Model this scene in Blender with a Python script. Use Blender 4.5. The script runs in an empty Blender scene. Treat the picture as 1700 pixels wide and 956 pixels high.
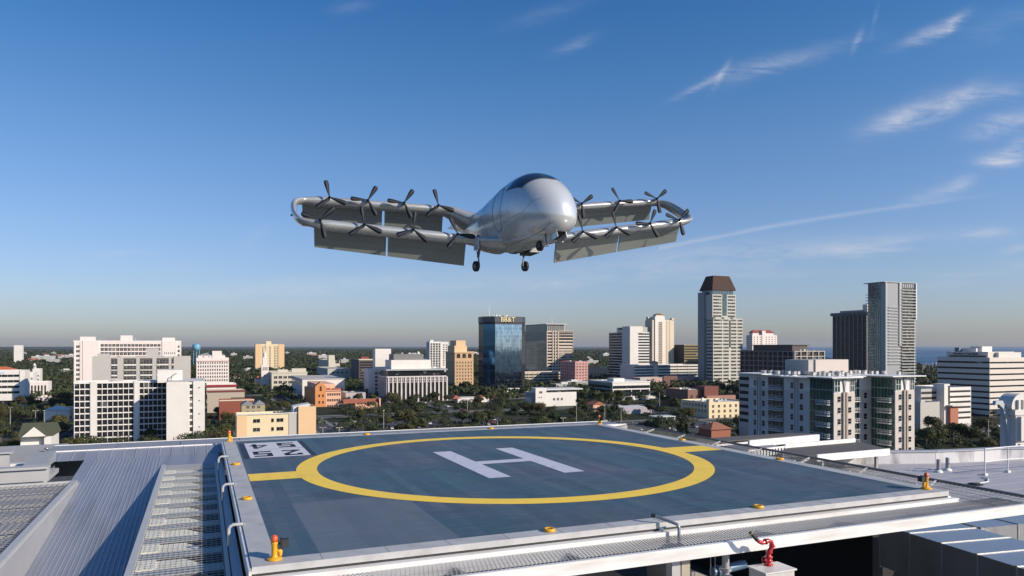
import bpy, math, random
import numpy as np
from mathutils import Vector, Matrix

S = bpy.context.scene
COL = S.collection
R = math.radians

# ------------------------------------------------------------------ camera
ZC = 46.0                      # eye height above the street, metres
FPX = 1224.0                   # focal length in pixels of the 1700 px wide photograph
cam = bpy.data.cameras.new("camera")
cam.sensor_width = 36.0
cam.lens = FPX / 1700.0 * 36.0
cam.shift_y = 97.0 / 1700.0
cam.clip_start = 0.1
cam.clip_end = 120000.0
camo = bpy.data.objects.new("camera", cam)
camo.location = (0, 0, ZC)
camo.rotation_euler = (R(90), 0, 0)
COL.objects.link(camo)
S.camera = camo

# ------------------------------------------------------------------ sun, sky, exposure
SUN_AZ = R(-27.0)              # direction to the sun in the XY plane, from +X
SUN_EL = R(25.0)
sun = bpy.data.lights.new("sun", 'SUN')
sun.energy = 5.0
sun.angle = R(0.5)
sun.color = (1.0, 0.865, 0.70)
suno = bpy.data.objects.new("sun", sun)
d = Vector((math.cos(SUN_AZ) * math.cos(SUN_EL), math.sin(SUN_AZ) * math.cos(SUN_EL), math.sin(SUN_EL)))
suno.rotation_euler = d.to_track_quat('Z', 'Y').to_euler()
suno.location = (60, -40, 90)
COL.objects.link(suno)

world = bpy.data.worlds.new("World")
S.world = world
world.use_nodes = True
wt = world.node_tree
for n in list(wt.nodes):
    wt.nodes.remove(n)


class NT:
    """small helper for node trees"""
    def __init__(self, t):
        self.t = t

    def n(self, kind, **kw):
        nd = self.t.nodes.new(kind)
        for k, v in kw.items():
            if hasattr(nd, k) and k not in ('inputs',):
                setattr(nd, k, v)
        return nd

    def l(self, a, b):
        self.t.links.new(a, b)

    def m(self, op, a, b=None, c=None, clamp=False):
        nd = self.t.nodes.new('ShaderNodeMath')
        nd.operation = op
        nd.use_clamp = clamp
        for i, x in enumerate((a, b, c)):
            if x is None:
                continue
            if isinstance(x, (int, float)):
                nd.inputs[i].default_value = x
            else:
                self.l(x, nd.inputs[i])
        return nd.outputs[0]

    def mix(self, fac, a, b, blend='MIX'):
        nd = self.t.nodes.new('ShaderNodeMix')
        nd.data_type = 'RGBA'
        nd.blend_type = blend
        for i, x in ((0, fac), (6, a), (7, b)):
            if isinstance(x, (int, float)):
                nd.inputs[i].default_value = x
            elif isinstance(x, (tuple, list)):
                nd.inputs[i].default_value = (*x[:3], 1)
            else:
                self.l(x, nd.inputs[i])
        return nd.outputs[2]


W = NT(wt)
sky = W.n('ShaderNodeTexSky', sky_type='NISHITA')
sky.sun_disc = False
sky.sun_elevation = SUN_EL
sky.sun_rotation = R(90.0) - SUN_AZ
sky.altitude = 0
sky.air_density = 1.0
sky.dust_density = 0.6
sky.ozone_density = 1.6
geo = W.n('ShaderNodeTexCoord')
sep = W.n('ShaderNodeSeparateXYZ')
W.l(geo.outputs['Generated'], sep.inputs[0])
dx, dy, dz = sep.outputs
ysafe = W.m('MAXIMUM', dy, 0.05)
U = W.m('DIVIDE', dx, ysafe)            # bearing of the sky direction
V = W.m('DIVIDE', dz, ysafe)            # elevation of the sky direction
comb = W.n('ShaderNodeCombineXYZ')
W.l(U, comb.inputs[0]); W.l(V, comb.inputs[1])


def noise(vec, scale, detail=6, rough=0.55, dist=0.0, rot=0.0, sc=(1, 1, 1), loc=(0, 0, 0)):
    mp = W.n('ShaderNodeMapping')
    mp.inputs['Rotation'].default_value = (0, 0, rot)
    mp.inputs['Scale'].default_value = sc
    mp.inputs['Location'].default_value = loc
    W.l(vec, mp.inputs[0])
    nz = W.n('ShaderNodeTexNoise')
    nz.inputs['Scale'].default_value = scale
    nz.inputs['Detail'].default_value = detail
    nz.inputs['Roughness'].default_value = rough
    nz.inputs['Distortion'].default_value = dist
    W.l(mp.outputs[0], nz.inputs['Vector'])
    return nz.outputs['Fac']


warp = noise(comb.outputs[0], 5.0, 4, 0.6, loc=(3, 1, 0))
fib = noise(comb.outputs[0], 13.0, 10, 0.72, 0.7, rot=R(-24), sc=(0.55, 2.6, 1))
fib2 = noise(comb.outputs[0], 26.0, 9, 0.74, 1.0, rot=R(-58), sc=(0.45, 2.2, 1), loc=(1, 5, 0))
WU = W.m('ADD', U, W.m('MULTIPLY', W.m('SUBTRACT', warp, 0.5), 0.030))
WV = W.m('ADD', V, W.m('MULTIPLY', W.m('SUBTRACT', fib, 0.5), 0.030))


def streak(px, py, ln, wd, ang, amp, curl=False):
    """one wisp of cirrus: a soft ellipse of sky directions (bearing, elevation)"""
    u0 = (px - 850) / FPX
    v0 = (575 - py) / FPX
    a = R(ang)
    du = W.m('SUBTRACT', WU, u0)
    dv = W.m('SUBTRACT', WV, v0)
    p = W.m('ADD', W.m('MULTIPLY', du, math.cos(a)), W.m('MULTIPLY', dv, math.sin(a)))
    q = W.m('ADD', W.m('MULTIPLY', du, -math.sin(a)), W.m('MULTIPLY', dv, math.cos(a)))
    p = W.m('DIVIDE', p, ln / FPX)
    q = W.m('DIVIDE', q, wd / FPX)
    r2 = W.m('ADD', W.m('MULTIPLY', p, p), W.m('MULTIPLY', q, q))
    g = W.m('EXPONENT', W.m('MULTIPLY', r2, -1.0))
    return W.m('MULTIPLY', g, amp)


WISPS = [  # (bearing px, elevation px, half length, half width, tilt, strength)
    (1165, 140, 45, 5, 25, .62), (1200, 122, 22, 5, 55, .62), (1262, 112, 60, 14, 14, .55), (1340, 92, 90, 12, 18, .32),
    (1424, 66, 20, 5, 72, .55), (1450, 30, 22, 4, 80, .28), (1545, 52, 55, 11, 24, .75), (1580, 38, 26, 7, 38, .8),
    (1660, 40, 60, 20, 20, .22), (1480, 205, 48, 15, 22, .75), (1540, 180, 75, 20, 18, .75), (1600, 160, 40, 13, 36, .62),
    (1665, 150, 45, 14, 8, .5), (1672, 204, 56, 17, 14, 1.1), (1655, 265, 34, 12, 8, 1.05), (1692, 248, 26, 14, 22, 1.0),
    (1560, 318, 55, 12, 15, .45), (1602, 300, 22, 8, 20, .55), (1640, 385, 38, 9, 2, .55), (1690, 410, 26, 7, 10, .45),
    (950, 72, 34, 9, 22, .30), (905, 22, 60, 12, 18, .16), (585, 8, 30, 8, 10, .18), (430, 394, 24, 8, 30, .28),
    (185, 422, 55, 6, 3, .38), (300, 446, 60, 10, 0, .25), (560, 470, 220, 14, 3, .42), (860, 470, 180, 10, 2, .45),
    (1180, 425, 250, 22, 5, .62), (1420, 412, 150, 13, 7, .62), (1062, 457, 16, 5, 0, .32), (1300, 455, 200, 8, 2, .22),
    (1600, 455, 90, 6, 4, .30), (1680, 437, 40, 5, 4, .35), (250, 490, 260, 9, 1, .20), (700, 505, 300, 8, 0, .18),
    (1570, 470, 40, 5, 6, .25),
]
acc = None
for wsp in WISPS:
    g = streak(*wsp)
    acc = g if acc is None else W.m('ADD', acc, g)
body = W.m('ADD', W.m('MULTIPLY', fib, 0.6), W.m('MULTIPLY', fib2, 0.55))
body = W.m('MULTIPLY', W.m('SUBTRACT', body, 0.42), 3.6, clamp=True)
clouds = W.m('MULTIPLY', acc, body)
# the old contrail that runs up to the right
cu, cv = (1130 - 850) / FPX, (575 - 405) / FPX
du = W.m('SUBTRACT', U, cu)
line = W.m('ADD', W.m('MULTIPLY', du, 0.165), cv)
line = W.m('ADD', line, W.m('MULTIPLY', W.m('MULTIPLY', W.m('SINE', W.m('MULTIPLY', du, 9.0)), 0.0035), 1.0))
off = W.m('SUBTRACT', W.m('SUBTRACT', V, line), W.m('MULTIPLY', W.m('SUBTRACT', fib2, 0.5), 0.006))
q = W.m('DIVIDE', off, 0.0028)
g = W.m('EXPONENT', W.m('MULTIPLY', W.m('MULTIPLY', q, q), -1.0))
along = W.m('MULTIPLY', W.m('GREATER_THAN', du, -0.03), W.m('LESS_THAN', du, 0.44))
fade = W.m('SMOOTH_MIN', 1.0, W.m('MULTIPLY', W.m('SUBTRACT', 0.45, du), 5.0), 0.3)
trail = W.m('MULTIPLY', W.m('MULTIPLY', g, along), W.m('MULTIPLY', W.m('MULTIPLY', W.m('ADD', fib, 0.1), fade), 0.62, clamp=True))
clouds = W.m('ADD', clouds, trail)
front = W.m('GREATER_THAN', dy, 0.06)
clouds = W.m('MULTIPLY', W.m('MULTIPLY', clouds, front), 0.62, clamp=True)
rampn = W.n('ShaderNodeValToRGB')
W.l(W.m('MULTIPLY', dz, 2.0, clamp=True), rampn.inputs[0])
cr = rampn.color_ramp
TINT = [(0.0, (.78, .82, 1.12)), (0.05, (.84, .91, 1.24)), (0.14, (.90, 1.00, 1.36)), (0.30, (.88, 1.04, 1.40)), (0.51, (.74, 1.04, 1.42)), (0.71, (.50, .98, 1.42)), (0.84, (.38, .90, 1.42)), (1.0, (.33, .82, 1.36))]
while len(cr.elements) < len(TINT): cr.elements.new(0.5)
for e_, (p_, c_) in zip(cr.elements, TINT):
    e_.position = p_; e_.color = (c_[0] / 1.5, c_[1] / 1.5, c_[2] / 1.5, 1)
tsc = W.n('ShaderNodeVectorMath', operation='SCALE'); W.l(rampn.outputs[0], tsc.inputs[0]); W.l(W.m('ADD', 1.5, W.m('MULTIPLY', dx, .22)), tsc.inputs['Scale'])
skyc = W.mix(1.0, sky.outputs[0], tsc.outputs[0], 'MULTIPLY')
bgcol = W.mix(clouds, skyc, (7.4, 7.5, 8.3))
bg = W.n('ShaderNodeBackground')
bg.inputs['Strength'].default_value = 0.086
W.l(bgcol, bg.inputs['Color'])
wo = W.n('ShaderNodeOutputWorld')
W.l(bg.outputs[0], wo.inputs['Surface'])

S.view_settings.view_transform = 'Standard'
S.view_settings.look = 'None'
S.view_settings.gamma = 1.0
S.view_settings.exposure = 0.10
S.view_settings.use_curve_mapping = False
S.cycles.use_denoising = True
S.cycles.max_bounces = 6
S.cycles.diffuse_bounces = 3
S.cycles.glossy_bounces = 3
S.cycles.transmission_bounces = 3
S.cycles.transparent_max_bounces = 12
S.cycles.volume_bounces = 0
S.cycles.sample_clamp_indirect = 6.0

# ------------------------------------------------------------------ frame of reference
TH = R(22.8)                   # the street grid and the deck are turned by this much
UX = Vector((math.cos(TH), math.sin(TH)))     # east
VX = Vector((-math.sin(TH), math.cos(TH)))    # north
NL = Vector((-4.47, 12.67))    # near left corner of the landing deck
HD = 3.8                       # the deck lies this far below the eye


def DZ(h):
    return ZC - h


def AT(px, py, h):
    """deck coordinates (a east, b north) of the point h below the eye that the photograph shows at px, py"""
    Y = FPX * h / (py - 575.0)
    p = Vector(((px - 850.0) / FPX * Y, Y)) - NL
    return p.dot(UX), p.dot(VX)


# ------------------------------------------------------------------ materials
MATS = {}


def mat(name, col, rough=0.7, metal=0.0, var=0.10, scale=3.0, bump=0.0, bscale=20.0, spec=0.5, coat=0.0, stretch=(1, 1, 1), objvar=0.0, dirt=None):
    if name in MATS:
        return MATS[name]
    m = bpy.data.materials.new(name)
    m.use_nodes = True
    t = NT(m.node_tree)
    b = m.node_tree.nodes['Principled BSDF']
    b.inputs['Roughness'].default_value = rough
    b.inputs['Metallic'].default_value = metal
    b.inputs['Specular IOR Level'].default_value = spec
    b.inputs['Coat Weight'].default_value = coat
    b.inputs['Coat Roughness'].default_value = 0.08
    tc = t.n('ShaderNodeTexCoord')
    mp = t.n('ShaderNodeMapping')
    mp.inputs['Scale'].default_value = stretch
    t.l(tc.outputs['Object'], mp.inputs[0])
    nz = t.n('ShaderNodeTexNoise')
    nz.inputs['Scale'].default_value = scale
    nz.inputs['Detail'].default_value = 6
    nz.inputs['Roughness'].default_value = 0.62
    t.l(mp.outputs[0], nz.inputs['Vector'])
    f = t.m('MULTIPLY', t.m('SUBTRACT', nz.outputs['Fac'], 0.5), var * 4.0)
    if objvar:
        oi = t.n('ShaderNodeObjectInfo')
        f = t.m('ADD', f, t.m('MULTIPLY', t.m('SUBTRACT', oi.outputs['Random'], 0.5), objvar * 2.0))
    f = t.m('ADD', 1.0, f)
    vm = t.n('ShaderNodeVectorMath', operation='SCALE')
    vm.inputs[0].default_value = col
    t.l(f, vm.inputs['Scale'])
    out = vm.outputs[0]
    if dirt:
        dn = t.n('ShaderNodeTexNoise')
        dn.inputs['Scale'].default_value = dirt[1]
        dn.inputs['Detail'].default_value = 8
        t.l(mp.outputs[0], dn.inputs['Vector'])
        k = t.m('MULTIPLY', t.m('SUBTRACT', dn.outputs['Fac'], 0.5), 5.0, clamp=True)
        out = t.mix(t.m('MULTIPLY', k, dirt[2]), out, dirt[0])
    t.l(out, b.inputs['Base Color'])
    rr = t.m('ADD', rough, t.m('MULTIPLY', t.m('SUBTRACT', nz.outputs['Fac'], 0.5), 0.25), clamp=True)
    t.l(rr, b.inputs['Roughness'])
    if bump:
        bn = t.n('ShaderNodeTexNoise')
        bn.inputs['Scale'].default_value = bscale
        bn.inputs['Detail'].default_value = 4
        t.l(mp.outputs[0], bn.inputs['Vector'])
        bp = t.n('ShaderNodeBump')
        bp.inputs['Strength'].default_value = bump
        bp.inputs['Distance'].default_value = 0.02
        t.l(bn.outputs['Fac'], bp.inputs['Height'])
        t.l(bp.outputs[0], b.inputs['Normal'])
    MATS[name] = m
    return m


def glass(name, col=(0.03, 0.04, 0.05), rough=0.08, metal=0.0, ior=1.6, curtain=0.25, curtain_col=(0.35, 0.32, 0.27), bump=0.0):
    """window glass that mirrors the sky; some panes have pale blinds behind them"""
    if name in MATS:
        return MATS[name]
    m = bpy.data.materials.new(name)
    m.use_nodes = True
    t = NT(m.node_tree)
    b = m.node_tree.nodes['Principled BSDF']
    b.inputs['Roughness'].default_value = rough
    b.inputs['Metallic'].default_value = metal
    b.inputs['IOR'].default_value = ior
    oi = t.n('ShaderNodeObjectInfo')
    tc = t.n('ShaderNodeTexCoord')
    wn = t.n('ShaderNodeTexVoronoi')
    wn.inputs['Scale'].default_value = 0.35
    t.l(tc.outputs['Object'], wn.inputs['Vector'])
    sp = t.n('ShaderNodeSeparateColor')
    t.l(wn.outputs['Color'], sp.inputs[0])
    r = t.m('FRACT', t.m('ADD', oi.outputs['Random'], sp.outputs[0]))
    k = t.m('GREATER_THAN', r, 1.0 - curtain)
    br = t.m('ADD', 0.6, t.m('MULTIPLY', r, 0.8))
    vm = t.n('ShaderNodeVectorMath', operation='SCALE')
    vm.inputs[0].default_value = col
    t.l(br, vm.inputs['Scale'])
    c = t.mix(t.m('MULTIPLY', k, t.m('MULTIPLY', sp.outputs[1], 0.8)), vm.outputs[0], curtain_col)
    t.l(c, b.inputs['Base Color'])
    if bump:
        bn = t.n('ShaderNodeTexNoise')
        bn.inputs['Scale'].default_value = 0.12
        t.l(tc.outputs['Object'], bn.inputs['Vector'])
        bp = t.n('ShaderNodeBump')
        bp.inputs['Strength'].default_value = bump
        bp.inputs['Distance'].default_value = 1.0
        t.l(bn.outputs['Fac'], bp.inputs['Height'])
        t.l(bp.outputs[0], b.inputs['Normal'])
    MATS[name] = m
    return m


# ------------------------------------------------------------------ mesh building
class MB:
    def __init__(self):
        self.v = []; self.f = []; self.mi = []; self.sm = []

    def add(self, vs, fs, m=0, smooth=False):
        o = len(self.v)
        self.v += [tuple(x) for x in vs]
        for f in fs:
            self.f.append(tuple(i + o for i in f)); self.mi.append(m); self.sm.append(smooth)
        return self

    def box(self, x0, x1, y0, y1, z0, z1, m=0):
        v = [(x, y, z) for z in (z0, z1) for y in (y0, y1) for x in (x0, x1)]
        return self.add(v, [(0, 2, 3, 1), (4, 5, 7, 6), (0, 1, 5, 4), (1, 3, 7, 5), (3, 2, 6, 7), (2, 0, 4, 6)], m)

    def quad(self, a, b, c, e, m=0):
        return self.add([a, b, c, e], [(0, 1, 2, 3)], m)

    def prism(self, poly, z0, z1, m=0, top=None):
        """poly counter clockwise; z1 may be a function of (x, y)"""
        n = len(poly)
        zt = z1 if callable(z1) else (lambda x, y: z1)
        zb = z0 if callable(z0) else (lambda x, y: z0)
        v = [(x, y, zb(x, y)) for x, y in poly] + [(x, y, zt(x, y)) for x, y in poly]
        self.add(v, [(i, (i + 1) % n, n + (i + 1) % n, n + i) for i in range(n)], m)
        self.add([v[i] for i in range(n - 1, -1, -1)], [tuple(range(n))], m)
        self.add(v[n:], [tuple(range(n))], m if top is None else top)
        return self

    def beam(self, p, q, w, h, m=0):
        """box between two points, w across, h upright"""
        p, q = Vector(p), Vector(q)
        t = (q - p).normalized()
        up = Vector((0, 0, 1)) if abs(t.z) < 0.97 else Vector((0, 1, 0))
        s = t.cross(up).normalized() * (w / 2)
        u = s.cross(t).normalized() * (h / 2)
        v = [p - s - u, p + s - u, p + s + u, p - s + u, q - s - u, q + s - u, q + s + u, q - s + u]
        return self.add(v, [(0, 3, 2, 1), (4, 5, 6, 7), (0, 1, 5, 4), (1, 2, 6, 5), (2, 3, 7, 6), (3, 0, 4, 7)], m)

    def tube(self, pts, r, n=8, m=0, cap=True, smooth=True):
        pts = [Vector(p) for p in pts]
        rs = r if isinstance(r, (list, tuple)) else [r] * len(pts)
        rings = []
        ref = None
        for i, p in enumerate(pts):
            t = (pts[min(i + 1, len(pts) - 1)] - pts[max(i - 1, 0)]).normalized()
            if ref is None:
                ref = Vector((0, 0, 1)) if abs(t.z) < 0.9 else Vector((1, 0, 0))
            a = (ref - t * ref.dot(t)).normalized()
            ref = a
            b = t.cross(a)
            rings.append([p + (a * math.cos(k) + b * math.sin(k)) * rs[i] for k in [2 * math.pi * j / n for j in range(n)]])
        v = [x for rg in rings for x in rg]
        fs = []
        for i in range(len(pts) - 1):
            for j in range(n):
                fs.append((i * n + j, i * n + (j + 1) % n, (i + 1) * n + (j + 1) % n, (i + 1) * n + j))
        self.add(v, fs, m, smooth)
        if cap:
            self.add(rings[0][::-1], [tuple(range(n))], m)
            self.add(rings[-1], [tuple(range(n))], m)
        return self

    def lathe(self, prof, c=(0, 0, 0), n=16, m=0, smooth=True):
        """profile of (radius, height) pairs turned about the upright through c"""
        v = []
        for r, z in prof:
            v += [(c[0] + r * math.cos(2 * math.pi * j / n), c[1] + r * math.sin(2 * math.pi * j / n), c[2] + z) for j in range(n)]
        fs = []
        for i in range(len(prof) - 1):
            for j in range(n):
                fs.append((i * n + j, i * n + (j + 1) % n, (i + 1) * n + (j + 1) % n, (i + 1) * n + j))
        self.add(v, fs, m, smooth)
        self.add([v[(len(prof) - 1) * n + j] for j in range(n)], [tuple(range(n))], m)
        return self

    def mesh(self, name, mats):
        me = bpy.data.meshes.new(name)
        me.from_pydata(self.v, [], self.f)
        for x in (mats if isinstance(mats, (list, tuple)) else [mats]):
            me.materials.append(x)
        me.polygons.foreach_set('material_index', self.mi)
        me.polygons.foreach_set('use_smooth', self.sm)
        me.update()
        return me

    def build(self, name, mats, parent=None, loc=(0, 0, 0), rz=0.0, **tags):
        return link(name, self.mesh(name, mats), parent, loc, rz, **tags)


def link(name, me, parent=None, loc=(0, 0, 0), rz=0.0, rot=None, **tags):
    o = bpy.data.objects.new(name, me)
    o.location = loc
    o.rotation_euler = rot if rot else (0, 0, rz)
    o.parent = parent
    COL.objects.link(o)
    tag(o, **tags)
    return o


def tag(o, label=None, cat=None, group=None, kind=None):
    if label: o['label'] = label
    if cat: o['category'] = cat
    if group: o['group'] = group
    if kind: o['kind'] = kind
    return o


def empty(name, loc=(0, 0, 0), rz=0.0, **tags):
    o = bpy.data.objects.new(name, None)
    o.empty_display_size = 0.5
    o.location = loc
    o.rotation_euler = (0, 0, rz)
    COL.objects.link(o)
    tag(o, **tags)
    return o


def children_of():
    return [o for o in COL.objects]


def dup(root, kids, loc, rz=None, label=None, group=None, scale=None):
    """copy of a thing and of its parts (kids: list of (object, [sub-parts]))"""
    r = root.copy()
    COL.objects.link(r)
    r.location = loc
    if rz is not None: r.rotation_euler = (0, 0, rz)
    if scale is not None: r.scale = scale
    if label: r['label'] = label
    if group: r['group'] = group
    for k, subs in kids:
        c = k.copy(); COL.objects.link(c); c.parent = r
        for s in subs:
            e = s.copy(); COL.objects.link(e); e.parent = c
    return r


def deck(name, mb, mats, parent=None, at=(0, 0, 0), rz=0.0, **tags):
    """link a mesh in the deck frame; `at` is (a, b, z)"""
    if parent is not None:
        return mb.build(name, mats, parent, at, rz, **tags)
    p = NL + UX * at[0] + VX * at[1]
    return mb.build(name, mats, None, (p.x, p.y, at[2]), TH + rz, **tags)


def deck_root(name, a, b, z, rz=0.0, **tags):
    p = NL + UX * a + VX * b
    return empty(name, (p.x, p.y, z), TH + rz, **tags)


def text_mesh(txt, size, depth=0.02, bold=0.0, align='CENTER'):
    cu = bpy.data.curves.new('lettering', 'FONT')
    cu.body = txt
    cu.size = size
    cu.extrude = depth
    cu.offset = bold
    cu.align_x = align
    o = bpy.data.objects.new('lettering', cu)
    COL.objects.link(o)
    dg = bpy.context.evaluated_depsgraph_get()
    me = bpy.data.meshes.new_from_object(o.evaluated_get(dg))
    COL.objects.unlink(o)
    bpy.data.objects.remove(o)
    bpy.data.curves.remove(cu)
    return me

# ------------------------------------------------------------------ common materials
M_white = mat('white painted steel', (0.80, 0.79, 0.77), 0.45, 0.0, 0.05, 1.2, dirt=((0.42, 0.36, 0.30), 0.9, 0.35))
M_fascia = mat('white deck channel', (0.78, 0.78, 0.77), 0.4, 0.1, 0.05, 0.8, stretch=(0.35, 1, 3), dirt=((0.40, 0.33, 0.26), 1.4, 0.5))
M_border = mat('perforated aluminium edge', (0.48, 0.48, 0.48), 0.6, 0.15, 0.10, 1.5, bump=0.12, bscale=60, dirt=((.30, .29, .28), 1.8, .45))
M_galv = mat('galvanised sheet', (0.46, 0.47, 0.48), 0.34, 0.75, 0.12, 1.5, stretch=(1, 1, 0.4))
M_dark = mat('dark steelwork', (0.035, 0.035, 0.037), 0.6, 0.2, 0.2, 2)
M_grey = mat('grey painted steel', (0.30, 0.31, 0.32), 0.5, 0.2, 0.1, 2)
M_yellow = mat('yellow light housing', (0.72, 0.36, 0.015), 0.5, 0.0, 0.14, 9, coat=0.1, dirt=((.36, .20, .03), 11, .5))
M_black = mat('black rubber', (0.015, 0.015, 0.016), 0.6, 0, 0.2, 8)
M_red = mat('red enamel', (0.46, 0.016, 0.018), 0.34, 0.0, 0.14, 7, coat=0.35, dirt=((.20, .02, .015), 9, .5))
M_lens_red = mat('red beacon lens', (0.70, 0.10, 0.012), 0.12, 0, 0.05, 5, coat=1.0)
M_concrete = mat('stained concrete', (0.55, 0.54, 0.54), 0.8, 0, 0.10, 0.9, stretch=(1, 1, 0.35), dirt=((0.28, 0.27, 0.28), 0.7, 0.75), bump=0.3)


def roof_metal():
    m = mat('blue grey roof sheet', (0.31, 0.33, 0.385), 0.48, 0.3, 0.08, 0.7, stretch=(2.5, 0.18, 1), dirt=((0.19, 0.20, 0.23), 1.1, 0.5), bump=0.35, bscale=1.3)
    return m


def deck_paint():
    m = bpy.data.materials.new('blue grey deck paint')
    m.use_nodes = True
    t = NT(m.node_tree)
    b = m.node_tree.nodes['Principled BSDF']
    tc = t.n('ShaderNodeTexCoord')
    # aluminium planks that run north, a little different from one another
    mp = t.n('ShaderNodeMapping'); mp.inputs['Rotation'].default_value = (0, 0, R(90)); t.l(tc.outputs['Object'], mp.inputs[0])
    br = t.n('ShaderNodeTexBrick')
    br.inputs['Scale'].default_value = 1.0
    br.inputs['Brick Width'].default_value = 6.2
    br.inputs['Row Height'].default_value = 0.305
    br.inputs['Mortar Size'].default_value = 0.006
    br.inputs['Mortar Smooth'].default_value = 0.3
    br.inputs['Bias'].default_value = 0.0
    br.inputs['Color1'].default_value = (0.80, 0.86, 0.90, 1)
    br.inputs['Color2'].default_value = (1.22, 1.14, 1.10, 1)
    br.inputs['Mortar'].default_value = (0.76, 0.76, 0.76, 1)
    t.l(mp.outputs[0], br.inputs['Vector'])

    def nz(scale, sc=(1, 1, 1), det=8, rough=0.6, dist=0.0, rot=0.0):
        q = t.n('ShaderNodeMapping'); q.inputs['Scale'].default_value = sc; q.inputs['Rotation'].default_value = (0, 0, rot)
        t.l(tc.outputs['Object'], q.inputs[0])
        k = t.n('ShaderNodeTexNoise'); k.inputs['Scale'].default_value = scale; k.inputs['Detail'].default_value = det
        k.inputs['Roughness'].default_value = rough; k.inputs['Distortion'].default_value = dist
        t.l(q.outputs[0], k.inputs['Vector'])
        return k.outputs['Fac']
    big = nz(0.22, det=5)
    mid = nz(1.1, sc=(1.0, 0.35, 1), dist=0.6)
    scuff = nz(3.0, sc=(0.35, 3.0, 1), rot=R(-12), dist=0.4)
    fine = nz(22.0, sc=(1, 0.5, 1))
    k1 = t.m('MULTIPLY', t.m('SUBTRACT', big, 0.42), 3.2, clamp=True)
    base = t.mix(k1, (0.048, 0.100, 0.136), (0.108, 0.106, 0.140))
    grn = t.m('MULTIPLY', t.m('SUBTRACT', mid, 0.50), 3.0, clamp=True)
    base = t.mix(t.m('MULTIPLY', grn, 0.85), base, (0.042, 0.112, 0.120))
    sc = t.m('MULTIPLY', t.m('SUBTRACT', scuff, 0.54), 4.5, clamp=True)
    base = t.mix(t.m('MULTIPLY', sc, 0.55), base, (0.20, 0.225, 0.265))
    base = t.mix(1.0, base, br.outputs['Color'], 'MULTIPLY')
    f2 = t.m('ADD', 0.80, t.m('MULTIPLY', fine, 0.4))
    vm = t.n('ShaderNodeVectorMath', operation='SCALE'); t.l(base, vm.inputs[0]); t.l(f2, vm.inputs['Scale'])
    st = nz(.55, det=9, rough=.7, dist=1.2)
    stain = t.m('MULTIPLY', t.m('SUBTRACT', st, .50), 5.0, clamp=True)
    vm2 = t.mix(t.m('MULTIPLY', stain, .65), vm.outputs[0], (.040, .052, .066))
    sk = nz(1.6, sc=(.12, 5.0, 1), rot=R(33), det=6, rough=.7)
    skid = t.m('MULTIPLY', t.m('SUBTRACT', sk, .60), 8.0, clamp=True)
    vm2 = t.mix(t.m('MULTIPLY', skid, .6), vm2, (.030, .032, .040))
    # one quarter was rolled with a paler coat
    sp = t.n('ShaderNodeSeparateXYZ'); t.l(tc.outputs['Object'], sp.inputs[0])
    pale = t.m('MULTIPLY', t.m('LESS_THAN', sp.outputs[0], 3.95), t.m('LESS_THAN', sp.outputs[1], 5.1))
    pale = t.m('MULTIPLY', pale, t.m('GREATER_THAN', sp.outputs[0], 1.2))
    out = t.mix(t.m('MULTIPLY', pale, 0.38), vm2, (0.185, 0.19, 0.225))
    t.l(out, b.inputs['Base Color'])
    b.inputs['Specular IOR Level'].default_value = 0.45
    t.l(t.m('ADD', 0.42, t.m('MULTIPLY', mid, 0.3)), b.inputs['Roughness'])
    bp = t.n('ShaderNodeBump'); bp.inputs['Strength'].default_value = 0.25; bp.inputs['Distance'].default_value = 0.01
    t.l(t.m('ADD', fine, br.outputs['Fac']), bp.inputs['Height']); t.l(bp.outputs[0], b.inputs['Normal'])
    return m


# ------------------------------------------------------------------ the hospital block under the deck
Z0 = DZ(HD)
LA, LB = 17.3, 18.5            # size of the landing deck


def rz_roof(b):
    return DZ(4.2 + 0.085 * (17.8 - b)) if b < 17.8 else DZ(4.2 - 0.20 * (b - 17.8))


hb = deck_root('hospital_building', 0, 0, 0, label='grey hospital block whose metal roof lies under the helipad', cat='building')
m = MB()
m.box(-14, 46, -26, 21.2, 0, DZ(14.0))
m.build('wall', M_concrete, hb)
m = MB()
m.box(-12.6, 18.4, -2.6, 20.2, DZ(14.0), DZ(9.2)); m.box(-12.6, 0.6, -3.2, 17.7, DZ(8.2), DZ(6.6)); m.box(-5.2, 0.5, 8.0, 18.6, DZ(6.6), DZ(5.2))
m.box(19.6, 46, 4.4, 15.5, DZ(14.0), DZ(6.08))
m.build('plant_wall', mat('plant wall painted shade', (.022, .022, .024), .8), hb)  # near black colour stands in for the shade under the deck
m = MB()
m.box(-13, 9.5, -24, -2.9, DZ(4.85), DZ(4.6))  # added slab out of view, there to throw shade into the pit
m.build('lower_roof', mat('added shade slab', (0.26, 0.26, 0.27), 0.8), hb)
m = MB()                        # steelwork that carries the deck
for a in (0.8, 6, 11.5, 16.6):
    m.box(a, a + 0.3, 0.5, LB - 0.4, DZ(4.75), DZ(4.12))
for b in (1.2, 7.0, 12.5, 17.2):
    m.box(0.5, LA - 0.4, b, b + 0.25, DZ(4.74), DZ(4.14))
m.build('deck_frame', M_dark, hb)
m = MB()                        # flat roof east of the deck
RP = [AT(x, y, 6.0) for x, y in ((1330, 772), (1440, 769.5), (1550, 768.5), (1612, 766), (1660, 763), (1760, 762), (1900, 766))]
m.prism([(19.2, 4.2), (46, 4.2), (46, RP[-1][1])] + [q for q in RP[::-1] if q[0] < 46] + [(19.2, RP[0][1])], DZ(6.04), DZ(6.0))
m.build('flat_roof', mat('pale roof membrane', (0.40, 0.40, 0.44), 0.7, 0, 0.07, 0.4, stretch=(0.6, 1.6, 1), dirt=((0.24, 0.24, 0.28), 0.5, 0.6), bump=0.3), hb)
m = MB()
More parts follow.
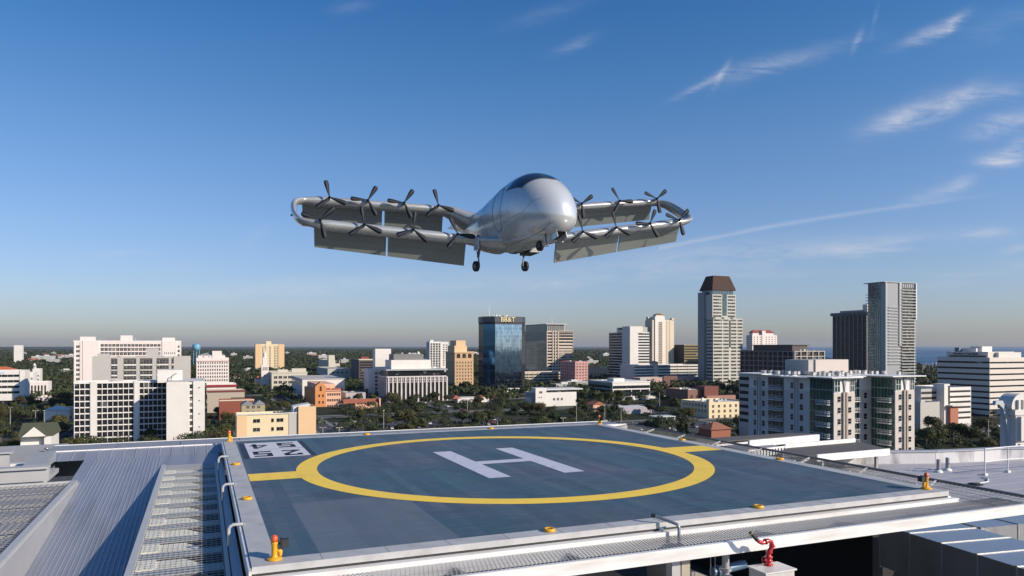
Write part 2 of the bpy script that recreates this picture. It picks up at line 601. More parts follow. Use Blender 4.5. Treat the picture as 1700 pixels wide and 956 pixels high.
for k in range(11):
    m.box(19.3, 45.5, 4.9 + k * 1.0, 4.94 + k * 1.0, DZ(6.0), DZ(5.985))
m.build('roof_seam', mat('roof seam', (0.30, 0.30, 0.34), 0.7), hb)
# sloping metal roof west of the deck, ribs run north
m = MB()
a0, a1 = -4.8, 0.0
m.add([(a0, -4, rz_roof(-4)), (-0.2, -4, rz_roof(-4)), (-0.2, 17.8, rz_roof(17.8)), (a0, 17.8, rz_roof(17.8))], [(0, 1, 2, 3)])
m.add([(-6.2, 17.8, rz_roof(17.8) - .004), (-0.02, 17.8, rz_roof(17.8) - .004), (-0.02, 18.9, rz_roof(18.9)), (-6.2, 18.9, rz_roof(18.9))], [(0, 1, 2, 3)])
a = -4.45
while a < -2.2:
    for (b0, b1) in ((-4, 17.8),):
        z0, z1 = rz_roof(b0), rz_roof(b1)
        m.add([(a, b0, z0), (a + .022, b0, z0 + .016), (a + .044, b0, z0), (a, b1, z1), (a + .022, b1, z1 + .016), (a + .044, b1, z1)],
              [(0, 1, 4, 3), (1, 2, 5, 4)])
    a += 0.115
a = -6.1
while a < -0.2:
    z0, z1 = rz_roof(17.8) - .004, rz_roof(18.9)
    m.add([(a, 17.8, z0), (a + .02, 17.8, z0 + .022), (a + .04, 17.8, z0), (a, 18.9, z1), (a + .02, 18.9, z1 + .022), (a + .04, 18.9, z1)], [(0, 1, 4, 3), (1, 2, 5, 4)])
    a += 0.42
m.build('metal_roof', roof_metal(), hb)
m = MB()
m.box(-0.26, -0.07, -4, 17.7, DZ(6.6), DZ(4.36))
m.build('roof_upstand', mat('white upstand', (0.60, 0.62, 0.66), 0.5, 0.1, 0.06, 1), hb)
m = MB()                         # white curb along the west edge of the sloping roof
m.prism([(-4.62, -4), (-4.5, -4), (-4.5, 14.9), (-4.62, 14.9)], lambda x, y: rz_roof(y) - .4, DZ(4.47))
m.build('roof_curb', mat('pale curb flashing', (0.44, 0.44, 0.46), 0.5, 0.2, 0.06, 1), hb)
m = MB()                         # grey capping beyond the deck
for k in range(11):
    x0 = -6.2 + k * 2.3
    m.box(x0, x0 + 2.27, 18.95, 20.75, DZ(4.05), DZ(3.97))
m.build('roof_capping', mat('grey perforated capping', (0.34, 0.345, 0.36), 0.55, 0.4, 0.08, 0.8, bump=0.4, bscale=40), hb)
m = MB(); m.box(-6.2, -0.1, 18.86, 18.93, DZ(4.1), DZ(3.95)); m.box(-0.1, 19.1, 18.8, 18.93, DZ(4.3), DZ(3.92)); m.box(-6.2, 19.1, 20.76, 20.84, DZ(5.2), DZ(3.95))
m.build('capping_edge', M_white, hb)

# ------------------------------------------------------------------ the helipad
pad = deck_root('helipad', 0, 0, Z0, label='blue grey rooftop helipad with yellow circle and white H', cat='helipad')
m = MB(); m.box(0.44, LA - 0.44, 0.44, LB - 0.44, -0.12, 0.0)
m.build('deck_surface', deck_paint(), pad)
m = MB()
E_ = 0.44
for (x0, x1, y0, y1) in ((0, LA, 0, E_), (0, LA, LB - E_, LB), (0, E_, E_, LB - E_), (LA - E_, LA, E_, LB - E_)):
    m.box(x0, x1, y0, y1, -0.12, 0.003)
for k in range(1, 15):
    m.box(k * 1.2, k * 1.2 + .012, 0.005, E_ - .005, 0.003, 0.006, 1)
    m.box(k * 1.2, k * 1.2 + .012, LB - E_ + .005, LB - .005, 0.003, 0.006, 1)
    m.box(0.005, E_ - .005, k * 1.2, k * 1.2 + .012, 0.003, 0.006, 1)
    m.box(LA - E_ + .005, LA - .005, k * 1.2, k * 1.2 + .012, 0.003, 0.006, 1)
m.build('deck_border', [M_border, M_grey], pad)
m = MB()
m.box(0.02, LA - .02, 0.02, 0.10, -0.20, -0.12, 1)
m.box(-0.02, LA + .18, -0.16, 0.02, -0.50, -0.17)
m.box(-0.02, LA + .02, LB, LB + .10, -0.42, -0.02)
m.box(LA, LA + .10, 0.02, LB, -0.34, -0.14)
m.box(-0.06, -0.012, -0.16, LB, -0.30, -0.02)
m.build('fascia', [M_fascia, M_dark], pad)

M_yel = mat('yellow marking paint', (0.96, 0.65, 0.065), 0.55, 0, 0.04, 1.5, stretch=(1, .4, 1), dirt=((0.55, 0.36, 0.10), 3.5, 0.22))
M_wht = mat('white marking paint', (0.56, 0.575, 0.66), 0.55, 0, 0.05, 1.5, dirt=((0.32, 0.35, 0.42), 4.0, 0.45))
cx_, cy_ = 8.5, 9.2
m = MB()
N = 160
ro, ri = 6.68, 6.06
v = []
for j in range(N):
    t = 2 * math.pi * j / N
    v += [(cx_ + ro * math.cos(t), cy_ + ro * math.sin(t), 0.004), (cx_ + ri * math.cos(t), cy_ + ri * math.sin(t), 0.004)]
m.add(v, [(2 * j, 2 * ((j + 1) % N), 2 * ((j + 1) % N) + 1, 2 * j + 1) for j in range(N)])
dd = math.sqrt(ro * ro - .36)
m.add([(0.46, cy_ - .62, .004), (cx_ - dd, cy_ - .62, .004), (cx_ - ro, cy_, .004), (cx_ - dd, cy_ + .62, .004), (0.46, cy_ + .62, .004)], [(0, 1, 2, 3, 4)])
m.add([(LA - .46, cy_ + .62, .004), (cx_ + dd, cy_ + .62, .004), (cx_ + ro, cy_, .004), (cx_ + dd, cy_ - .62, .004), (LA - .46, cy_ - .62, .004)], [(0, 1, 2, 3, 4)])
m.build('yellow_circle', M_yel, pad)
m = MB()
hx0, hx1, hx2, hx3, hy0, hy1 = 6.84, 7.52, 9.26, 9.95, 6.42, 12.1
for (x0, x1, y0, y1) in ((hx0, hx1, hy0, hy1), (hx2, hx3, hy0, hy1), (hx1, hx2, 8.88, 9.46)):
    m.quad((x0, y0, .004), (x1, y0, .004), (x1, y1, .004), (x0, y1, .004))
m.build('landing_letter', M_wht, pad)
# weight and size panel, read from the far side: 25 over 54
m = MB()
px0, px1, py0, py1 = 0.52, 2.92, 13.0, 17.25


def q2(x0, x1, y0, y1, z, mi):
    m.quad((x0, y0, z), (x1, y0, z), (x1, y1, z), (x0, y1, z), mi)


q2(px0, px1, py0, py1, .004, 1)
q2(px0 + .20, px1 - .20, py0 + .05, (py0 + py1) / 2 - .02, .008, 0)
q2(px0 + .20, px1 - .20, (py0 + py1) / 2 + .02, py1 - .05, .008, 0)
G = {'5': [(0, 0, 1, .2), (0, .4, 1, .6), (0, .8, 1, 1), (0, .5, .28, .9), (.72, .1, 1, .5)],
     '2': [(0, 0, 1, .2), (0, .8, .95, 1), (.68, .62, 1, .95), (0, .66, .25, .85)],
     '4': [(0, .28, 1, .46), (.60, 0, .84, 1)]}


def glyph(ch, ox, oy, w, h):
    """painted with its top towards the camera side (turned half round)"""
    def P(x, y):
        return (ox - x * w, oy - y * h, .012)
    for (x0, y0, x1, y1) in G[ch]:
        m.quad(P(x0, y0), P(x1, y0), P(x1, y1), P(x0, y1), 1)
    if ch == '2':
        m.quad(P(0, .12), P(.34, .12), P(1, .68), P(.68, .68), 1)
    if ch == '4':
        m.quad(P(0, .44), P(.22, .44), P(.84, 1), P(.60, 1), 1)


gw, gh = 0.62, 1.35
glyph('2', px1 - .42, py0 + .30 + gh, gw, gh); glyph('5', px1 - 1.42, py0 + .30 + gh, gw, gh)
glyph('5', px1 - .42, (py0 + py1) / 2 + .32 + gh, gw, gh); glyph('4', px1 - 1.42, (py0 + py1) / 2 + .32 + gh, gw, gh)
m.build('number_panel', [mat('white panel paint', (0.62, 0.62, 0.66), .55, 0, .05, 2), mat('black panel paint', (0.02, 0.022, 0.035), .55)], pad)


# ------------------------------------------------------------------ safety nets round the deck
def wires(m, x0, x1, f0, f1, step, t=0.012, mi=0):
    """flat strips from edge f0(x) to edge f1(x), one every step"""
    n = int((x1 - x0) / step)
    for k in range(n + 1):
        x = x0 + k * step
        m.beam(f0(x), f1(x), t, t, mi)


M_wire = mat('pale net wire', (0.50, 0.50, 0.50), 0.5, 0.4, 0.05, 3)
M_wire_d = mat('grey net wire', (0.15, 0.155, 0.15), 0.5, 0.4, 0.05, 3)
net = deck_root('safety_net', 0, -0.16, DZ(4.06), label='white framed safety net along the near edge of the helipad', cat='safety net', group='safety nets round the helipad')
m = MB()
wires(m, 0.1, 18.9, lambda x: (x, -0.02, 0), lambda x: (x - .30, -1.16, .05), 0.085, .017)
m.beam((0, -.57, .03), (18.9, -.57, .03), .007, .005)
m.build('netting', M_wire, net)
m = MB(); m.box(-0.4, 19.05, -1.26, -1.17, -0.13, 0.12); m.box(-0.4, 19.05, -1.17, -1.10, -0.13, -0.10)
m.build('edge_beam', M_fascia, net)
for k in range(8):
    x = 1.2 + 2.4 * k
    MB().beam((x, 0, -.16), (x, -1.15, -.05), .07, .10).build('bracket', M_grey, net)

net = deck_root('safety_net', LA + .1, 0, DZ(3.98), label='grey safety net along the east edge of the helipad', cat='safety net', group='safety nets round the helipad')
m = MB()
wires(m, -1.1, 18.3, lambda y: (0.02, y, -.02), lambda y: (1.38, y - .2, .10), 0.13, .009)
for k in range(1, 9, 2):
    m.beam((k * .155, -1.1, -.01 + .012 * k), (k * .155, 18.3, -.01 + .012 * k), .008, .006)
m.build('netting', M_wire_d, net)
m = MB(); m.beam((1.42, -1.2, .10), (1.42, 18.4, .10), .06, .08)
m.build('edge_beam', mat('dark edge rail', (0.17, 0.17, 0.17), .5, .3), net)
for k in range(8):
    y = 1.0 + 2.4 * k
    MB().beam((0, y, -.1), (1.4, y + .5, .09), .05, .07).build('bracket', mat('pale bracket', (0.55, 0.54, 0.52), .5, .2), net)
    MB().beam((1.1, y + .9, -.06), (1.0, y + 2.0, -.06), .09, .05).build('tie_bar', mat('pale bracket', (0.55, 0.54, 0.52), .5, .2), net)

# ------------------------------------------------------------------ lights on the deck
rt = empty('corner_light', (0, 0, 0))
k1 = MB().lathe([(0, 0), (.135, 0), (.14, .02), (.12, .035), (.06, .045), (.052, .08), (.05, .26), (.062, .28), (.064, .30), (.058, .315)], n=20).build('stand', M_yellow, rt)
mm = MB(); mm.tube([(.05, 0, .19), (.10, 0, .13), (.10, 0, .06)], [.03, .045, .03], 10); kk = mm.build('junction_box', M_yellow, rt)
k2 = MB().lathe([(.0, .315), (.060, .315), (.062, .37), (.052, .41), (.028, .435), (0, .44)], n=18).build('lens', M_lens_red, rt)
mm = MB(); mm.box(.10, .13, -.08, .08, .20, .36); mm.box(.13, .24, -.07, .07, .21, .35, 1); mm.box(.05, .10, -.02, .02, .26, .29)
k3 = mm.build('floodlight', [M_black, M_dark], rt)
kids = [(k1, []), (kk, []), (k2, []), (k3, [])]
spots = [(0.40, 0.34, 0, 'yellow corner light with red lens, nearest and largest on the helipad'),
         (0.22, 18.2, 25, 'yellow corner light with red lens beside the painted number panel'),
         (17.1, 18.15, -60, 'yellow corner light at the far corner in front of the trees'),
         (17.0, 0.42, 180, 'yellow corner light with black floodlight beside the east safety net')]
for i, (a, b, r, lb) in enumerate(spots):
    p = NL + UX * a + VX * b
    if i == 0:
        rt.location = (p.x, p.y, Z0 + .004); rt.rotation_euler = (0, 0, TH + R(r)); tag(rt, lb, 'light', 'corner lights of the helipad')
    else:
        dup(rt, kids, (p.x, p.y, Z0 + .004), TH + R(r), lb, 'corner lights of the helipad')

rt = empty('deck_light', (0, 0, 0))
k1 = MB().lathe([(0, 0), (.12, 0), (.13, .015), (.125, .05), (.10, .065), (.07, .06), (.055, .035)], n=24).build('housing', M_yellow, rt)
k2 = MB().lathe([(.0, .036), (.05, .037), (.04, .052), (.0, .058)], n=16).build('lens', mat('brown lens', (0.12, 0.05, 0.01), .2), rt)
rings = [(0.22, 11.83, 'flat orange deck light on the west edge near the number panel'), (0.24, 6.02, 'flat orange deck light on the west edge nearer the yellow corner light'),
         (5.75, 18.25, 'flat orange deck light on the far edge towards the white ribbed building'), (11.47, 18.25, 'flat orange deck light on the far edge below the dark glass tower'),
         (5.79, 0.26, 'flat orange deck light at the middle of the near edge'), (11.28, 0.34, 'flat orange deck light on the near edge above the red fire nozzle'),
         (17.1, 11.38, 'flat orange deck light on the east edge just past the yellow bar'), (17.08, 5.91, 'flat orange deck light on the east edge in front of the canopies')]
for i, (a, b, lb) in enumerate(rings):
    p = NL + UX * a + VX * b
    if i == 0:
        rt.location = (p.x, p.y, Z0 + .004); rt.rotation_euler = (0, 0, TH); tag(rt, lb, 'light', 'flat perimeter lights')
    else:
        dup(rt, [(k1, []), (k2, [])], (p.x, p.y, Z0 + .004), TH + i, lb, 'flat perimeter lights')

# ------------------------------------------------------------------ louvred screen and drain pipes west of the deck
sc_ = deck_root('louvre_screen', -2.15, -3.6, DZ(4.34), label='long grating over cream skylights beside the west edge of the helipad', cat='screen')
m = MB()
Ls = 21.0
for k in range(int(Ls / .17)):
    m.box(.03, 1.80, k * .17, k * .17 + .010, .0, .006)
for k in range(18):
    m.box(.05 + k * .10, .055 + k * .10, 0, Ls, -.006, .0)
m.build('grating', mat('grey grating bars', (0.5, 0.5, 0.48), .5, .3, .05, 3), sc_)
m = MB(); m.box(0, .14, 0, Ls, -.18, .02); m.box(1.78, 1.86, 0, Ls, -.12, .02); m.box(.14, 1.78, Ls - .08, Ls, -.1, .03)
m.build('frame', mat('pale screen frame', (0.50, 0.50, 0.49), .5, .2, .05, 3), sc_)
for k in range(16):
    y = 1.0 + k * 1.32
    m = MB()
    m.prism([(.16, y), (1.45, y), (1.0, y + .66), (.16, y + .66)], -.30, -.06); m.box(.16, .50, y, y + .66, -.06, -.03)
    m.build('skylight', mat('cream skylight', (0.78, 0.76, 0.64), .6, 0, .1, 2, dirt=((.45, .38, .25), 3, .4)), sc_)
    m = MB(); m.beam((.12, y + .98, -.05), (1.76, y + 1.04, -.05), .46, .03)
    m.build('cross_slat', M_grey, sc_)
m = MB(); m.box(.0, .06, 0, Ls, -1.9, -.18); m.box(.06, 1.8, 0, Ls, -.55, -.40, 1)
m.build('side_panel', [mat('blue shaded panel', (0.34, 0.40, 0.50), .5), M_dark], sc_)

rt = empty('drain_pipe', (0, 0, 0))
mm = MB(); mm.tube([(.16, 0, .02), (-.06, 0, .02), (-.12, 0, -.01), (-.15, 0, -.07), (-.15, 0, -.42)], .036, 12)
k1 = mm.build('pipe', mat('pale pipe', (0.55, 0.56, 0.56), .4, .3), rt)
mm = MB(); mm.tube([(.15, 0, .02), (.18, 0, .02)], .05, 12); k2 = mm.build('flange', M_grey, rt)
for i, (x, y, lb) in enumerate(((364, 757.5, 'grey drain pipe elbow farthest along the west edge, by the end of the louvres'), (378, 803, 'grey drain pipe elbow in the middle of the west edge'),
                                (400, 869, 'grey drain pipe elbow nearest to the yellow corner light'))):
    a, b = AT(x, y, HD - .04)
    p = NL + UX * (-.12) + VX * b
    if i == 0:
        rt.location = (p.x, p.y, Z0 + .01); rt.rotation_euler = (0, 0, TH); tag(rt, lb, 'pipe', 'drain pipes on the west edge')
    else:
        dup(rt, [(k1, []), (k2, [])], (p.x, p.y, Z0 + .01), TH, lb, 'drain pipes on the west edge')
# hooked pipe at the near edge
a, b = AT(1131, 893, 4.05)
hp = deck_root('hooked_pipe', a, -.35, DZ(4.1), label='grey hooked vent pipe bending over the near white fascia', cat='pipe')
m = MB(); m.tube([(0, 0, -.1), (0, 0, .26), (-.03, .04, .32), (-.10, .12, .35), (-.36, .40, .45)], .035, 12); m.build('pipe', mat('slate pipe', (0.22, 0.25, 0.30), .35, .5), hp)
m = MB(); m.tube([(-.34, .38, .443), (-.40, .44, .466)], .045, 12); m.build('cap', M_black, hp)
m = MB(); m.box(-.08, .08, -.08, .08, -.14, -.1); m.build('base_plate', M_grey, hp)
sb = deck_root('small_sign_bracket', AT(1092, 876, 3.9)[0], -.12, DZ(3.97), label='small teal bracket lying on the near fascia beside the hooked pipe', cat='bracket')
m = MB(); m.beam((-.02, 0, .06), (.16, .06, .09), .06, .02); m.build('plate', mat('teal plate', (0.10, 0.22, 0.30), .4), sb)
m = MB(); m.beam((.05, .02, 0), (.07, .03, .08), .04, .03); m.build('stem', M_grey, sb)

# ------------------------------------------------------------------ far west roofs
gs = deck_root('mesh_screen', -13.2, 0.6, DZ(4.42), label='broad grey mesh screen over the west roof behind the pale curb', cat='screen')
m = MB()
for k in range(int(13.6 / .2)):
    m.box(0, 8.6, k * .2, k * .2 + .02, 0, .012)
for k in range(int(8.6 / .16)):
    m.box(k * .16, k * .16 + .02, 0, 13.6, -.012, 0)
m.build('grating', mat('dull grating', (0.27, 0.275, 0.29), .5, .3, .05, 2), gs)
m = MB(); m.box(8.5, 8.66, -.05, 13.7, -.18, .05); m.box(-.1, 8.5, 13.6, 13.7, -.18, .05)
m.build('frame', mat('pale screen frame', (0.5, 0.5, 0.5)), gs)
m = MB(); m.box(0, 8.5, 0, 13.6, -.55, -.5)
for k in range(8):
    m.box(0, 8.5, .8 + k * 1.7, 1.6 + k * 1.7, -.5, -.12, 1)
m.build('panel', [mat('grey backing', (0.10, 0.105, 0.11), .6), mat('lighter backing', (0.34, 0.35, 0.36), .6)], gs)

bh = deck_root('roof_bulkhead', -14, 15.2, DZ(4.48), label='low pale roof bulkhead with long slot openings behind the mesh screen', cat='bulkhead')
m = MB()
m.box(0, 8.5, 0, .28, 0, .42); m.box(0, 7.0, 1.9, 2.05, .1, .75); m.box(7.8, 8.5, 0.28, 1.9, 0, .15)
m.box(0, 8.5, -.12, .35, .42, .50); m.box(0, 7.1, 1.8, 2.15, .75, .80)
m.build('wall', mat('pale bulkhead paint', (0.42, 0.42, 0.43), .55, 0, .05, 1), bh)
m = MB(); m.prism([(7.7, .35), (8.4, .35), (8.4, 2.0), (7.75, 1.8)], .40, lambda x, y: .45 + y * .16)
m.build('hatch', mat('grey hatch', (0.30, 0.32, 0.34), .5), bh)
m = MB(); m.box(0, 7, .3, 1.85, -.1, .02)
m.build('floor', M_dark, bh)
rr = deck_root('ribbed_roof', -12.6, 18.0, DZ(4.5), label='small grey ribbed roof beyond the pale bulkhead', cat='roof')
m = MB(); m.box(0, 6.6, 0, 5.4, 0, .28)
for k in range(24):
    m.box(0.1, 6.5, .1 + k * .22, .15 + k * .22, .28, .33)
m.build('sheet', mat('dull ribbed sheet', (0.33, 0.34, 0.36), .5, .4), rr)
m = MB(); m.box(0, 6.6, -.3, -.02, -.6, .3); m.build('edge', M_white, rr)
fl = deck_root('roof_floodlight', *AT(84, 757, 4.35), DZ(4.4), label='small double floodlight on a short post on the west roof', cat='light')
m = MB(); m.tube([(0, 0, 0), (0, 0, .30)], .025, 8); m.build('post', M_grey, fl)
for s in (-1, 1):
    m = MB(); m.lathe([(.02, 0), (.09, .03), (.10, .08), (.0, .10)], (s * .13, 0, .30), 12); m.build('lamp', [M_galv], fl)

# ------------------------------------------------------------------ roofs and canopies east of the deck


def slab(name, pts, h, th_, mats, parent):
    poly = [AT(x, y, h) for x, y in pts]
    area = sum(poly[i][0] * poly[(i + 1) % len(poly)][1] - poly[(i + 1) % len(poly)][0] * poly[i][1] for i in range(len(poly)))
    if area < 0: poly = poly[::-1]
    m = MB(); m.prism(poly, DZ(h) - th_, DZ(h))
    return m.build(name, mats, parent)


def strip(name, p, q, h, wd, th_, mats, parent, extra=0):
    a0, b0 = AT(*p, h); a1, b1 = AT(*q, h)
    m = MB(); m.beam((a0, b0, DZ(h) - th_ / 2), (a1, b1, DZ(h) - th_ / 2), wd, th_)
    return m.build(name, mats, parent)


M_slat = mat('brown grey canopy sheet', (0.11, 0.10, 0.095), .8, .0, .08, 1.2)
M_cw = mat('bright white fascia', (0.82, 0.81, 0.79), .45, 0, .04, 1, dirt=((.5, .42, .33), .8, .3))
H5 = 5.0
c = deck_root('roof_canopy', 0, 0, 0, label='flat canopy with white fascias nearest the stained parapet', cat='canopy', group='canopies east of the helipad')
slab('roof_sheet', [(1302, 757), (1356, 755.5), (1476, 745.5), (1418, 731), (1306, 739)], H5 + .06, .06, M_slat, c)
strip('fascia', (1356, 754.5), (1476, 744.5), H5 - .02, .10, .32, M_cw, c)
strip('fascia', (1303, 737), (1419, 727.5), H5 - .14, .10, .30, M_cw, c)
for (x, y) in ((1372, 754), (1462, 746), (1415, 732)):
    a, b = AT(x, y, H5); MB().box(a - .06, a + .06, b + .2, b + .32, DZ(6.0), DZ(H5 + .12)).build('post', M_galv, c)
c = deck_root('roof_canopy', 0, 0, 0, label='dark blue slab canopy with comb edge beside the east net', cat='canopy', group='canopies east of the helipad')
slab('roof_sheet', [(1196, 738), (1254, 733), (1302, 741.5), (1240, 748.5)], H5, .10, mat('slate blue canopy', (0.13, 0.14, 0.20), .5), c)
a0, b0 = AT(1242, 749, H5); a1, b1 = AT(1302, 742, H5)
m = MB(); m.beam((a0, b0, DZ(H5) + .02), (a1, b1, DZ(H5) + .02), .08, .07)
for k in range(13):
    f = k / 12.0
    m.box(a0 + (a1 - a0) * f, a0 + (a1 - a0) * f + .09, b0 + (b1 - b0) * f - .05, b0 + (b1 - b0) * f + .02, DZ(H5) - .32, DZ(H5))
m.build('comb_edge', M_cw, c)
for f in (.1, .9):
    MB().box(a0 + (a1 - a0) * f, a0 + (a1 - a0) * f + .1, b0 + .3, b0 + .4, DZ(6), DZ(H5 + .1)).build('post', M_galv, c)
c = deck_root('roof_canopy', 0, 0, 0, label='farthest canopy, long white beam below the grey apartment front', cat='canopy', group='canopies east of the helipad')
slab('roof_sheet', [(1150, 737), (1190, 733), (1356, 720), (1310, 718.5), (1160, 728)], H5 - .1, .06, M_slat, c)
strip('fascia', (1243, 731), (1359, 721), H5 - .30, .12, .34, M_cw, c)
strip('edge_trim', (1188, 738), (1243, 733), H5 - .08, .10, .08, M_cw, c)
for (x, y) in ((1308, 728), (1350, 723)):
    a, b = AT(x, y, H5); MB().box(a - .1, a + .1, b + .0, b + .2, DZ(6.0), DZ(H5 - .02)).build('post', M_cw, c)
a, b = AT(1308, 728, H5); MB().beam((a, b, DZ(H5) + .1), (a + .9, b, DZ(H5) - .5), .05, .05).build('brace', M_cw, c)

par = deck_root('parapet_wall', 0, 0, 0, label='stained pale parapet wall round the east roof', cat='wall')
pts = [AT(x, y, 6.0) for x, y in ((1330, 772), (1440, 769.5), (1550, 768.5), (1612, 766), (1660, 763), (1760, 762), (1900, 766))]
m = MB()
for (a0, b0), (a1, b1) in zip(pts[:-1], pts[1:]):
    m.beam((a0, b0, DZ(5.72)), (a1, b1, DZ(5.72)), .3, .60)
m.build('wall', mat('stained parapet render', (0.62, 0.61, 0.62), .8, 0, .12, 1.3, stretch=(1, 1, .25), dirt=((.14, .135, .15), 1.3, .95)), par)
m = MB()
for (a0, b0), (a1, b1) in zip(pts[:-1], pts[1:]):
    m.beam((a0, b0, DZ(5.38)), (a1, b1, DZ(5.38)), .42, .07)
m.build('coping', mat('grey coping', (0.38, 0.39, 0.42), .5), par)

rl = deck_root('roof_railing', 0, 0, 0, label='thin white roof railing with two rails in front of the parapet', cat='railing')
P0 = AT(1635, 789, 6.0); P1 = AT(1673, 784, 6.0); P2 = AT(1760, 777, 6.0)
M_rail = mat('white rail', (0.72, 0.71, 0.69), .4, .1)
for P in (P0, P1, P2):
    m = MB(); m.tube([(P[0], P[1], DZ(6)), (P[0], P[1], DZ(6) + 1.22)], .028, 8); m.box(P[0] - .09, P[0] + .09, P[1] - .09, P[1] + .09, DZ(6), DZ(5.9)); m.build('post', M_rail, rl)
for z in (1.22, .62):
    m = MB(); m.tube([(P0[0], P0[1], DZ(6) + z), (P1[0], P1[1], DZ(6) + z), (P2[0], P2[1], DZ(6) + z)], .026, 8); m.build('rail', M_rail, rl)
for i, (x, y) in enumerate(((1558, 784), (1573, 781))):
    a, b = AT(x, y, 6.0)
    o = deck_root('vent_pipe', a, b, DZ(6), label='short grey vent stub on the pale roof, %s of the pair' % ('nearer the helipad' if i == 0 else 'nearer the railing'), cat='pipe', group='vent stubs')
    m = MB(); m.tube([(0, 0, 0), (0, 0, .62)], .09, 12); m.build('pipe', M_grey, o)
    m = MB(); m.lathe([(.20, 0), (.18, .06), (.10, .12)], n=14); m.build('collar', M_white, o)
hs = deck_root('roof_hose', *AT(1630, 793, 6.0), DZ(5.99), label='thin pale hose curling on the roof below the railing', cat='hose')
m = MB(); m.tube([(0, 0, .03), (-.3, -.5, .03), (-.9, -.9, .03), (-1.6, -1.0, .03)], .03, 8); m.build('tube', M_rail, hs)
m = MB(); m.lathe([(0, 0), (.30, 0), (.28, .04), (0, .05)], (-1.9, -1.05, 0), 18); m.build('drain_cover', M_dark, hs)

# sculpted white finial of the neighbouring roof
Ysc = 52.0
p = Vector(((1686 - 850) / FPX * Ysc, Ysc))
q = p - NL
fn = deck_root('roof_finial', q.dot(UX), q.dot(VX), ZC - 190 / FPX * Ysc, label='sculpted white roof finial with curved fin and arched slotted top', cat='finial')
M_fin = mat('warm white stucco', (0.62, 0.60, 0.57), .6, 0, .05, 2)
m = MB()
m.box(-.75, .55, -.5, .6, -8, 3.7); m.box(-.45, .25, -.62, -.5, .2, 1.3); m.box(-1.0, .9, -.62, .7, 3.3, 3.62)
m.box(-.55, .35, -.75, -.5, 1.5, 3.2)
m.build('shaft', M_fin, fn)
m = MB()
arc = [(-1.05 + .0, 3.7)] + [(-.05 - 1.05 * math.cos(math.pi * k / 14), 3.85 + .92 * math.sin(math.pi * k / 14)) for k in range(15)] + [(1.0, 3.7)]
n_ = len(arc)
m.add([(x, -.45, z) for x, z in arc] + [(x, .55, z) for x, z in arc], [tuple(range(n_ - 1, -1, -1)), tuple(range(n_, 2 * n_))] + [(i, (i + 1) % n_, n_ + (i + 1) % n_, n_ + i) for i in range(n_)])
m.build('arched_top', M_fin, fn)
for x in (-.62, -.1, .42):
    m = MB(); m.box(x, x + .22, -.62, -.44, 3.72, 4.35); m.build('slot_rib', M_fin, fn)
m = MB()
fin = [(-2.3, 4.0), (-1.9, 4.05), (-1.45, 3.75), (-1.2, 3.0), (-.95, 2.0), (-.8, 1.0), (-.85, .4), (-1.25, -.4), (-1.3, -1.6), (-.7, -1.6), (-.7, 3.6), (-1.1, 3.7), (-1.5, 4.3), (-2.2, 4.3)]
n_ = len(fin)
m.add([(x, -.1, z) for x, z in fin] + [(x, .12, z) for x, z in fin], [tuple(range(n_)), tuple(range(2 * n_ - 1, n_ - 1, -1))] + [((i + 1) % n_, i, n_ + i, n_ + (i + 1) % n_) for i in range(n_)])
m.build('curved_fin', mat('pale teal fin', (0.42, 0.47, 0.50), .5), fn)
m = MB()
fin = [(.55, 2.4), (1.0, 1.6), (2.4, .6), (2.4, -1.6), (.55, -1.6)]
n_ = len(fin)
m.add([(x, -.2, z) for x, z in fin] + [(x, .3, z) for x, z in fin], [tuple(range(n_ - 1, -1, -1)), tuple(range(n_, 2 * n_))] + [(i, (i + 1) % n_, n_ + (i + 1) % n_, n_ + i) for i in range(n_)])
m.build('buttress', M_fin, fn)
cc = fn

# ------------------------------------------------------------------ below the near edge: box, fire monitor, columns, ducts
eb = deck_root('equipment_box', *AT(1281, 944, 4.42), DZ(4.42), label='pale metal equipment box carrying the red fire nozzle', cat='box')
m = MB(); m.box(-.42, .42, -.28, .28, -.75, 0.0); m.build('body', mat('pale cabinet paint', (0.55, 0.53, 0.50), .5, .1), eb)
m = MB(); m.box(-.46, .46, -.32, .32, 0.0, .035); m.build('lid', mat('pale lid paint', (0.66, 0.64, 0.61), .5, .1), eb)
fm = deck_root('fire_monitor', *AT(1276, 941, 4.42), DZ(4.38), label='glossy red fire fighting nozzle with black tip on pale box', cat='fire nozzle')
m = MB()
m.lathe([(0, 0), (.12, 0), (.12, .02), (.075, .025), (.07, .10), (.115, .105), (.115, .125), (.08, .13), (.08, .20), (.11, .205), (.11, .225), (.07, .23), (.065, .30)], n=20)
m.build('base_flange', M_red, fm)
m = MB()
m.tube([(0, 0, .27), (.02, 0, .36), (.09, 0, .44), (.12, 0, .53), (.08, 0, .62), (-.02, 0, .665), (-.14, .0, .63), (-.22, 0, .62), (-.32, .01, .66), (-.40, .02, .73)],
       [.068, .066, .062, .062, .060, .058, .056, .055, .052, .050], 14)
m.build('swan_neck', M_red, fm)
for (x, z, ax) in ((.12, .50, 0), (.02, .345, 0), (-.10, .645, 1)):
    m = MB()
    if ax: m.tube([(x - .02, 0, z - .005), (x + .02, 0, z + .005)], .082, 14)
    else: m.tube([(x - .004, 0, z - .02), (x + .004, 0, z + .02)], .088, 14)
    m.build('swivel_joint', M_red, fm)
m = MB(); m.tube([(-.38, .02, .71), (-.56, .04, .90)], [.055, .042], 12); m.build('nozzle', M_black, fm)
m = MB(); m.tube([(-.55, .04, .885), (-.585, .045, .925)], [.050, .052], 12); m.build('nozzle_tip', mat('brass', (0.45, 0.33, 0.12), .3, .9), fm)
m = MB(); m.tube([(-.12, -.04, .16), (-.20, -.06, .16)], .016, 8)
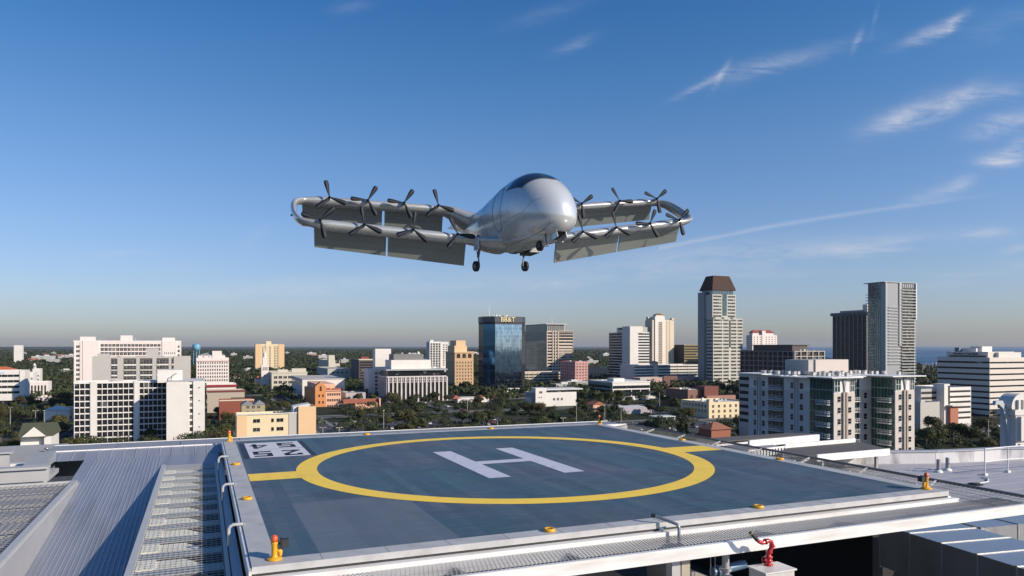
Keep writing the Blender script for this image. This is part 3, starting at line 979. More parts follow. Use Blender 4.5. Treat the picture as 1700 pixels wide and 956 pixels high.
rim = [(-.20, -.06 + .09 * math.cos(k * math.pi / 8), .16 + .09 * math.sin(k * math.pi / 8)) for k in range(17)]
m.tube(rim, .012, 6); m.build('hand_wheel', M_red, fm)
fm.scale = (.74, .74, .74); eb.scale = (.85, .85, .85)

for i, (x, h, lb) in enumerate(((1129, 4.3, 'pale rolled steel column below the near beam, nearer the screen of louvres'), (1150, 4.32, 'tan square column below the near beam'), (1247, 4.3, 'round grey pipe column beside the equipment box'))):
    a, b = AT(x, 935, 4.3)
    m = MB()
    if i < 2:
        m.box(-.10, .10, -.10, .10, -6, 0); m.box(-.13, .13, -.13, .13, -.06, -.01)
    else:
        m.tube([(0, 0, -6), (0, 0, 0)], .075, 14); m.tube([(0, 0, -.42), (0, 0, -.36)], .12, 14)
    deck('steel_column', m, mat('weathered column %d' % i, ((.45, .45, .45), (.42, .38, .30), (.40, .40, .41))[i], .5, .1), at=(a, -1.0, DZ(4.24)), label=lb, cat='column', group='columns under the near beam')
lb = deck_root('louvre_box', AT(1178, 935, 4.3)[0], -.2, DZ(4.25), label='grey slatted vent housing in the dark below the near beam', cat='vent')
m = MB(); m.box(-.25, .25, -.2, .6, -2.2, -.1); m.prism([(.25, -.2), (1.3, -.2), (1.3, .6), (.25, .6)], -2.2, lambda x, y: -.95 - (1.3 - x) * -.45)
m.build('housing', mat('dull housing', (.28, .27, .25), .6), lb)
m = MB()
for k in range(14): m.beam((-.24, -.22, -.25 - k * .08), (.24, -.22, -.25 - k * .08), .02, .03)
m.build('louvre_blades', M_grey, lb)
bp = deck_root('blue_pipe', AT(1195, 948, 4.9)[0], AT(1195, 948, 4.9)[1], DZ(4.9), label='dull blue pipe running into the equipment box', cat='pipe')
m = MB(); m.tube([(-.2, 0, 0), (.75, .1, .04)], .10, 14); m.build('pipe', mat('blue pipe paint', (.10, .17, .26), .4, .2), bp)
m = MB(); m.tube([(-.1, 0, 0), (-.05, 0, 0)], .14, 14); m.tube([(.3, -.3, -.25), (.1, .0, -.02)], .05, 10); m.build('flange', mat('dark blue flange', (.07, .12, .2), .4), bp)
for i, x in enumerate((1205, 1215, 1240)):
    a, b = AT(x, 925, 4.25)
    m = MB(); m.tube([(0, 0, -1.2), (0, 0, 0)], .008, 6)
    deck('hanger_rod', m, M_galv, at=(a, -.9, DZ(4.2)), label='thin steel hanger rod below the near beam beside the blue pipe', cat='rod', group='hanger rods')


def duct(name, P, Q, w, h, lb, seams, group='ventilation ducts'):
    """rectangular duct between two plan points (a, b, ztop)"""
    o = deck_root(name, P[0], P[1], P[2], label=lb, cat='duct', group=group)
    Lx, Ly, Lz = Q[0] - P[0], Q[1] - P[1], Q[2] - P[2]
    m = MB(); m.beam((0, 0, -h / 2), (Lx, Ly, Lz - h / 2), w, h)
    m.build('body', M_galv, o)
    for k in range(seams + 1):
        f = k / seams
        m = MB()
        c0 = Vector((Lx, Ly, Lz)) * f + Vector((0, 0, -h / 2)); dn = Vector((Lx, Ly, Lz)).normalized() * .03
        m.beam(c0 - dn, c0 + dn, w + .05, h + .05)
        m.build('joint_flange', mat('duct flange', (.38, .39, .40), .45, .5), o)
    return o


duct('duct', (19.95, 3.2, DZ(5.55)), (18.9, -4.8, DZ(5.55)), 2.45, 1.3, 'big square galvanised duct running out from under the near beam', 7)
duct('duct', (22.6, 3.6, DZ(5.9)), (27.5, 3.2, DZ(5.9)), 1.7, 1.6, 'tall galvanised duct housing behind the big square duct', 3)
duct('duct', (17.0, 1.6, DZ(6.9)), (17.6, -3.4, DZ(6.9)), 1.5, 1.0, 'lower dark blue duct beside the big square duct', 3)
duct('duct', (22.9, 2.3, DZ(6.3)), (22.8, -4, DZ(6.6)), 1.0, 1.0, 'narrow galvanised duct nearest the frame edge', 4)

# ------------------------------------------------------------------ the aircraft
YAW, PIT, ROL = 0.60, 0.12, -0.034
SPAN = {1: 0.972, -1: 1.045}
CRAFT = Vector((0.16, 30.0, ZC + 4.23))
Fd = Vector((math.sin(YAW), -math.cos(YAW), 0)); Rd = Vector((-math.cos(YAW), -math.sin(YAW), 0)); Ud = Vector((0, 0, 1))
F2 = Fd * math.cos(PIT) + Ud * math.sin(PIT); U2 = Ud * math.cos(PIT) - Fd * math.sin(PIT)
R3 = Rd * math.cos(ROL) + U2 * math.sin(ROL); U3 = U2 * math.cos(ROL) - Rd * math.sin(ROL)
MC = Matrix((R3, F2, U3)).transposed()


def craft_at(px, py, y):
    """point of the plane `fwd = y` of the aircraft that the photograph shows at px, py"""
    ray = Vector(((px - 850) / FPX, 1.0, (575 - py) / FPX))
    o = Vector((0, 0, ZC)) - CRAFT
    n = F2
    t = (y - n.dot(o)) / n.dot(ray)
    p = MC.transposed() @ (o + ray * t)
    return p


ac = empty('aircraft', CRAFT, label='white electric aircraft with joined double wings hovering above the helipad', cat='aircraft')
ac.rotation_euler = MC.to_euler()


def hull_mat():
    m = bpy.data.materials.new('pearl white hull')
    m.use_nodes = True
    b = m.node_tree.nodes['Principled BSDF']
    t = NT(m.node_tree)
    b.inputs['Metallic'].default_value = 0.38
    b.inputs['Coat Weight'].default_value = 0.7
    b.inputs['Coat Roughness'].default_value = 0.06
    tc = t.n('ShaderNodeTexCoord'); nz = t.n('ShaderNodeTexNoise'); nz.inputs['Scale'].default_value = 1.6; nz.inputs['Detail'].default_value = 5
    t.l(tc.outputs['Object'], nz.inputs['Vector'])
    c = t.mix(nz.outputs['Fac'], (0.64, 0.67, 0.68), (0.69, 0.70, 0.69))
    t.l(c, b.inputs['Base Color'])
    t.l(t.m('ADD', .22, t.m('MULTIPLY', nz.outputs['Fac'], .10)), b.inputs['Roughness'])
    return m


M_hull = hull_mat()
M_wing = mat('silver wing paint', (0.50, 0.51, 0.50), .28, .45, .03, 1, coat=.5)
M_flap = mat('dark grey flap', (0.20, 0.22, 0.21), .42, .35, .05, 1.5)
M_seam = mat('panel gap', (0.09, 0.10, 0.11), .6)
M_prop = mat('black carbon blade', (0.010, 0.012, 0.022), .65, 0, .1, 8)
M_strut = mat('dark landing strut', (0.12, 0.12, 0.125), .35, .7)


def crom(P, t):
    n = len(P) - 1
    i = min(int(t), n - 1); f = t - i
    p0 = P[max(i - 1, 0)]; p1 = P[i]; p2 = P[i + 1]; p3 = P[min(i + 2, n)]
    return [0.5 * ((2 * b) + (c - a) * f + (2 * a - 5 * b + 4 * c - e) * f * f + (-a + 3 * b - 3 * c + e) * f ** 3) for a, b, c, e in zip(p0, p1, p2, p3)]


# y, centre height, half height above, half height below, half width
SEC = [(1.3, .82, 1.56, 1.26, 1.24), (0.5, .86, 1.46, 1.28, 1.21), (-.3, .93, 1.22, 1.27, 1.12), (-1.1, 1.04, .92, 1.20, 1.00),
       (-1.9, 1.20, .68, 1.02, .78), (-2.7, 1.40, .50, .74, .56), (-3.5, 1.58, .36, .46, .40), (-4.3, 1.78, .26, .26, .24), (-5.0, 1.90, .10, .08, .08), (-5.3, 1.93, .02, .02, .02)]
NOSE = 3.52


def sec_at(y):
    if y >= 1.3:
        t = min((y - 1.3) / (NOSE - 1.3), .99999)
        k = (1 - t ** 2.15) ** (1 / 1.95)
        return [y, .82 - .50 * t ** 1.8, 1.56 * k, 1.26 * k, 1.24 * k]
    for i in range(len(SEC) - 1):
        if SEC[i][0] >= y >= SEC[i + 1][0]:
            t = i + (SEC[i][0] - y) / (SEC[i][0] - SEC[i + 1][0])
            if i == 0:
                f = t
                c = [u_ + (w_ - u_) * (f * f * (1.6 - .6 * f)) for u_, w_ in zip(SEC[0], SEC[1])]
            else:
                c = crom(SEC, t)
            c[0] = y
            return c
    return list(SEC[-1])


def hull_pt(y, phi, off=0.0):
    """phi 0 at the top, positive towards the aircraft's right"""
    _, cz, ht, hb_, w = sec_at(y)
    s, c = math.sin(phi), math.cos(phi)
    e = 0.92
    x = w * math.copysign(abs(s) ** e, s); z = (ht if c > 0 else hb_) * math.copysign(abs(c) ** e, c)
    p = Vector((x, y, cz + z))
    if off:
        n = Vector((s / max(w, .05), 0, c / max(ht if c > 0 else hb_, .05)))
        y2 = sec_at(min(y + .05, 3.55)); y1 = sec_at(min(y + .05, 3.55) - .1)
        slope = ((y2[2] + y2[4]) - (y1[2] + y1[4])) / 2 / .1
        n.normalize(); n.y = -slope; n.normalize()
        p += n * off
    return p


m = MB()
NA, NS = 64, 90
ys = [1.3 + (NOSE - 1.3) * math.cos(math.pi / 2 * k / 34) for k in range(0, 34)]
ys[0] = NOSE - .0005
NS = 90
ys += [1.3 - 6.59 * k / 56 for k in range(57)]
v = []
for y in ys:
    v += [hull_pt(y, 2 * math.pi * j / NA) for j in range(NA)]
fs = []
for i in range(NS):
    for j in range(NA):
        fs.append((i * NA + j, i * NA + (j + 1) % NA, (i + 1) * NA + (j + 1) % NA, (i + 1) * NA + j))
fs.append(tuple(range(NA - 1, -1, -1))); fs.append(tuple(NS * NA + j for j in range(NA)))
m.add(v, fs, 0, True)
fus = m.build('fuselage', M_hull, ac)

M_screen = mat('dark cockpit glass', (0.018, 0.028, 0.045), .06, 0, .05, 2, spec=.9, coat=1.0)


def patch(name, outline_front, outline_rear, phi0, phi1, off, mats, parent, nu=20, nv=14):
    m = MB()
    v = []
    for i in range(nu + 1):
        ph = phi0 + (phi1 - phi0) * i / nu
        yf, yr = outline_front(ph), outline_rear(ph)
        for j in range(nv + 1):
            v.append(hull_pt(yr + (yf - yr) * j / nv, ph, off))
    fs = [(i * (nv + 1) + j, (i + 1) * (nv + 1) + j, (i + 1) * (nv + 1) + j + 1, i * (nv + 1) + j + 1) for i in range(nu) for j in range(nv)]
    m.add(v, fs, 0, True)
    return m.build(name, mats, parent)


def yfr(ph): return 2.74 - 0.80 * (abs(ph) / R(66)) ** 1.5
def yre(ph): return 2.14 - 1.10 * (abs(ph) / R(66)) ** 1.2
def yfr2(ph): return yfr(ph) + .05
def yre2(ph): return yre(ph) - .05


patch('screen_seal', yfr2, yre2, R(-58), R(58), .006, M_seam, fus, 44)
for (p0, p1) in ((11, 56), (-9, 9), (-56, -11)):
    patch('windscreen', yfr, yre, R(p0), R(p1), .012, M_screen, fus)


def hull_line(pts, r=.009):
    m = MB(); m.tube([hull_pt(y, R(p), .002) for y, p in pts], r, 5)
    return m


def dense(pts, n=10):
    o = []
    for a, b in zip(pts[:-1], pts[1:]):
        for k in range(n):
            o.append((a[0] + (b[0] - a[0]) * k / n, a[1] + (b[1] - a[1]) * k / n))
    o.append(pts[-1]); return o


for s in (1, -1):
    hull_line(dense([(.95, 62 * s), (.85, 85 * s), (.80, 106 * s), (.72, 114 * s), (.42, 116 * s), (.30, 110 * s), (.24, 88 * s), (.28, 55 * s), (.5, 42 * s), (.85, 45 * s), (.95, 62 * s)])).build('door_outline', M_seam, fus)
for yy in (-1.5, -.55):
    hull_line([(yy, 12 * k) for k in range(31)], .005).build('panel_seam', M_seam, fus)
hull_line(dense([(2.95, 70), (2.2, 96), (1.3, 104), (.9, 104)]), .005).build('panel_seam', M_seam, fus)
hull_line(dense([(3.1, 130), (2.7, 142), (1.9, 148), (.5, 150)])).build('belly_seam', M_seam, fus)

# joined wings: one closed band of aerofoil on each side
FD, RD_ = 0.11, 0.068          # rise of the front and rear wing per metre of span
YR, ZR = -2.45, 1.98
WS, WDY = -0.25, -0.36      # wings sit this much aft on the hull, with a slight yaw of their own


def WT(p):
    x, y, z = p
    return Vector((x * math.cos(WS) - y * math.sin(WS), x * math.sin(WS) + y * math.cos(WS) + WDY, z))




def front_wing(s): return (s, 0.0, s * FD, .72, .42)


def rear_wing(s): return (s, YR, ZR + s * RD_, .70, .39)


def wing_path():
    P = [(.3, -.1, .0, 2.3, .66), (.85, -.06, .04, 1.9, .58), (1.25, -.02, .10, 1.25, .44), (1.65, 0, .165, .86, .36), (2.2, 0, .24, .68, .32)]
    P += [front_wing(s) for s in (3, 4, 5, 6, 7, 7.6)]
    P += [(8.1, -.02, .92, .58, .27), (8.45, -.25, 1.08, .50, .24), (8.62, -.75, 1.42, .46, .22), (8.64, -1.35, 1.86, .46, .22), (8.52, -1.95, 2.27, .50, .24), (8.2, -2.35, 2.48, .56, .26)]
    P += [rear_wing(s) for s in (7.6, 7, 6, 5, 4, 3.3, 2.7)]
    P += [(2.1, YR, 2.10, .85, .42), (1.65, YR + .02, 1.95, 1.15, .56), (1.15, YR + .05, 1.66, 1.6, .70), (.6, YR + .1, 1.50, 1.9, .74), (.1, YR + .1, 1.5, 2.0, .7)]
    return P


def wing(side):
    P = wing_path()
    m = MB()
    n = (len(P) - 1) * 6
    ring = []
    NP = 20
    pts = [crom(P, k / 6) for k in range(n + 1)]
    for k in range(n + 1):
        p = Vector(pts[k][:3]); c, th = pts[k][3], pts[k][4]
        a = Vector(pts[max(k - 1, 0)][:3]); b = Vector(pts[min(k + 1, n)][:3])
        T = (b - a).normalized()
        Cx = Vector((0, 1, 0)); Cx = (Cx - T * Cx.dot(T))
        if Cx.length < .3: Cx = Vector((0, .3, 1)); Cx = Cx - T * Cx.dot(T)
        Cx.normalize(); Nn = T.cross(Cx)
        for j in range(NP):
            t = 2 * math.pi * j / NP
            x = math.cos(t); z = math.sin(t)
            xx = c * (.5 * x + .0) - (c * .12 if x < 0 else 0) * abs(x)
            zz = th * .5 * z * (1 if x > -.2 else max(.35, 1 + (x + .2) * .7))
            ring.append(p + Cx * xx + Nn * zz)
    ring = [WT((q.x * side * SPAN[side], q.y, q.z)) for q in ring]
    fs = []
    for i in range(n):
        for j in range(NP):
            f = (i * NP + j, i * NP + (j + 1) % NP, (i + 1) * NP + (j + 1) % NP, (i + 1) * NP + j)
            fs.append(f if side > 0 else f[::-1])
    m.add(ring, fs, 0, True)
    return m.build('joined_wing', M_wing, ac)


def hub_s(px, py, rear):
    """how far out along the wing the photograph shows this propeller"""
    best = None
    for k in range(-900, 901):
        s = k / 100.0
        w = (rear_wing if rear else front_wing)(abs(s) / SPAN[1 if s > 0 else -1])
        p = CRAFT + MC @ WT((s, w[1] + .62, w[2]))
        x = 850 + FPX * p.x / p.y
        if best is None or abs(x - px) < best[0]: best = (abs(x - px), s)
    return best[1]


def flap(s0, s1, rear, side, wing_o, ang=62):
    m = MB()
    w0, w1 = (rear_wing if rear else front_wing)(s0), (rear_wing if rear else front_wing)(s1)
    a = R(ang)
    d = Vector((0, -math.cos(a), -math.sin(a)))

    def edge(w, s):
        p = Vector((s, w[1] - .34, w[2] - .05))
        L = (1.02 - .035 * s) if not rear else (.86 - .02 * s)
        return p, p + d * L * .42 + Vector((0, .0, 0)), p + d * L * .42 + Vector((0, -.02, 0)), p + d * L
    nrm = Vector((0, -math.sin(a), math.cos(a)))
    for (i0, i1, t0, t1) in ((0, 1, .085, .05), (2, 3, .05, .02)):
        e0, e1 = edge(w0, s0), edge(w1, s1)
        v = [e0[i0] + nrm * t0, e0[i0] - nrm * t0, e0[i1] - nrm * t1, e0[i1] + nrm * t1]
        v += [e1[i0] + nrm * t0, e1[i0] - nrm * t0, e1[i1] - nrm * t1, e1[i1] + nrm * t1]
        v = [WT((q.x * side * SPAN[side], q.y, q.z)) for q in v]
        m.add(v, [(0, 1, 2, 3), (7, 6, 5, 4), (0, 4, 5, 1), (1, 5, 6, 2), (2, 6, 7, 3), (3, 7, 4, 0)])
    return m.build('flap', M_flap, wing_o)


# propeller: hub, nacelle, three blades
rotor = {}
mb = MB()
for k in range(3):
    pr = [(.05, .030, 30), (.14, .045, 26), (.30, .070, 20), (.46, .092, 14), (.60, .100, 10), (.68, .085, 8), (.71, .04, 8)]
    v = []
    for r_, c_, tw in pr:
        t = R(tw)
        for (cc_, hh) in ((1, 0), (0, .12), (-1, 0), (0, -.10)):
            x = cc_ * c_ * math.cos(t) - hh * c_ * math.sin(t)
            y = cc_ * c_ * math.sin(t) + hh * c_ * math.cos(t)
            a = k * 2 * math.pi / 3
            v.append((x * math.cos(a) + r_ * math.sin(a), y, -x * math.sin(a) + r_ * math.cos(a)))
    fs = []
    for i in range(len(pr) - 1):
        for j in range(4):
            fs.append((i * 4 + j, i * 4 + (j + 1) % 4, (i + 1) * 4 + (j + 1) % 4, (i + 1) * 4 + j))
    mb.add(v, fs, 0, True)
rotor['blades'] = mb.mesh('blades', M_prop)
mb = MB()
mb.tube([(0, .12, 0), (0, .10, 0), (0, .04, 0), (0, -.06, 0)], [.005, .03, .048, .055], 14)
rotor['spinner'] = mb.mesh('spinner', M_prop)
mb = MB()
mb.tube([(0, 0, 0), (0, -.05, 0), (0, -.30, 0), (0, -.62, -.01), (0, -.75, -.02)], [.04, .06, .075, .075, .02], 14)
rotor['nacelle'] = mb.mesh('nacelle', mat('silver nacelle', (.40, .41, .41), .3, .6))

HUBS = [(547, 331, 1, -8), (611, 338, 1, 35), (671, 343, 1, 38), (728, 347, 1, -10), (532, 364, 0, 50), (605, 373, 0, -4), (686, 381, 0, 12), (760, 391, 0, -20),
        (966, 348, 1, 58), (1029, 345, 1, -28), (1091, 343, 1, 54), (968, 389, 0, -8), (1023, 385, 0, -6), (1079, 380, 0, 30), (1128, 374, 0, 50)]
for side in (1, -1):
    w = wing(side)
    if side == 1: segs = [(8.0, 5.2), (5.12, 1.9)]; rsegs = [(8.15, 4.78), (4.66, 2.05)]
    else: segs = [(8.0, 5.1), (5.0, 2.1)]; rsegs = [(8.2, 3.1), (2.95, 1.6)]
    for (s0, s1) in segs: flap(s0, s1, False, side, w, 60)
    for (s0, s1) in rsegs: flap(s0, s1, True, side, w, 62)
    m = MB(); m.tube([WT((side * SPAN[side] * 8.72, -.9, 1.5)), WT((side * SPAN[side] * 8.78, -.95, 1.5))], .04, 10)
    m.build('tip_lamp', mat('green lamp' if side > 0 else 'red lamp', (.02, .3, .08) if side > 0 else (.4, .02, .02), .2), w)
hubs = []
for (px, py, rear, ph) in HUBS:
    hubs.append((hub_s(px, py, rear), rear, ph))
hubs.append((-2.0, 1, 20))
for (s, rear, ph) in hubs:
    w = (rear_wing if rear else front_wing)(abs(s) / SPAN[1 if s > 0 else -1])
    e = empty('propeller', WT((s, w[1] + .62, w[2] + .03)))
    e.parent = ac
    e.rotation_euler = (0, 0, WS)
    b = link('blades', rotor['blades'], e, rot=(0, R(-ph), 0))
    link('spinner', rotor['spinner'], e)
    link('nacelle', rotor['nacelle'], e)

# landing gear


def wheel(parent, c, r, w):
    m = MB(); m.tube([(c[0] - w / 2, c[1], c[2]), (c[0] - w * .42, c[1], c[2]), (c[0] + w * .42, c[1], c[2]), (c[0] + w / 2, c[1], c[2])], [r * .82, r, r, r * .82], 20)
    t = m.build('tyre', M_black, parent)
    m = MB(); m.tube([(c[0] - w / 2 - .008, c[1], c[2]), (c[0] + w / 2 + .008, c[1], c[2])], r * .5, 16); m.build('rim', M_strut, parent)
    return t


for (tx, ty, wx, wy, sd) in ((796, 412, 791, 442, 1), (867, 410, 871, 442, -1)):
    y = -.35
    T = craft_at(tx, ty, y); Wc = craft_at(wx, wy, y - .05)
    e = empty('landing_gear', (T.x, T.y, T.z)); e.parent = ac
    d_ = Wc - T
    m = MB(); m.tube([(0, 0, .55), (d_.x * .1 - .02 * sd, 0, 0), (d_.x * .55, 0, d_.z * .5)], .055, 10); m.tube([(d_.x * .5, 0, d_.z * .45), (d_.x - .12 * sd, -.02, d_.z)], .032, 8)
    m.tube([(d_.x - .14 * sd, -.02, d_.z), (d_.x, -.05, d_.z)], .03, 8); m.tube([(0, -.25, .2), (d_.x * .6, 0, d_.z * .55)], .02, 6)
    m.build('strut', M_strut, e)
    wheel(e, (d_.x + .02 * sd, d_.y, d_.z), .21, .12)
m = MB()
Dr = craft_at(878, 412, -.3)
m.box(Dr.x - .28, Dr.x + .28, -.6, .1, Dr.z - .26, Dr.z + .22); m.build('gear_door', mat('dark bay box', (.05, .05, .055), .3), ac)
m = MB()
Dr = craft_at(791, 406, -.3)
m.beam((Dr.x + .02, -.25, Dr.z + .25), (Dr.x + .05, -.25, Dr.z - .22), .04, .34); m.build('gear_door', M_hull, ac)
T = craft_at(905, 380, 2.6); Wc = craft_at(899, 408, 2.55)
e = empty('nose_gear', (T.x, T.y, T.z)); e.parent = ac
d_ = Wc - T
m = MB(); m.tube([(0, .1, .5), (0, 0, 0), (-.03, d_.y, d_.z * .7), (-.10, d_.y, d_.z)], [.05, .045, .03, .03], 10); m.tube([(-.12, d_.y, d_.z), (.08, d_.y, d_.z)], .025, 8); m.tube([(.02, .45, .35), (0, .0, -.1)], .02, 6)
m.build('strut', M_strut, e)
wheel(e, (d_.x + .07, d_.y, d_.z), .20, .11)
# open nose bay: a dark well with its lips
m = MB()
v = []
for (yy, p) in ((3.95, 160), (3.95, 186), (2.9, 190), (2.9, 164)):
    v.append((yy, p))
patch('nose_bay', lambda ph: 3.02, lambda ph: 2.25, R(166), R(192), .010, M_black, fus, 8, 8)
for p in (165, 193):
    m = MB()
    a = [hull_pt(y, R(p), .0) for y in (3.0, 2.65, 2.3)]
    for i in range(2):
        A, B = a[i], a[i + 1]
        m.beam(A + Vector((0, 0, -.10)), B + Vector((0, 0, -.10)), .025, .24)
    m.build('bay_door', M_hull, fus)
m = MB()
for s in (1, -1):
    pts = [hull_pt(y, R(140 * s), .02) for y in (1.9, 1.1, .4, -.4, -1.2)]
    m.tube(pts, [.01, .05, .06, .05, .01], 8)
m.build('belly_strake', M_hull, fus)

# ------------------------------------------------------------------ ground, roads, water
def ground_mat():
    m = bpy.data.materials.new('city ground')
    m.use_nodes = True
    t = NT(m.node_tree); b = m.node_tree.nodes['Principled BSDF']
    tc = t.n('ShaderNodeTexCoord')
    n1 = t.n('ShaderNodeTexNoise'); n1.inputs['Scale'].default_value = .02; n1.inputs['Detail'].default_value = 8; n1.inputs['Roughness'].default_value = .65
    n2 = t.n('ShaderNodeTexNoise'); n2.inputs['Scale'].default_value = .35; n2.inputs['Detail'].default_value = 6
    t.l(tc.outputs['Object'], n1.inputs['Vector']); t.l(tc.outputs['Object'], n2.inputs['Vector'])
    c = t.mix(t.m('MULTIPLY', t.m('SUBTRACT', n1.outputs['Fac'], .45), 5, clamp=True), (.028, .038, .018), (.085, .080, .068))
    c = t.mix(n2.outputs['Fac'], c, (.022, .028, .016))
    t.l(c, b.inputs['Base Color']); b.inputs['Roughness'].default_value = .95; b.inputs['Specular IOR Level'].default_value = .1
    return m


m = MB(); BIG = 60000.0
m.quad((-BIG, -8000, 0), (BIG, -8000, 0), (BIG, BIG * 1.6, 0), (-BIG, BIG * 1.6, 0))
m.build('ground', ground_mat(), kind='structure')


def water_mat():
    m = bpy.data.materials.new('bay water')
    m.use_nodes = True
    t = NT(m.node_tree); b = m.node_tree.nodes['Principled BSDF']
    b.inputs['Base Color'].default_value = (.010, .060, .14, 1); b.inputs['Roughness'].default_value = .22; b.inputs['IOR'].default_value = 1.33
    tc = t.n('ShaderNodeTexCoord')
    w = t.n('ShaderNodeTexNoise'); w.inputs['Scale'].default_value = .6; w.inputs['Detail'].default_value = 4; t.l(tc.outputs['Object'], w.inputs['Vector'])
    q = t.n('ShaderNodeMapping'); q.inputs['Scale'].default_value = (.0006, .0025, 1); t.l(tc.outputs['Object'], q.inputs[0])
    p = t.n('ShaderNodeTexNoise'); p.inputs['Scale'].default_value = 1; p.inputs['Detail'].default_value = 5; t.l(q.outputs[0], p.inputs['Vector'])
    t.l(t.m('ADD', .12, t.m('MULTIPLY', p.outputs['Fac'], .45)), b.inputs['Roughness'])
    bp = t.n('ShaderNodeBump'); bp.inputs['Strength'].default_value = .9; bp.inputs['Distance'].default_value = .5
    t.l(w.outputs['Fac'], bp.inputs['Height']); t.l(bp.outputs[0], b.inputs['Normal'])
    return m


def GP(px, D):
    return Vector(((px - 850) / FPX * D, D))


SHORE = [GP(1760, 1200), GP(1600, 1500), GP(1530, 1560), GP(1465, 1750), GP(1420, 1900), GP(1380, 2250), GP(1300, 3300), GP(1262, 5200), GP(1235, 9000), GP(1222, 30000)]
m = MB()
poly = [(p.x, p.y) for p in SHORE] + [(SHORE[-1].x + 3000, 90000), (58000, 90000), (58000, 1200)]
m.add([(x, y, .3) for x, y in poly[::-1]], [tuple(range(len(poly)))])
m.build('bay_water', water_mat(), kind='structure')


def in_water(x, y):
    c = False
    n = len(poly)
    for i in range(n):
        x0, y0 = poly[i]; x1, y1 = poly[i - 1]
        if (y0 > y) != (y1 > y) and x < (x1 - x0) * (y - y0) / (y1 - y0) + x0: c = not c
    return c


M_asph = mat('street asphalt', (.055, .055, .06), .85, 0, .12, .05)
M_walk = mat('pale pavement', (.20, .195, .18), .85, 0, .1, .1)
NS_ROADS = [-260, -150, -45, 62, 168, 290, 420]
EW_ROADS = [262, 372, 478, 590, 720, 880, 1050]
m = MB(); w_ = MB(); ln = MB()
for a in NS_ROADS:
    m.box(a - 5, a + 5, 60, 1400, .02, .06); w_.box(a - 8, a - 5.2, 60, 1400, .02, .16); w_.box(a + 5.2, a + 8, 60, 1400, .02, .16)
    for k in range(100):
        ln.box(a - .08, a + .08, 90 + k * 12, 93 + k * 12, .06, .066)
for b in EW_ROADS:
    m.box(-420, 700, b - 5, b + 5, .02, .064); w_.box(-420, 700, b - 8, b - 5.2, .02, .163); w_.box(-420, 700, b + 5.2, b + 8, .02, .163)
for (a0, a1, b0, b1) in ((-38, 55, 270, 330), (70, 160, 385, 440), (176, 280, 300, 364), (-142, -55, 385, 470), (-38, 55, 385, 420), (-250, -160, 270, 360)):
    m.box(a0, a1, b0, b1, .02, .068)
deck('street', m, M_asph, at=(0, 0, 0), kind='structure')
deck('pavement', w_, M_walk, at=(0, 0, 0), kind='structure')
deck('street_marking', ln, M_walk, at=(0, 0, 0), kind='structure')

# ------------------------------------------------------------------ buildings
FOOT = []                      # footprints in world coordinates: (origin, W, L)
M_bwhite = mat('white stucco', (.70, .67, .63), .8, 0, .04, .15, objvar=.03, dirt=((.5, .46, .42), .08, .25))
M_bpink = mat('pink white stucco', (.74, .665, .63), .8, 0, .04, .15)
M_bgrey = mat('warm grey render', (.46, .44, .41), .8, 0, .04, .15)
M_roofg = mat('gravel roof', (.33, .32, .31), .9, 0, .12, .2, dirt=((.18, .17, .16), .12, .5))
M_roofw = mat('white flat roof', (.62, .62, .61), .8, 0, .08, .2, dirt=((.35, .34, .33), .12, .5))
M_tile = mat('terracotta tile', (.34, .11, .06), .8, 0, .12, .8, stretch=(6, 1, 1))
G_std = glass('window glass', (.025, .028, .032), .12, 0, 1.45, .34, (.26, .25, .22))
G_dark = glass('dark window glass', (.016, .018, .022), .22, 0, 1.25, .12, (.16, .16, .17))
G_band = glass('dark band glass', (.016, .02, .028), .18, 0, 1.28, .03)


def place(pc, D):
    return GP(pc, D)


def reach(P, pxl, dirv):
    t = (pxl - 850) / FPX
    return (t * P.y - P.x) / (dirv.x - t * dirv.y)


def zat(py, D):
    return ZC + (575 - py) / FPX * D


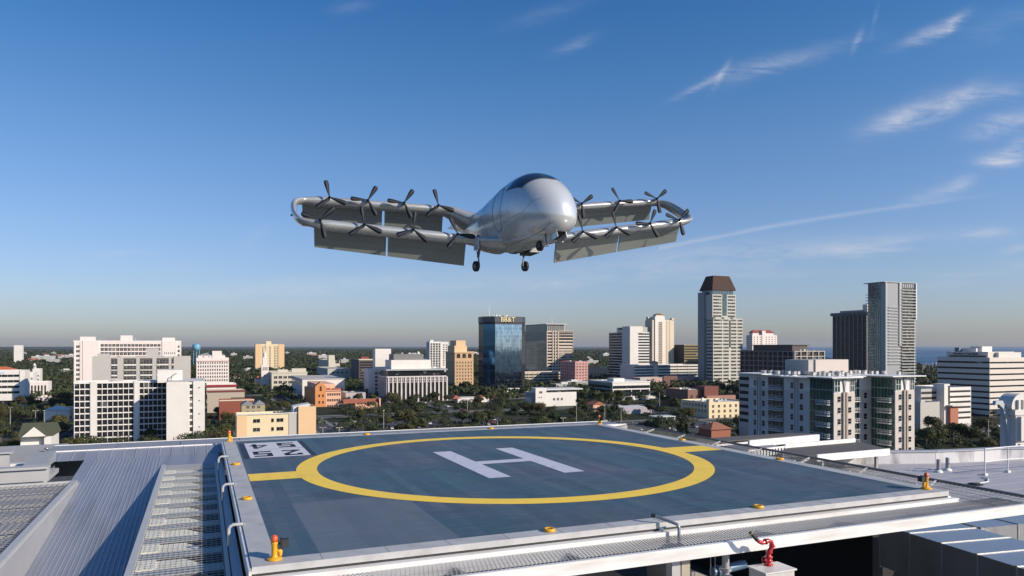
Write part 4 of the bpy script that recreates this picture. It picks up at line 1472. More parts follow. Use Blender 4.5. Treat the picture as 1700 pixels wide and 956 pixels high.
class Bld:
    """a building in the street grid: origin at its south-west corner, x east, y north"""
    def __init__(s, name, label, cat, pc, D, pr=None, pl=None, yt=600, W=None, L=None, group=None, rz=0.0):
        s.P = GP(pc, D)
        s.W = W if W else reach(s.P, pr, UX)
        s.L = L if L else reach(s.P, pl, VX)
        s.H = zat(yt, D); s.D = D
        s.o = empty(name, (s.P.x, s.P.y, 0), TH + rz, label=label, cat=cat, group=group)
        FOOT.append((s.P, s.W, s.L))
        s.nwin = 0

    def shell(s, wm, rm=None, H=None, x0=0, y0=0, W=None, L=None, z0=0, par=.9, nm='wall', rn='roof'):
        W = W or s.W; L = L or s.L; H = H or s.H; rm = rm or M_roofg
        m = MB(); x1, y1 = x0 + W, y0 + L; t = .35
        o_ = [(x0, y0), (x1, y0), (x1, y1), (x0, y1)]; i_ = [(x0 + t, y0 + t), (x1 - t, y0 + t), (x1 - t, y1 - t), (x0 + t, y1 - t)]
        v = [(x, y, z0) for x, y in o_] + [(x, y, H) for x, y in o_] + [(x, y, H) for x, y in i_] + [(x, y, H - par) for x, y in i_]
        f = []
        for i in range(4):
            j = (i + 1) % 4
            f += [(i, j, 4 + j, 4 + i), (4 + i, 4 + j, 8 + j, 8 + i), (8 + i, 8 + j, 12 + j, 12 + i)]
        m.add(v, f)
        m.build(nm, wm, s.o)
        m = MB(); m.quad(*[(x, y, H - par) for x, y in i_]); m.build(rn, rm, s.o)
        return s

    def face(s, f, sx, z, d=0.0, x0=0, y0=0, W=None, L=None):
        """world-local point and turn for a spot sx along face f"""
        W = W or s.W; L = L or s.L
        if f == 'S': return (x0 + sx, y0 - d, z), 0.0
        if f == 'W': return (x0 - d, y0 + sx, z), -math.pi / 2
        if f == 'E': return (x0 + W + d, y0 + sx, z), math.pi / 2
        return (x0 + sx, y0 + L + d, z), math.pi

    def wins(s, f, s0, s1, n, z0, z1, rows, w, h, gm=None, fm=None, pairs=False, sill=True, x0=0, y0=0, W=None, L=None, nm='window', arch=False, skip=None, proud=.05):
        gm = gm or G_std; fm = fm or M_bwhite
        m = MB()
        m.box(-w / 2, w / 2, -proud, 0, 0, h, 0)
        if arch:
            m.box(-w * .35, w * .35, -proud, 0, h, h + w * .22, 0)
        if w > 1.4: m.box(-.04, .04, -proud - .03, -proud, 0, h, 1)
        if sill: m.box(-w / 2 - .12, w / 2 + .12, -proud - .10, 0, -.14, 0, 1)
        if h > 1.4: m.box(-w / 2, w / 2, -proud - .03, -proud, h * .48, h * .48 + .06, 1)
        me = m.mesh(nm, [gm, fm])
        rest = MB()
        for r_ in range(rows - 1, -1, -1):
            z = z0 + (z1 - z0) * r_ / max(rows - 1, 1) if rows > 1 else z0
            for c in range(n):
                if skip and skip(c, r_): continue
                sx = s0 + (s1 - s0) * (c + .5) / n
                (x, y, zz), rot = s.face(f, sx, z, 0, x0, y0, W, L)
                if s.nwin < 96:
                    link(nm, me, s.o, (x, y, zz), rot); s.nwin += 1
                else:
                    ca, sa = math.cos(rot), math.sin(rot)
                    o = len(rest.v)
                    rest.v += [(x + px * ca - py * sa, y + px * sa + py * ca, zz + pz) for px, py, pz in m.v]
                    rest.f += [tuple(i + o for i in q) for q in m.f]; rest.mi += m.mi; rest.sm += m.sm
        if rest.v:
            rest.build('window_rows', [gm, fm], s.o, kind='stuff')
        return s

    def bands(s, f, s0, s1, z0, z1, rows, h, gm=None, x0=0, y0=0, W=None, L=None, proud=.05, mull=0, mm=None):
        gm = gm or G_band
        w = s1 - s0
        m = MB(); m.box(-w / 2, w / 2, -proud, 0, 0, h, 0)
        if mull:
            for k in range(1, mull): m.box(-w / 2 + w * k / mull - .06, -w / 2 + w * k / mull + .06, -proud - .05, -proud, 0, h, 1)
        me = m.mesh('window', [gm, mm or M_dark])
        for r_ in range(rows):
            z = z0 + (z1 - z0) * r_ / max(rows - 1, 1)
            (x, y, zz), rot = s.face(f, (s0 + s1) / 2, z, 0, x0, y0, W, L)
            link('window', me, s.o, (x, y, zz), rot); s.nwin += 1
        return s

    def ribs(s, f, s0, s1, n, z0, z1, w, d, mt, x0=0, y0=0, W=None, L=None, nm='facade_rib', horiz=0, hw=.3, hd=None):
        m = MB()
        for k in range(n):
            x = s0 + (s1 - s0) * k / max(n - 1, 1) - (s0 + s1) / 2
            m.box(x - w / 2, x + w / 2, -d, .0, 0, z1 - z0)
        wd = s1 - s0
        for k in range(horiz):
            z = (z1 - z0) * k / max(horiz - 1, 1)
            m.box(-wd / 2 - w / 2, wd / 2 + w / 2, -(hd or d * .9), -.001, z - hw / 2, z + hw / 2)
        (x, y, zz), rot = s.face(f, (s0 + s1) / 2, z0, 0, x0, y0, W, L)
        m.build(nm, mt, s.o, (x, y, zz), rot)
        return s

    def glasswall(s, f, s0, s1, z0, z1, gm, nm='glass_wall', x0=0, y0=0, W=None, L=None, proud=.04):
        m = MB(); w = s1 - s0
        m.box(-w / 2, w / 2, -proud, 0, 0, z1 - z0)
        (x, y, zz), rot = s.face(f, (s0 + s1) / 2, z0, 0, x0, y0, W, L)
        m.build(nm, gm, s.o, (x, y, zz), rot)
        return s

    def boxpart(s, nm, x0, x1, y0, y1, z0, z1, mt):
        MB().box(x0, x1, y0, y1, z0, z1).build(nm, mt, s.o)
        return s

    def clutter(s, n, x0, x1, y0, y1, z, seed=1, nm='roof_unit'):
        r = random.Random(seed)
        for k in range(n):
            w, l, h = r.uniform(1.2, 3.2), r.uniform(1.2, 3), r.uniform(.7, 1.8)
            x, y = r.uniform(x0, max(x0 + .1, x1 - w)), r.uniform(y0, max(y0 + .1, y1 - l))
            MB().box(0, w, 0, l, 0, h).box(w * .2, w * .8, l * .2, l * .8, h, h + .15).build(nm, (M_galv, M_bwhite, M_bgrey)[k % 3], s.o, (x, y, z))
        return s


def gable(s, x0, x1, y0, y1, z, rise, mt, axis='x', over=.5, nm='roof', wm=None):
    m = MB(); o = over
    if axis == 'x':
        ym = (y0 + y1) / 2
        m.add([(x0 - o, y0 - o, z), (x1 + o, y0 - o, z), (x1 + o, y1 + o, z), (x0 - o, y1 + o, z), (x0 - o, ym, z + rise), (x1 + o, ym, z + rise)],
              [(0, 1, 5, 4), (2, 3, 4, 5), (0, 4, 3), (1, 2, 5), (0, 3, 2, 1)])
    elif axis == 'y':
        xm = (x0 + x1) / 2
        m.add([(x0 - o, y0 - o, z), (x1 + o, y0 - o, z), (x1 + o, y1 + o, z), (x0 - o, y1 + o, z), (xm, y0 - o, z + rise), (xm, y1 + o, z + rise)],
              [(0, 4, 5, 3), (1, 2, 5, 4), (0, 1, 4), (2, 3, 5), (0, 3, 2, 1)])
    else:
        xm, ym = (x0 + x1) / 2, (y0 + y1) / 2
        k = min(x1 - x0, y1 - y0) / 2
        if x1 - x0 > y1 - y0: r = [(x0 + k, ym), (x1 - k, ym)]
        else: r = [(xm, y0 + k), (xm, y1 - k)]
        v = [(x0 - o, y0 - o, z), (x1 + o, y0 - o, z), (x1 + o, y1 + o, z), (x0 - o, y1 + o, z), (r[0][0], r[0][1], z + rise), (r[1][0], r[1][1], z + rise)]
        if x1 - x0 > y1 - y0: f = [(0, 1, 5, 4), (1, 2, 5), (2, 3, 4, 5), (3, 0, 4), (0, 3, 2, 1)]
        else: f = [(0, 1, 4), (1, 2, 5, 4), (2, 3, 5), (3, 0, 4, 5), (0, 3, 2, 1)]
        m.add(v, f)
    return m.build(nm, mt, s.o)


# --- the three pale slabs on the west
b = Bld('apartment_tower', 'wide pink white tower at the back, widest slab behind the grey one', 'building', 122, 500, pr=300, L=18, yt=565)
b.shell(M_bpink, M_roofw)
w = b.W; H = b.H
b.ribs('S', .6, 4.2, 2, 2, H - 1, .5, .35, M_bpink)
b.wins('S', .9, 4.2, 1, H - 5, H - 46, 14, 2.0, 1.6, sill=False)
b.boxpart('wall_pier', 5.4, 15.2, -.5, 0, 1, H - .2, M_bpink); b.boxpart('wall_pier', w - 12, w - 2.6, -.5, 0, 1, H - .2, M_bpink)
b.wins('S', 16, w - 12.8, 16, H - 4.2, H - 45.5, 15, 1.9, 1.75, fm=M_bpink)
b.wins('S', w - 2.5, w - .2, 1, H - 5, H - 46, 14, 1.3, 1.6, sill=False)
for k in range(15):
    z = H - 4.8 - k * 2.94
    if k < 8: b.boxpart('balcony_slab', 16, w - 12.8, -.55, -.02, z - .28, z - .10, M_bpink)
b.boxpart('penthouse', 3.5, 12, 3, 12, H - .9, H + 2.6, M_bpink); b.boxpart('penthouse', 28, 35, 3, 12, H - .9, H + 3.6, M_bpink); b.boxpart('penthouse', w - 12, w - 4, 3, 12, H - .9, H + 2.2, M_bpink)
for x in (15, 17.5, 37, 39, w - 16): MB().tube([(x, 6, H - .9), (x, 6, H + 1.9)], .12, 6).build('vent_pipe', M_bgrey, b.o)

b = Bld('apartment_tower', 'warm grey middle slab with blank end walls between the two pale towers', 'building', 153, 410, pr=316, L=16, yt=592)
b.shell(M_bgrey, M_roofg); w = b.W; H = b.H
for (f0, n) in ((.185, 1), (.31, 2), (.475, 2), (.645, 2), (.80, 1)):
    ww = 3.2 * n
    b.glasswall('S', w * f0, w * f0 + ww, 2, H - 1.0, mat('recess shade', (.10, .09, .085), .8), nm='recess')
    b.wins('S', w * f0, w * f0 + ww, n, H - 4.0, H - 4.0 - 2.95 * 9, 10, 2.5, 1.65, fm=M_bwhite, sill=False, proud=.09)
    for k in range(10):
        b.boxpart('balcony_front', w * f0 + .1, w * f0 + ww - .1, -.35, -.1, H - 5.2 - 2.95 * k, H - 4.35 - 2.95 * k, M_bgrey if k % 2 else M_bwhite)
b.boxpart('penthouse', 27, 33, 3, 10, H - .9, H + 4.6, M_bgrey); b.boxpart('penthouse', 36, 42, 3, 10, H - .9, H + 4.2, M_bwhite)
b.ribs('S', 36.3, 41.7, 6, H + 1.2, H + 2.4, .2, .2, M_dark, y0=3, nm='louvre')
b.boxpart('roof_box', 2, 8, 4, 9, H - .9, H + 1.6, M_bgrey)
b.boxpart('stair_bay', w - 8.8, w, -.4, 0, .5, H + .1, M_bgrey)
b.clutter(3, 10, 24, 3, 12, H - .9, 4)

b = Bld('apartment_tower', 'near white tower with gridded windows and blank bright east end', 'building', 122, 345, pr=277, L=15, yt=634)
b.shell(M_bwhite, M_roofw); w = b.W; H = b.H
M_grid = mat('white concrete grid', (.72, .69, .66), .75, 0, .03, .2)
pitch = 2.88
for (x0, x1, nc) in ((.4, 6.8, 3), (9.6, 25.2, 7), (27.6, w - .2, 6)):
    b.wins('S', x0, x1, nc, H - 3.2, H - 3.2 - pitch * 12, 13, (x1 - x0) / nc - .28, 2.4, gm=G_dark, fm=M_dark, sill=False, proud=.05)
    b.ribs('S', x0, x1, nc + 1, H - .75 - pitch * 13, H - .75, .24, .34, M_grid, horiz=14, hw=.30, nm='facade_grid')
b.boxpart('wall_pier', 6.95, 9.4, -.65, 0, .3, H, M_bwhite); b.boxpart('wall_pier', 25.4, 27.4, -.65, 0, .3, H, M_bwhite)
# the eastern wing stands forward of the gridded front and throws the slanting shade on it
ew = reach(GP(277, 345), 341, UX)
PR = 19.0
m = MB(); m.box(w + .6, w + 10.3, -PR, 15, .2, H + .05); m.box(w + 12.0, w + ew + .4, -PR + .4, 15, .2, H + .15); m.box(w + 10.3, w + 12.0, -PR + 1.0, 15, .2, H - .2)
m.build('east_wing', M_bwhite, b.o)
m = MB(); m.box(w + .9, w + ew, -PR + .8, 14.6, H + .15, H + .22); m.build('wing_roof', M_roofw, b.o)
b.wins('S', w + 10.35, w + 11.95, 1, H - 3.2, H - 3.2 - pitch * 12, 13, 1.35, 1.9, fm=M_grey, sill=False, y0=-PR + 1.0)
for k in range(4): b.boxpart('wall_lamp', w + 14.5, w + 15.1, -PR + .1, -PR + .4, H - 3 - 6.2 * k, H - 2.5 - 6.2 * k, M_grey)
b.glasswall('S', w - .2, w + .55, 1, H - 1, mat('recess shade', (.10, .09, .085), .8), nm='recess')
b.boxpart('stair_box', w - 4, w + 7, -4, 6, H - .9, H + 5.2, M_bwhite); b.boxpart('roof_box', 14, 20, 4, 8, H - .9, H + 1.2, M_bgrey)
b.clutter(7, 4, w - 6, 2, 12, H - .9, 9)
m = MB(); m.tube([(w + 2, -6, H + .2), (w + 2.5, -6.2, H + 2.4), (w + 4.5, -6.5, H + 3.6)], .22, 8); m.build('roof_pipe', M_galv, b.o)

# --- far left group
b = Bld('office_building', 'white banded office at the west edge with dark ground floor', 'building', -70, 520, pr=33, L=24, yt=616)
b.shell(M_bwhite, M_roofg); w = b.W
b.bands('S', .5, w - .3, b.H - 4.6, b.H - 16.6, 4, 1.7, mull=10, mm=M_bwhite); b.glasswall('S', .5, w - .3, 0, 7, G_dark)
b.boxpart('end_slab', w, w + 3.2, -.6, 16, 0, b.H + .1, M_bwhite)
b.boxpart('sign_panel', w - 17, w - 9, -.25, 0, b.H - 2.2, b.H - .9, mat('pale sign', (.5, .6, .7), .6))
b = Bld('hall', 'long hall with bright orange tiled roof behind the white banded office', 'building', -40, 700, pr=32, L=26, yt=616)
b.shell(M_bwhite, H=b.H - 1.2); gable(b, 0, b.W, 0, b.L, b.H - 1.3, 5.2, mat('orange tile', (.50, .14, .05), .8), 'hip'); b.wins('S', 1, b.W - 1, 8, 8, 14, 2, 2.2, 2.4)
b = Bld('villa', 'pale two storey villa right of the orange roofed hall', 'building', 33, 690, pr=56, L=16, yt=618)
b.shell(M_bwhite, M_roofw); b.wins('S', .5, b.W - .5, 5, 3, 15, 4, 1.2, 1.5)
b = Bld('villa', 'white stepped villa with pointed corner turret', 'building', 54, 760, pr=66, L=14, yt=612)
b.shell(M_bwhite, M_roofw); b.wins('S', .5, b.W - .5, 3, 3, 15, 4, 1.2, 1.5)
MB().lathe([(1.6, 0), (1.6, 3), (2.0, 3), (0, 6)], (1.6, 1, b.H), 12).build('turret', M_bwhite, b.o)
b = Bld('low_building', 'low white block with six tall dark bays near the west edge', 'building', 40, 620, pr=80, L=16, yt=634)
b.shell(M_bpink, M_roofw); b.wins('S', 2, b.W - 1, 6, 5, 5, 1, 1.2, 8, gm=G_dark)
b = Bld('church_hall', 'white church hall with green gable roof near the west edge', 'building', 34, 292, pr=86, L=16, yt=722)
b.shell(M_bwhite, H=b.H - .5, par=.3)
M_grn = mat('green shingle', (.075, .085, .05), .8, 0, .1, 2)
gable(b, 0, b.W, 0, b.L, b.H - .6, 4.6, M_grn, 'x', .8)
gable(b, 1.5, 9.0, -3.2, 7, b.H - .55, 3.9, M_grn, 'y', .6, nm='gable_roof')
m = MB(); m.add([(1.1, -3.86, b.H - .5), (9.4, -3.86, b.H - .5), (5.25, -3.86, b.H + 3.3)], [(0, 1, 2)]); m.build('gable_wall', M_bwhite, b.o)
b.boxpart('porch', 0, 8, -3, 0, 0, b.H - 4.0, M_bwhite); b.boxpart('buttress', b.W - 2.2, b.W + .2, -2.6, 0, 0, b.H - .8, M_bwhite)
b.wins('S', 9, b.W - 3, 2, 3, 3, 1, 1.5, 3)
b = Bld('cottage', 'long white cottage roof in the trees west of the near white tower', 'building', 73, 430, pr=113, L=11, yt=680)
b.shell(M_bwhite, H=b.H - .5, par=.2); gable(b, 0, b.W, 0, b.L, b.H - .6, 2.6, M_roofw, 'hip', .6); b.wins('S', 1, b.W - 1, 5, 1.2, 1.2, 1, 1.6, 1.5)
b = Bld('cottage', 'small cream cottage beside the long white cottage roof', 'building', 108, 440, pr=121, L=9, yt=676)
b.shell(mat('cream paint', (.62, .52, .36), .8), M_roofw); b.wins('S', .5, b.W - .5, 2, 3, 3, 1, 1.2, 1.4)
b = Bld('far_tower', 'lone pale block standing above the woods at the west horizon', 'building', 23, 2000, pr=37, L=16, yt=573)
b.shell(M_bwhite, M_roofw)
# water tower
P = GP(326, 1500)
o = empty('water_tower', (P.x, P.y, 0), label='pale blue water tower above the woods', cat='water tower')
M_wt = mat('water tower blue', (.14, .34, .48), .5)
MB().lathe([(0, 37), (4, 37.4), (7.2, 40), (7.8, 43), (7.6, 48), (6.0, 50.5), (3, 51.6), (0, 52)], n=24).build('tank', M_wt, o)
for k in range(6):
    a = k * math.pi / 3; MB().tube([(6.6 * math.cos(a), 6.6 * math.sin(a), 0), (6.4 * math.cos(a), 6.4 * math.sin(a), 40)], .5, 8).build('leg', M_wt, o)
MB().tube([(0, 0, 0), (0, 0, 38)], 1.2, 10).build('riser', M_wt, o)

# --- pink hotel and the low roofs in front
b = Bld('hotel', 'pale pink hotel of even window rows behind the near white tower', 'building', 326, 750, pr=380, L=22, yt=594)
b.shell(M_bpink, M_roofg); w, H = b.W, b.H
b.wins('S', .8, w - .8, 13, H - 6.2, H - 6.2 - 3.55 * 8, 9, 1.15, 1.9, fm=M_bpink)
b.boxpart('cornice', -.5, w + .5, -.5, 0, H - 3.6, H - 3.1, mat('rose band', (.42, .20, .18), .8)); b.boxpart('penthouse', 1.5, w - 3.5, 3, 18, H - .9, H + 2.6, M_bpink)
b.boxpart('penthouse', 15, 24, 2.2, 8, H - .9, H + 7.0, M_bpink); gable(b, 2, w - 4, 3, 18, H + 2.6, 2.5, M_roofg, 'hip'); b.wins('S', 4, w - 6, 4, H + .6, H + .6, 1, 1.5, .9, y0=3)
b = Bld('low_building', 'low block with dark red fascia below the pink hotel', 'building', 343, 600, pr=392, L=20, yt=637)
b.shell(M_bpink, M_roofg); b.boxpart('red_fascia', -.2, b.W + .8, -.6, 0, b.H - 3, b.H - 1.0, mat('dark red band', (.25, .02, .03), .6)); b.wins('S', 1, b.W - 1, 9, 8, 8, 1, 1.7, 2)
b = Bld('low_building', 'long tan block with maroon roof edge east of the near white tower', 'building', 344, 510, pr=406, L=14, yt=648)
b.shell(mat('tan render', (.42, .36, .29), .8), M_roofw); b.boxpart('roof_edge', -.3, b.W + .4, -.5, 0, b.H - 1.4, b.H - .2, mat('maroon edge', (.16, .04, .03), .6))
b = Bld('low_building', 'flat brick red building with cream roof edge', 'building', 364, 455, pr=422, L=12, yt=664)
b.shell(mat('red brick', (.24, .07, .045), .85, 0, .08, 1), M_roofw); b.boxpart('roof_edge', 0, b.W, -.3, 0, b.H - .8, b.H, mat('cream edge', (.60, .50, .38), .7)); b.boxpart('roof_box', 7, 15, 2, 9, b.H - .9, b.H + .8, mat('brown box', (.16, .09, .06), .8))
b = Bld('town_house', 'tan house with grey mansard roof behind the cream low building', 'building', 401, 425, pr=440, L=14, yt=671)
b.shell(mat('sand render', (.36, .31, .20), .85), H=b.H - .5, par=.2); gable(b, 0, b.W * .5, 0, b.L, b.H - .6, 2.2, mat('grey shingle', (.22, .23, .24), .8), 'hip', .3); gable(b, b.W * .5 + .4, b.W, 0, b.L, b.H - .6, 2.4, mat('grey shingle', (.22, .23, .24), .8), 'hip', .3)
b.wins('S', 2, b.W - 2, 3, 7, 10, 2, 1.6, 1.5, fm=M_bwhite)

# --- near cream building
M_cream = mat('cream stucco', (.72, .59, .38), .8, 0, .03, .4); M_peach = mat('peach stucco', (.70, .48, .27), .8, 0, .03, .4)
b = Bld('low_building', 'cream low building with peach tower right behind the helipad corner', 'building', 393, 287, pr=495, L=13, yt=689)
b.shell(M_cream, M_roofw); w, H = b.W, b.H
b.boxpart('peach_bay', 0, 3.8, -.25, 0, 0, H - .2, M_peach)
b.boxpart('grey_bay', w - 3.6, w, -.2, 0, 0, H + .4, M_bgrey); b.boxpart('roof_edge', -.3, w + .2, -.4, 0, H - .1, H + .35, M_roofw)
b.shell(M_peach, M_roofg, H=H + 2.6, x0=w, W=reach(b.P, 524, UX) - w, y0=-1.0, L=11, par=.3, nm='tower', rn='tower_roof')
for (x0, wd, g) in ((6, 2.6, G_std), (12.8, 1.0, G_dark), (w - 8.3, 2.6, G_dark)):
    b.wins('S', x0, x0 + wd, 1, H - 3.2, H - 3.2 - 3.45 * 3, 4, wd, 1.35, gm=g, fm=M_bgrey)
for k in range(5): b.boxpart('roof_unit', 13.6 + k * 1.3, 14.6 + k * 1.3, .3, 1.6, H + .35, H + .8, M_dark)
m = MB(); m.prism([(w - 1.8, 1), (w + 4.6, 1), (w + 4.6, 8), (w - 1.8, 8)], H - .5, lambda x, y: H + 2.6 + max(0, 1.9 - abs(x - w - 3.0) * .55)); m.build('tower_gable', M_roofw, b.o)

# --- mid west
b = Bld('apartment_tower', 'tall peach and cream tower standing alone among the woods', 'building', 424, 1300, pr=472, L=22, yt=571)
b.shell(M_cream, M_roofw); w, H = b.W, b.H
b.boxpart('peach_bay', 0, 9.5, -.5, 0, 0, H, M_peach); b.boxpart('peach_bay', w - 9.5, w, -.5, 0, 0, H, M_peach); b.boxpart('penthouse', 18, 27, 3, 12, H - .9, H + 5, M_cream)
b.wins('S', 10.2, w - 10, 7, H - 6, H - 6 - 2.95 * 13, 14, 2.4, 1.6, fm=M_cream, skip=lambda c, r: c in (2, 4))
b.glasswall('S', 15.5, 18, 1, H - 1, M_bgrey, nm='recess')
b = Bld('church_tower', 'slim pale pink bell tower in front of the peach and cream tower', 'tower', 434, 760, pr=446, L=7, yt=606)
b.shell(M_bpink, M_roofg); b.wins('S', .8, b.W - .8, 3, b.H - 5.5, b.H - 5.5, 1, .9, 3.4, gm=G_dark); b.wins('S', 2, b.W - 2, 2, b.H - 22, b.H - 12, 2, .7, 2.2, gm=G_dark)
b.boxpart('belfry', 1.4, b.W - 1.4, 1.2, 5.4, b.H - .5, b.H + 8, M_bpink)
MB().lathe([(1.6, 0), (1.5, 3), (.9, 5), (.2, 9), (0, 11)], (b.W / 2, 3.4, b.H + 8), 8).build('spire', M_bpink, b.o)
b = Bld('hall', 'small church roof of red tile at the foot of the pink bell tower', 'building', 424, 775, pr=434, L=14, yt=628)
b.shell(M_bpink, H=b.H - .4, par=.2); gable(b, 0, b.W, 0, b.L, b.H - .5, 3, M_tile, 'hip')
M_creamw = mat('cream grey stucco', (.58, .54, .44), .8)
b = Bld('office_building', 'cream grey office with wide windows right of the pink bell tower', 'building', 451, 740, pr=510, pl=444, yt=618)
b.shell(M_creamw, M_roofg); w, H = b.W, b.H
b.wins('S', 1.5, w - 1, 7, H - 6.4, H - 6.4 - 5 * 3, 4, 3.4, 2.6, fm=M_creamw); b.wins('W', 1, b.L - 1, 4, H - 6.4, H - 6.4 - 5 * 3, 4, 2.2, 2.6, fm=M_creamw)
b.boxpart('cornice', -.4, w + .4, -.5, 0, H - .9, H + .2, M_creamw); b.boxpart('penthouse', 6, 16, 4, 12, H - .9, H + 2.5, M_creamw); b.boxpart('penthouse', 20, 34, 4, 12, H - .9, H + 3.4, M_creamw); b.clutter(4, 4, w - 4, 3, 12, H - .9, 3)

M_or = mat('orange stucco', (.60, .25, .09), .8, 0, .04, .3); M_sal = mat('salmon stucco', (.72, .42, .29), .8, 0, .04, .3)
b = Bld('old_hotel', 'salmon and orange gabled building with arched belfry opening', 'building', 524, 560, pr=566, pl=506, yt=648)
b.shell(M_sal, M_roofg); w, H = b.W, b.H
b.boxpart('orange_wall', -.35, 0, 0, b.L, 0, H + .1, M_or)
m = MB(); m.prism([(-.4, -.5), (7.6, -.5), (7.6, 7), (-.4, 7)], 0, H + 3); m.build('tower', M_or, b.o)
m = MB(); m.add([(-.5, -.62, H + 3), (7.7, -.62, H + 3), (3.6, -.62, H + 6.2), (-.5, 7.1, H + 3), (7.7, 7.1, H + 3), (3.6, 7.1, H + 6.2)], [(0, 1, 2), (5, 4, 3), (0, 2, 5, 3), (1, 4, 5, 2)]); m.build('tower_gable', M_or, b.o)
b.wins('S', 2.4, 5.0, 1, H - .5, H - .5, 1, 1.5, 3.2, gm=G_dark, fm=M_or, arch=True, y0=-.5); b.wins('S', 1.2, 6.8, 2, H - 10, H - 5, 2, 1.2, 1.8, gm=G_dark, fm=M_or, y0=-.5)
gable(b, 7.8, w, -.2, 7, H - .8, 2.2, M_tile, 'x', .4); b.wins('S', 8.4, w - .3, 6, H - 4.2, H - 13, 3, 1.25, 1.7, fm=M_sal)
b.boxpart('rear_block', 2, 16, 9, b.L, H - 1, H + 4.2, M_sal); b.boxpart('chimney', 11, 12.3, 2, 3.3, H, H + 3.2, M_sal)
b = Bld('office_building', 'tall blank white block behind the salmon gabled building', 'building', 502, 640, pr=572, pl=484, yt=630)
b.shell(M_bwhite, M_roofg); w, H = b.W, b.H
b.bands('W', .5, b.L - .5, H - 5, H - 5, 1, 2.2, gm=G_std); b.boxpart('roof_edge', -.5, w + .3, -.6, b.L, H, H + .5, M_bgrey); b.boxpart('salmon_block', w - 12, w - .1, -1.4, 0, 0, H - 5.5, mat('pale salmon', (.74, .58, .50), .8)); b.wins('S', w - 11, w - 1, 3, H - 22, H - 10, 3, 1.4, 1.8, y0=-1.4)
b = Bld('office_building', 'lilac grey windowed block between the salmon building and the white columned one', 'building', 574, 600, pr=607, L=22, yt=652)
b.shell(mat('lilac grey', (.42, .38, .40), .8), M_roofg); b.wins('S', 1, b.W - 1, 4, b.H - 5, b.H - 15, 3, 1.4, 1.9, fm=M_bgrey); b.clutter(3, 2, b.W - 2, 3, 12, b.H - .9, 6)
b = Bld('arcade', 'low salmon arcade with long terracotta roof', 'building', 590, 540, pr=630, L=9, yt=668)
b.shell(M_sal, H=b.H - .5, par=.2); gable(b, -8, b.W, 0, b.L, b.H - .6, 2.8, M_tile, 'x', .5); b.wins('S', 1, b.W - 3, 6, 3.4, 3.4, 1, 1.7, 1.5, gm=G_dark, fm=M_sal); b.boxpart('end_gable', b.W - .4, b.W + .6, -1.4, 9.6, 0, b.H + 2.6, M_sal)
b = Bld('stone_hall', 'distant grey art deco hall with tall centre on the wooded plain', 'building', 546, 1150, pr=564, pl=529, yt=598)
b.shell(M_creamw, M_roofg); b.boxpart('centre_block', -.5, 9, -.6, 12, 0, b.H + 8, M_creamw); b.wins('S', 10, b.W - 1, 5, b.H - 14, b.H - 5, 2, 1.4, 5)
b = Bld('low_building', 'grey low block with lilac wing in front of the art deco hall', 'building', 544, 900, pr=582, pl=526, yt=612)
b.shell(M_bgrey, M_roofg); b.wins('S', 4, b.W - 2, 4, b.H - 6, b.H - 6, 1, 2.4, 2.2)
b = Bld('office_building', 'dark brown slab with striped west side behind the white columned building', 'building', 596, 860, pr=640, pl=583, yt=597)
b.shell(mat('dark brown render', (.10, .075, .07), .8), M_roofg); b.ribs('W', 1, b.L - 1, 6, 2, b.H - 2, .4, .3, M_bgrey); b.bands('S', 1, b.W - 1, 8, b.H - 4, 7, 1.6); b.boxpart('roof_box', 3, 12, 3, 12, b.H - .9, b.H + 3.2, mat('brick box', (.28, .06, .05), .8)); b.boxpart('parapet_band', -.3, b.W, -.4, 0, b.H - .6, b.H + .8, M_creamw)
b = Bld('office_building', 'white shaft and annex on the west flank of the columned building', 'building', 612, 640, pr=636, pl=604, yt=612)
b.shell(M_bwhite, M_roofw); b.wins('S', 5, b.W - 1, 2, b.H - 5, b.H - 25, 7, 2.0, 1.9); b.boxpart('shaft', b.W - 6, b.W + 8, 4, 14, b.H - 1, zat(579, 640), M_bwhite)

# --- white columned building
M_col = mat('warm white precast', (.60, .56, .54), .75, 0, .03, .2)
b = Bld('columned_office', 'white building with tall thin columns and flat dark roof band', 'building', 642, 605, pr=741, pl=629, yt=613)
w, L, H = b.W, b.L, b.H
b.shell(G_dark, M_roofg, H=H - 1.2, x0=1.2, y0=1.2, W=w - 2.4, L=L - 2, nm='glass_core')
z1 = H - 6.8
for f, n, ln_ in (('S', 15, w), ('W', 5, L)):
    b.ribs(f, .5, ln_ - .5, n, 0, z1, 1.15, 1.3, M_col, nm='column_row', x0=1.2, y0=1.2, W=w - 2.4)
    b.ribs(f, .5, ln_ - .5, 2 * n - 1, z1 - 4.2, z1, .35, 1.25, M_col, x0=1.2, y0=1.2, nm='upper_rib', horiz=3, hw=.35)
    b.ribs(f, .5, ln_ - .5, 2 * n - 1, 0, z1 - 4.2, .12, .2, mat('bronze mullion', (.10, .07, .05), .5), x0=1.2, y0=1.2, nm='mullions', horiz=9, hw=.25)
b.boxpart('lintel_beam', -.1, w + .1, -.15, L, z1, z1 + .9, M_col)
b.boxpart('roof_slab', -.6, w + .8, -1.0, L + .4, H - 1.2, H, mat('grey roof slab', (.34, .36, .37), .6))
b.boxpart('penthouse', 5, w - 12, 5, L - 2, H - .5, zat(598, 605), M_bwhite); b.boxpart('screen_block', 8, w - 18, 8, L - 3, zat(598, 605), zat(588, 605), mat('dark grille', (.14, .15, .16), .6))
b.ribs('S', 8, w - 18, 34, zat(598, 605), zat(588, 605), .2, .25, M_bgrey, y0=8, nm='grille_rib')
b.clutter(5, w - 12, w - 3, 3, L - 3, H, 5); b.clutter(4, 10, w - 20, 9, L - 4, zat(588, 605), 8)
b = Bld('roof_dish', 'small white tent roof and dish behind the columned building', 'dish', 690, 640, W=6, L=4, yt=586)
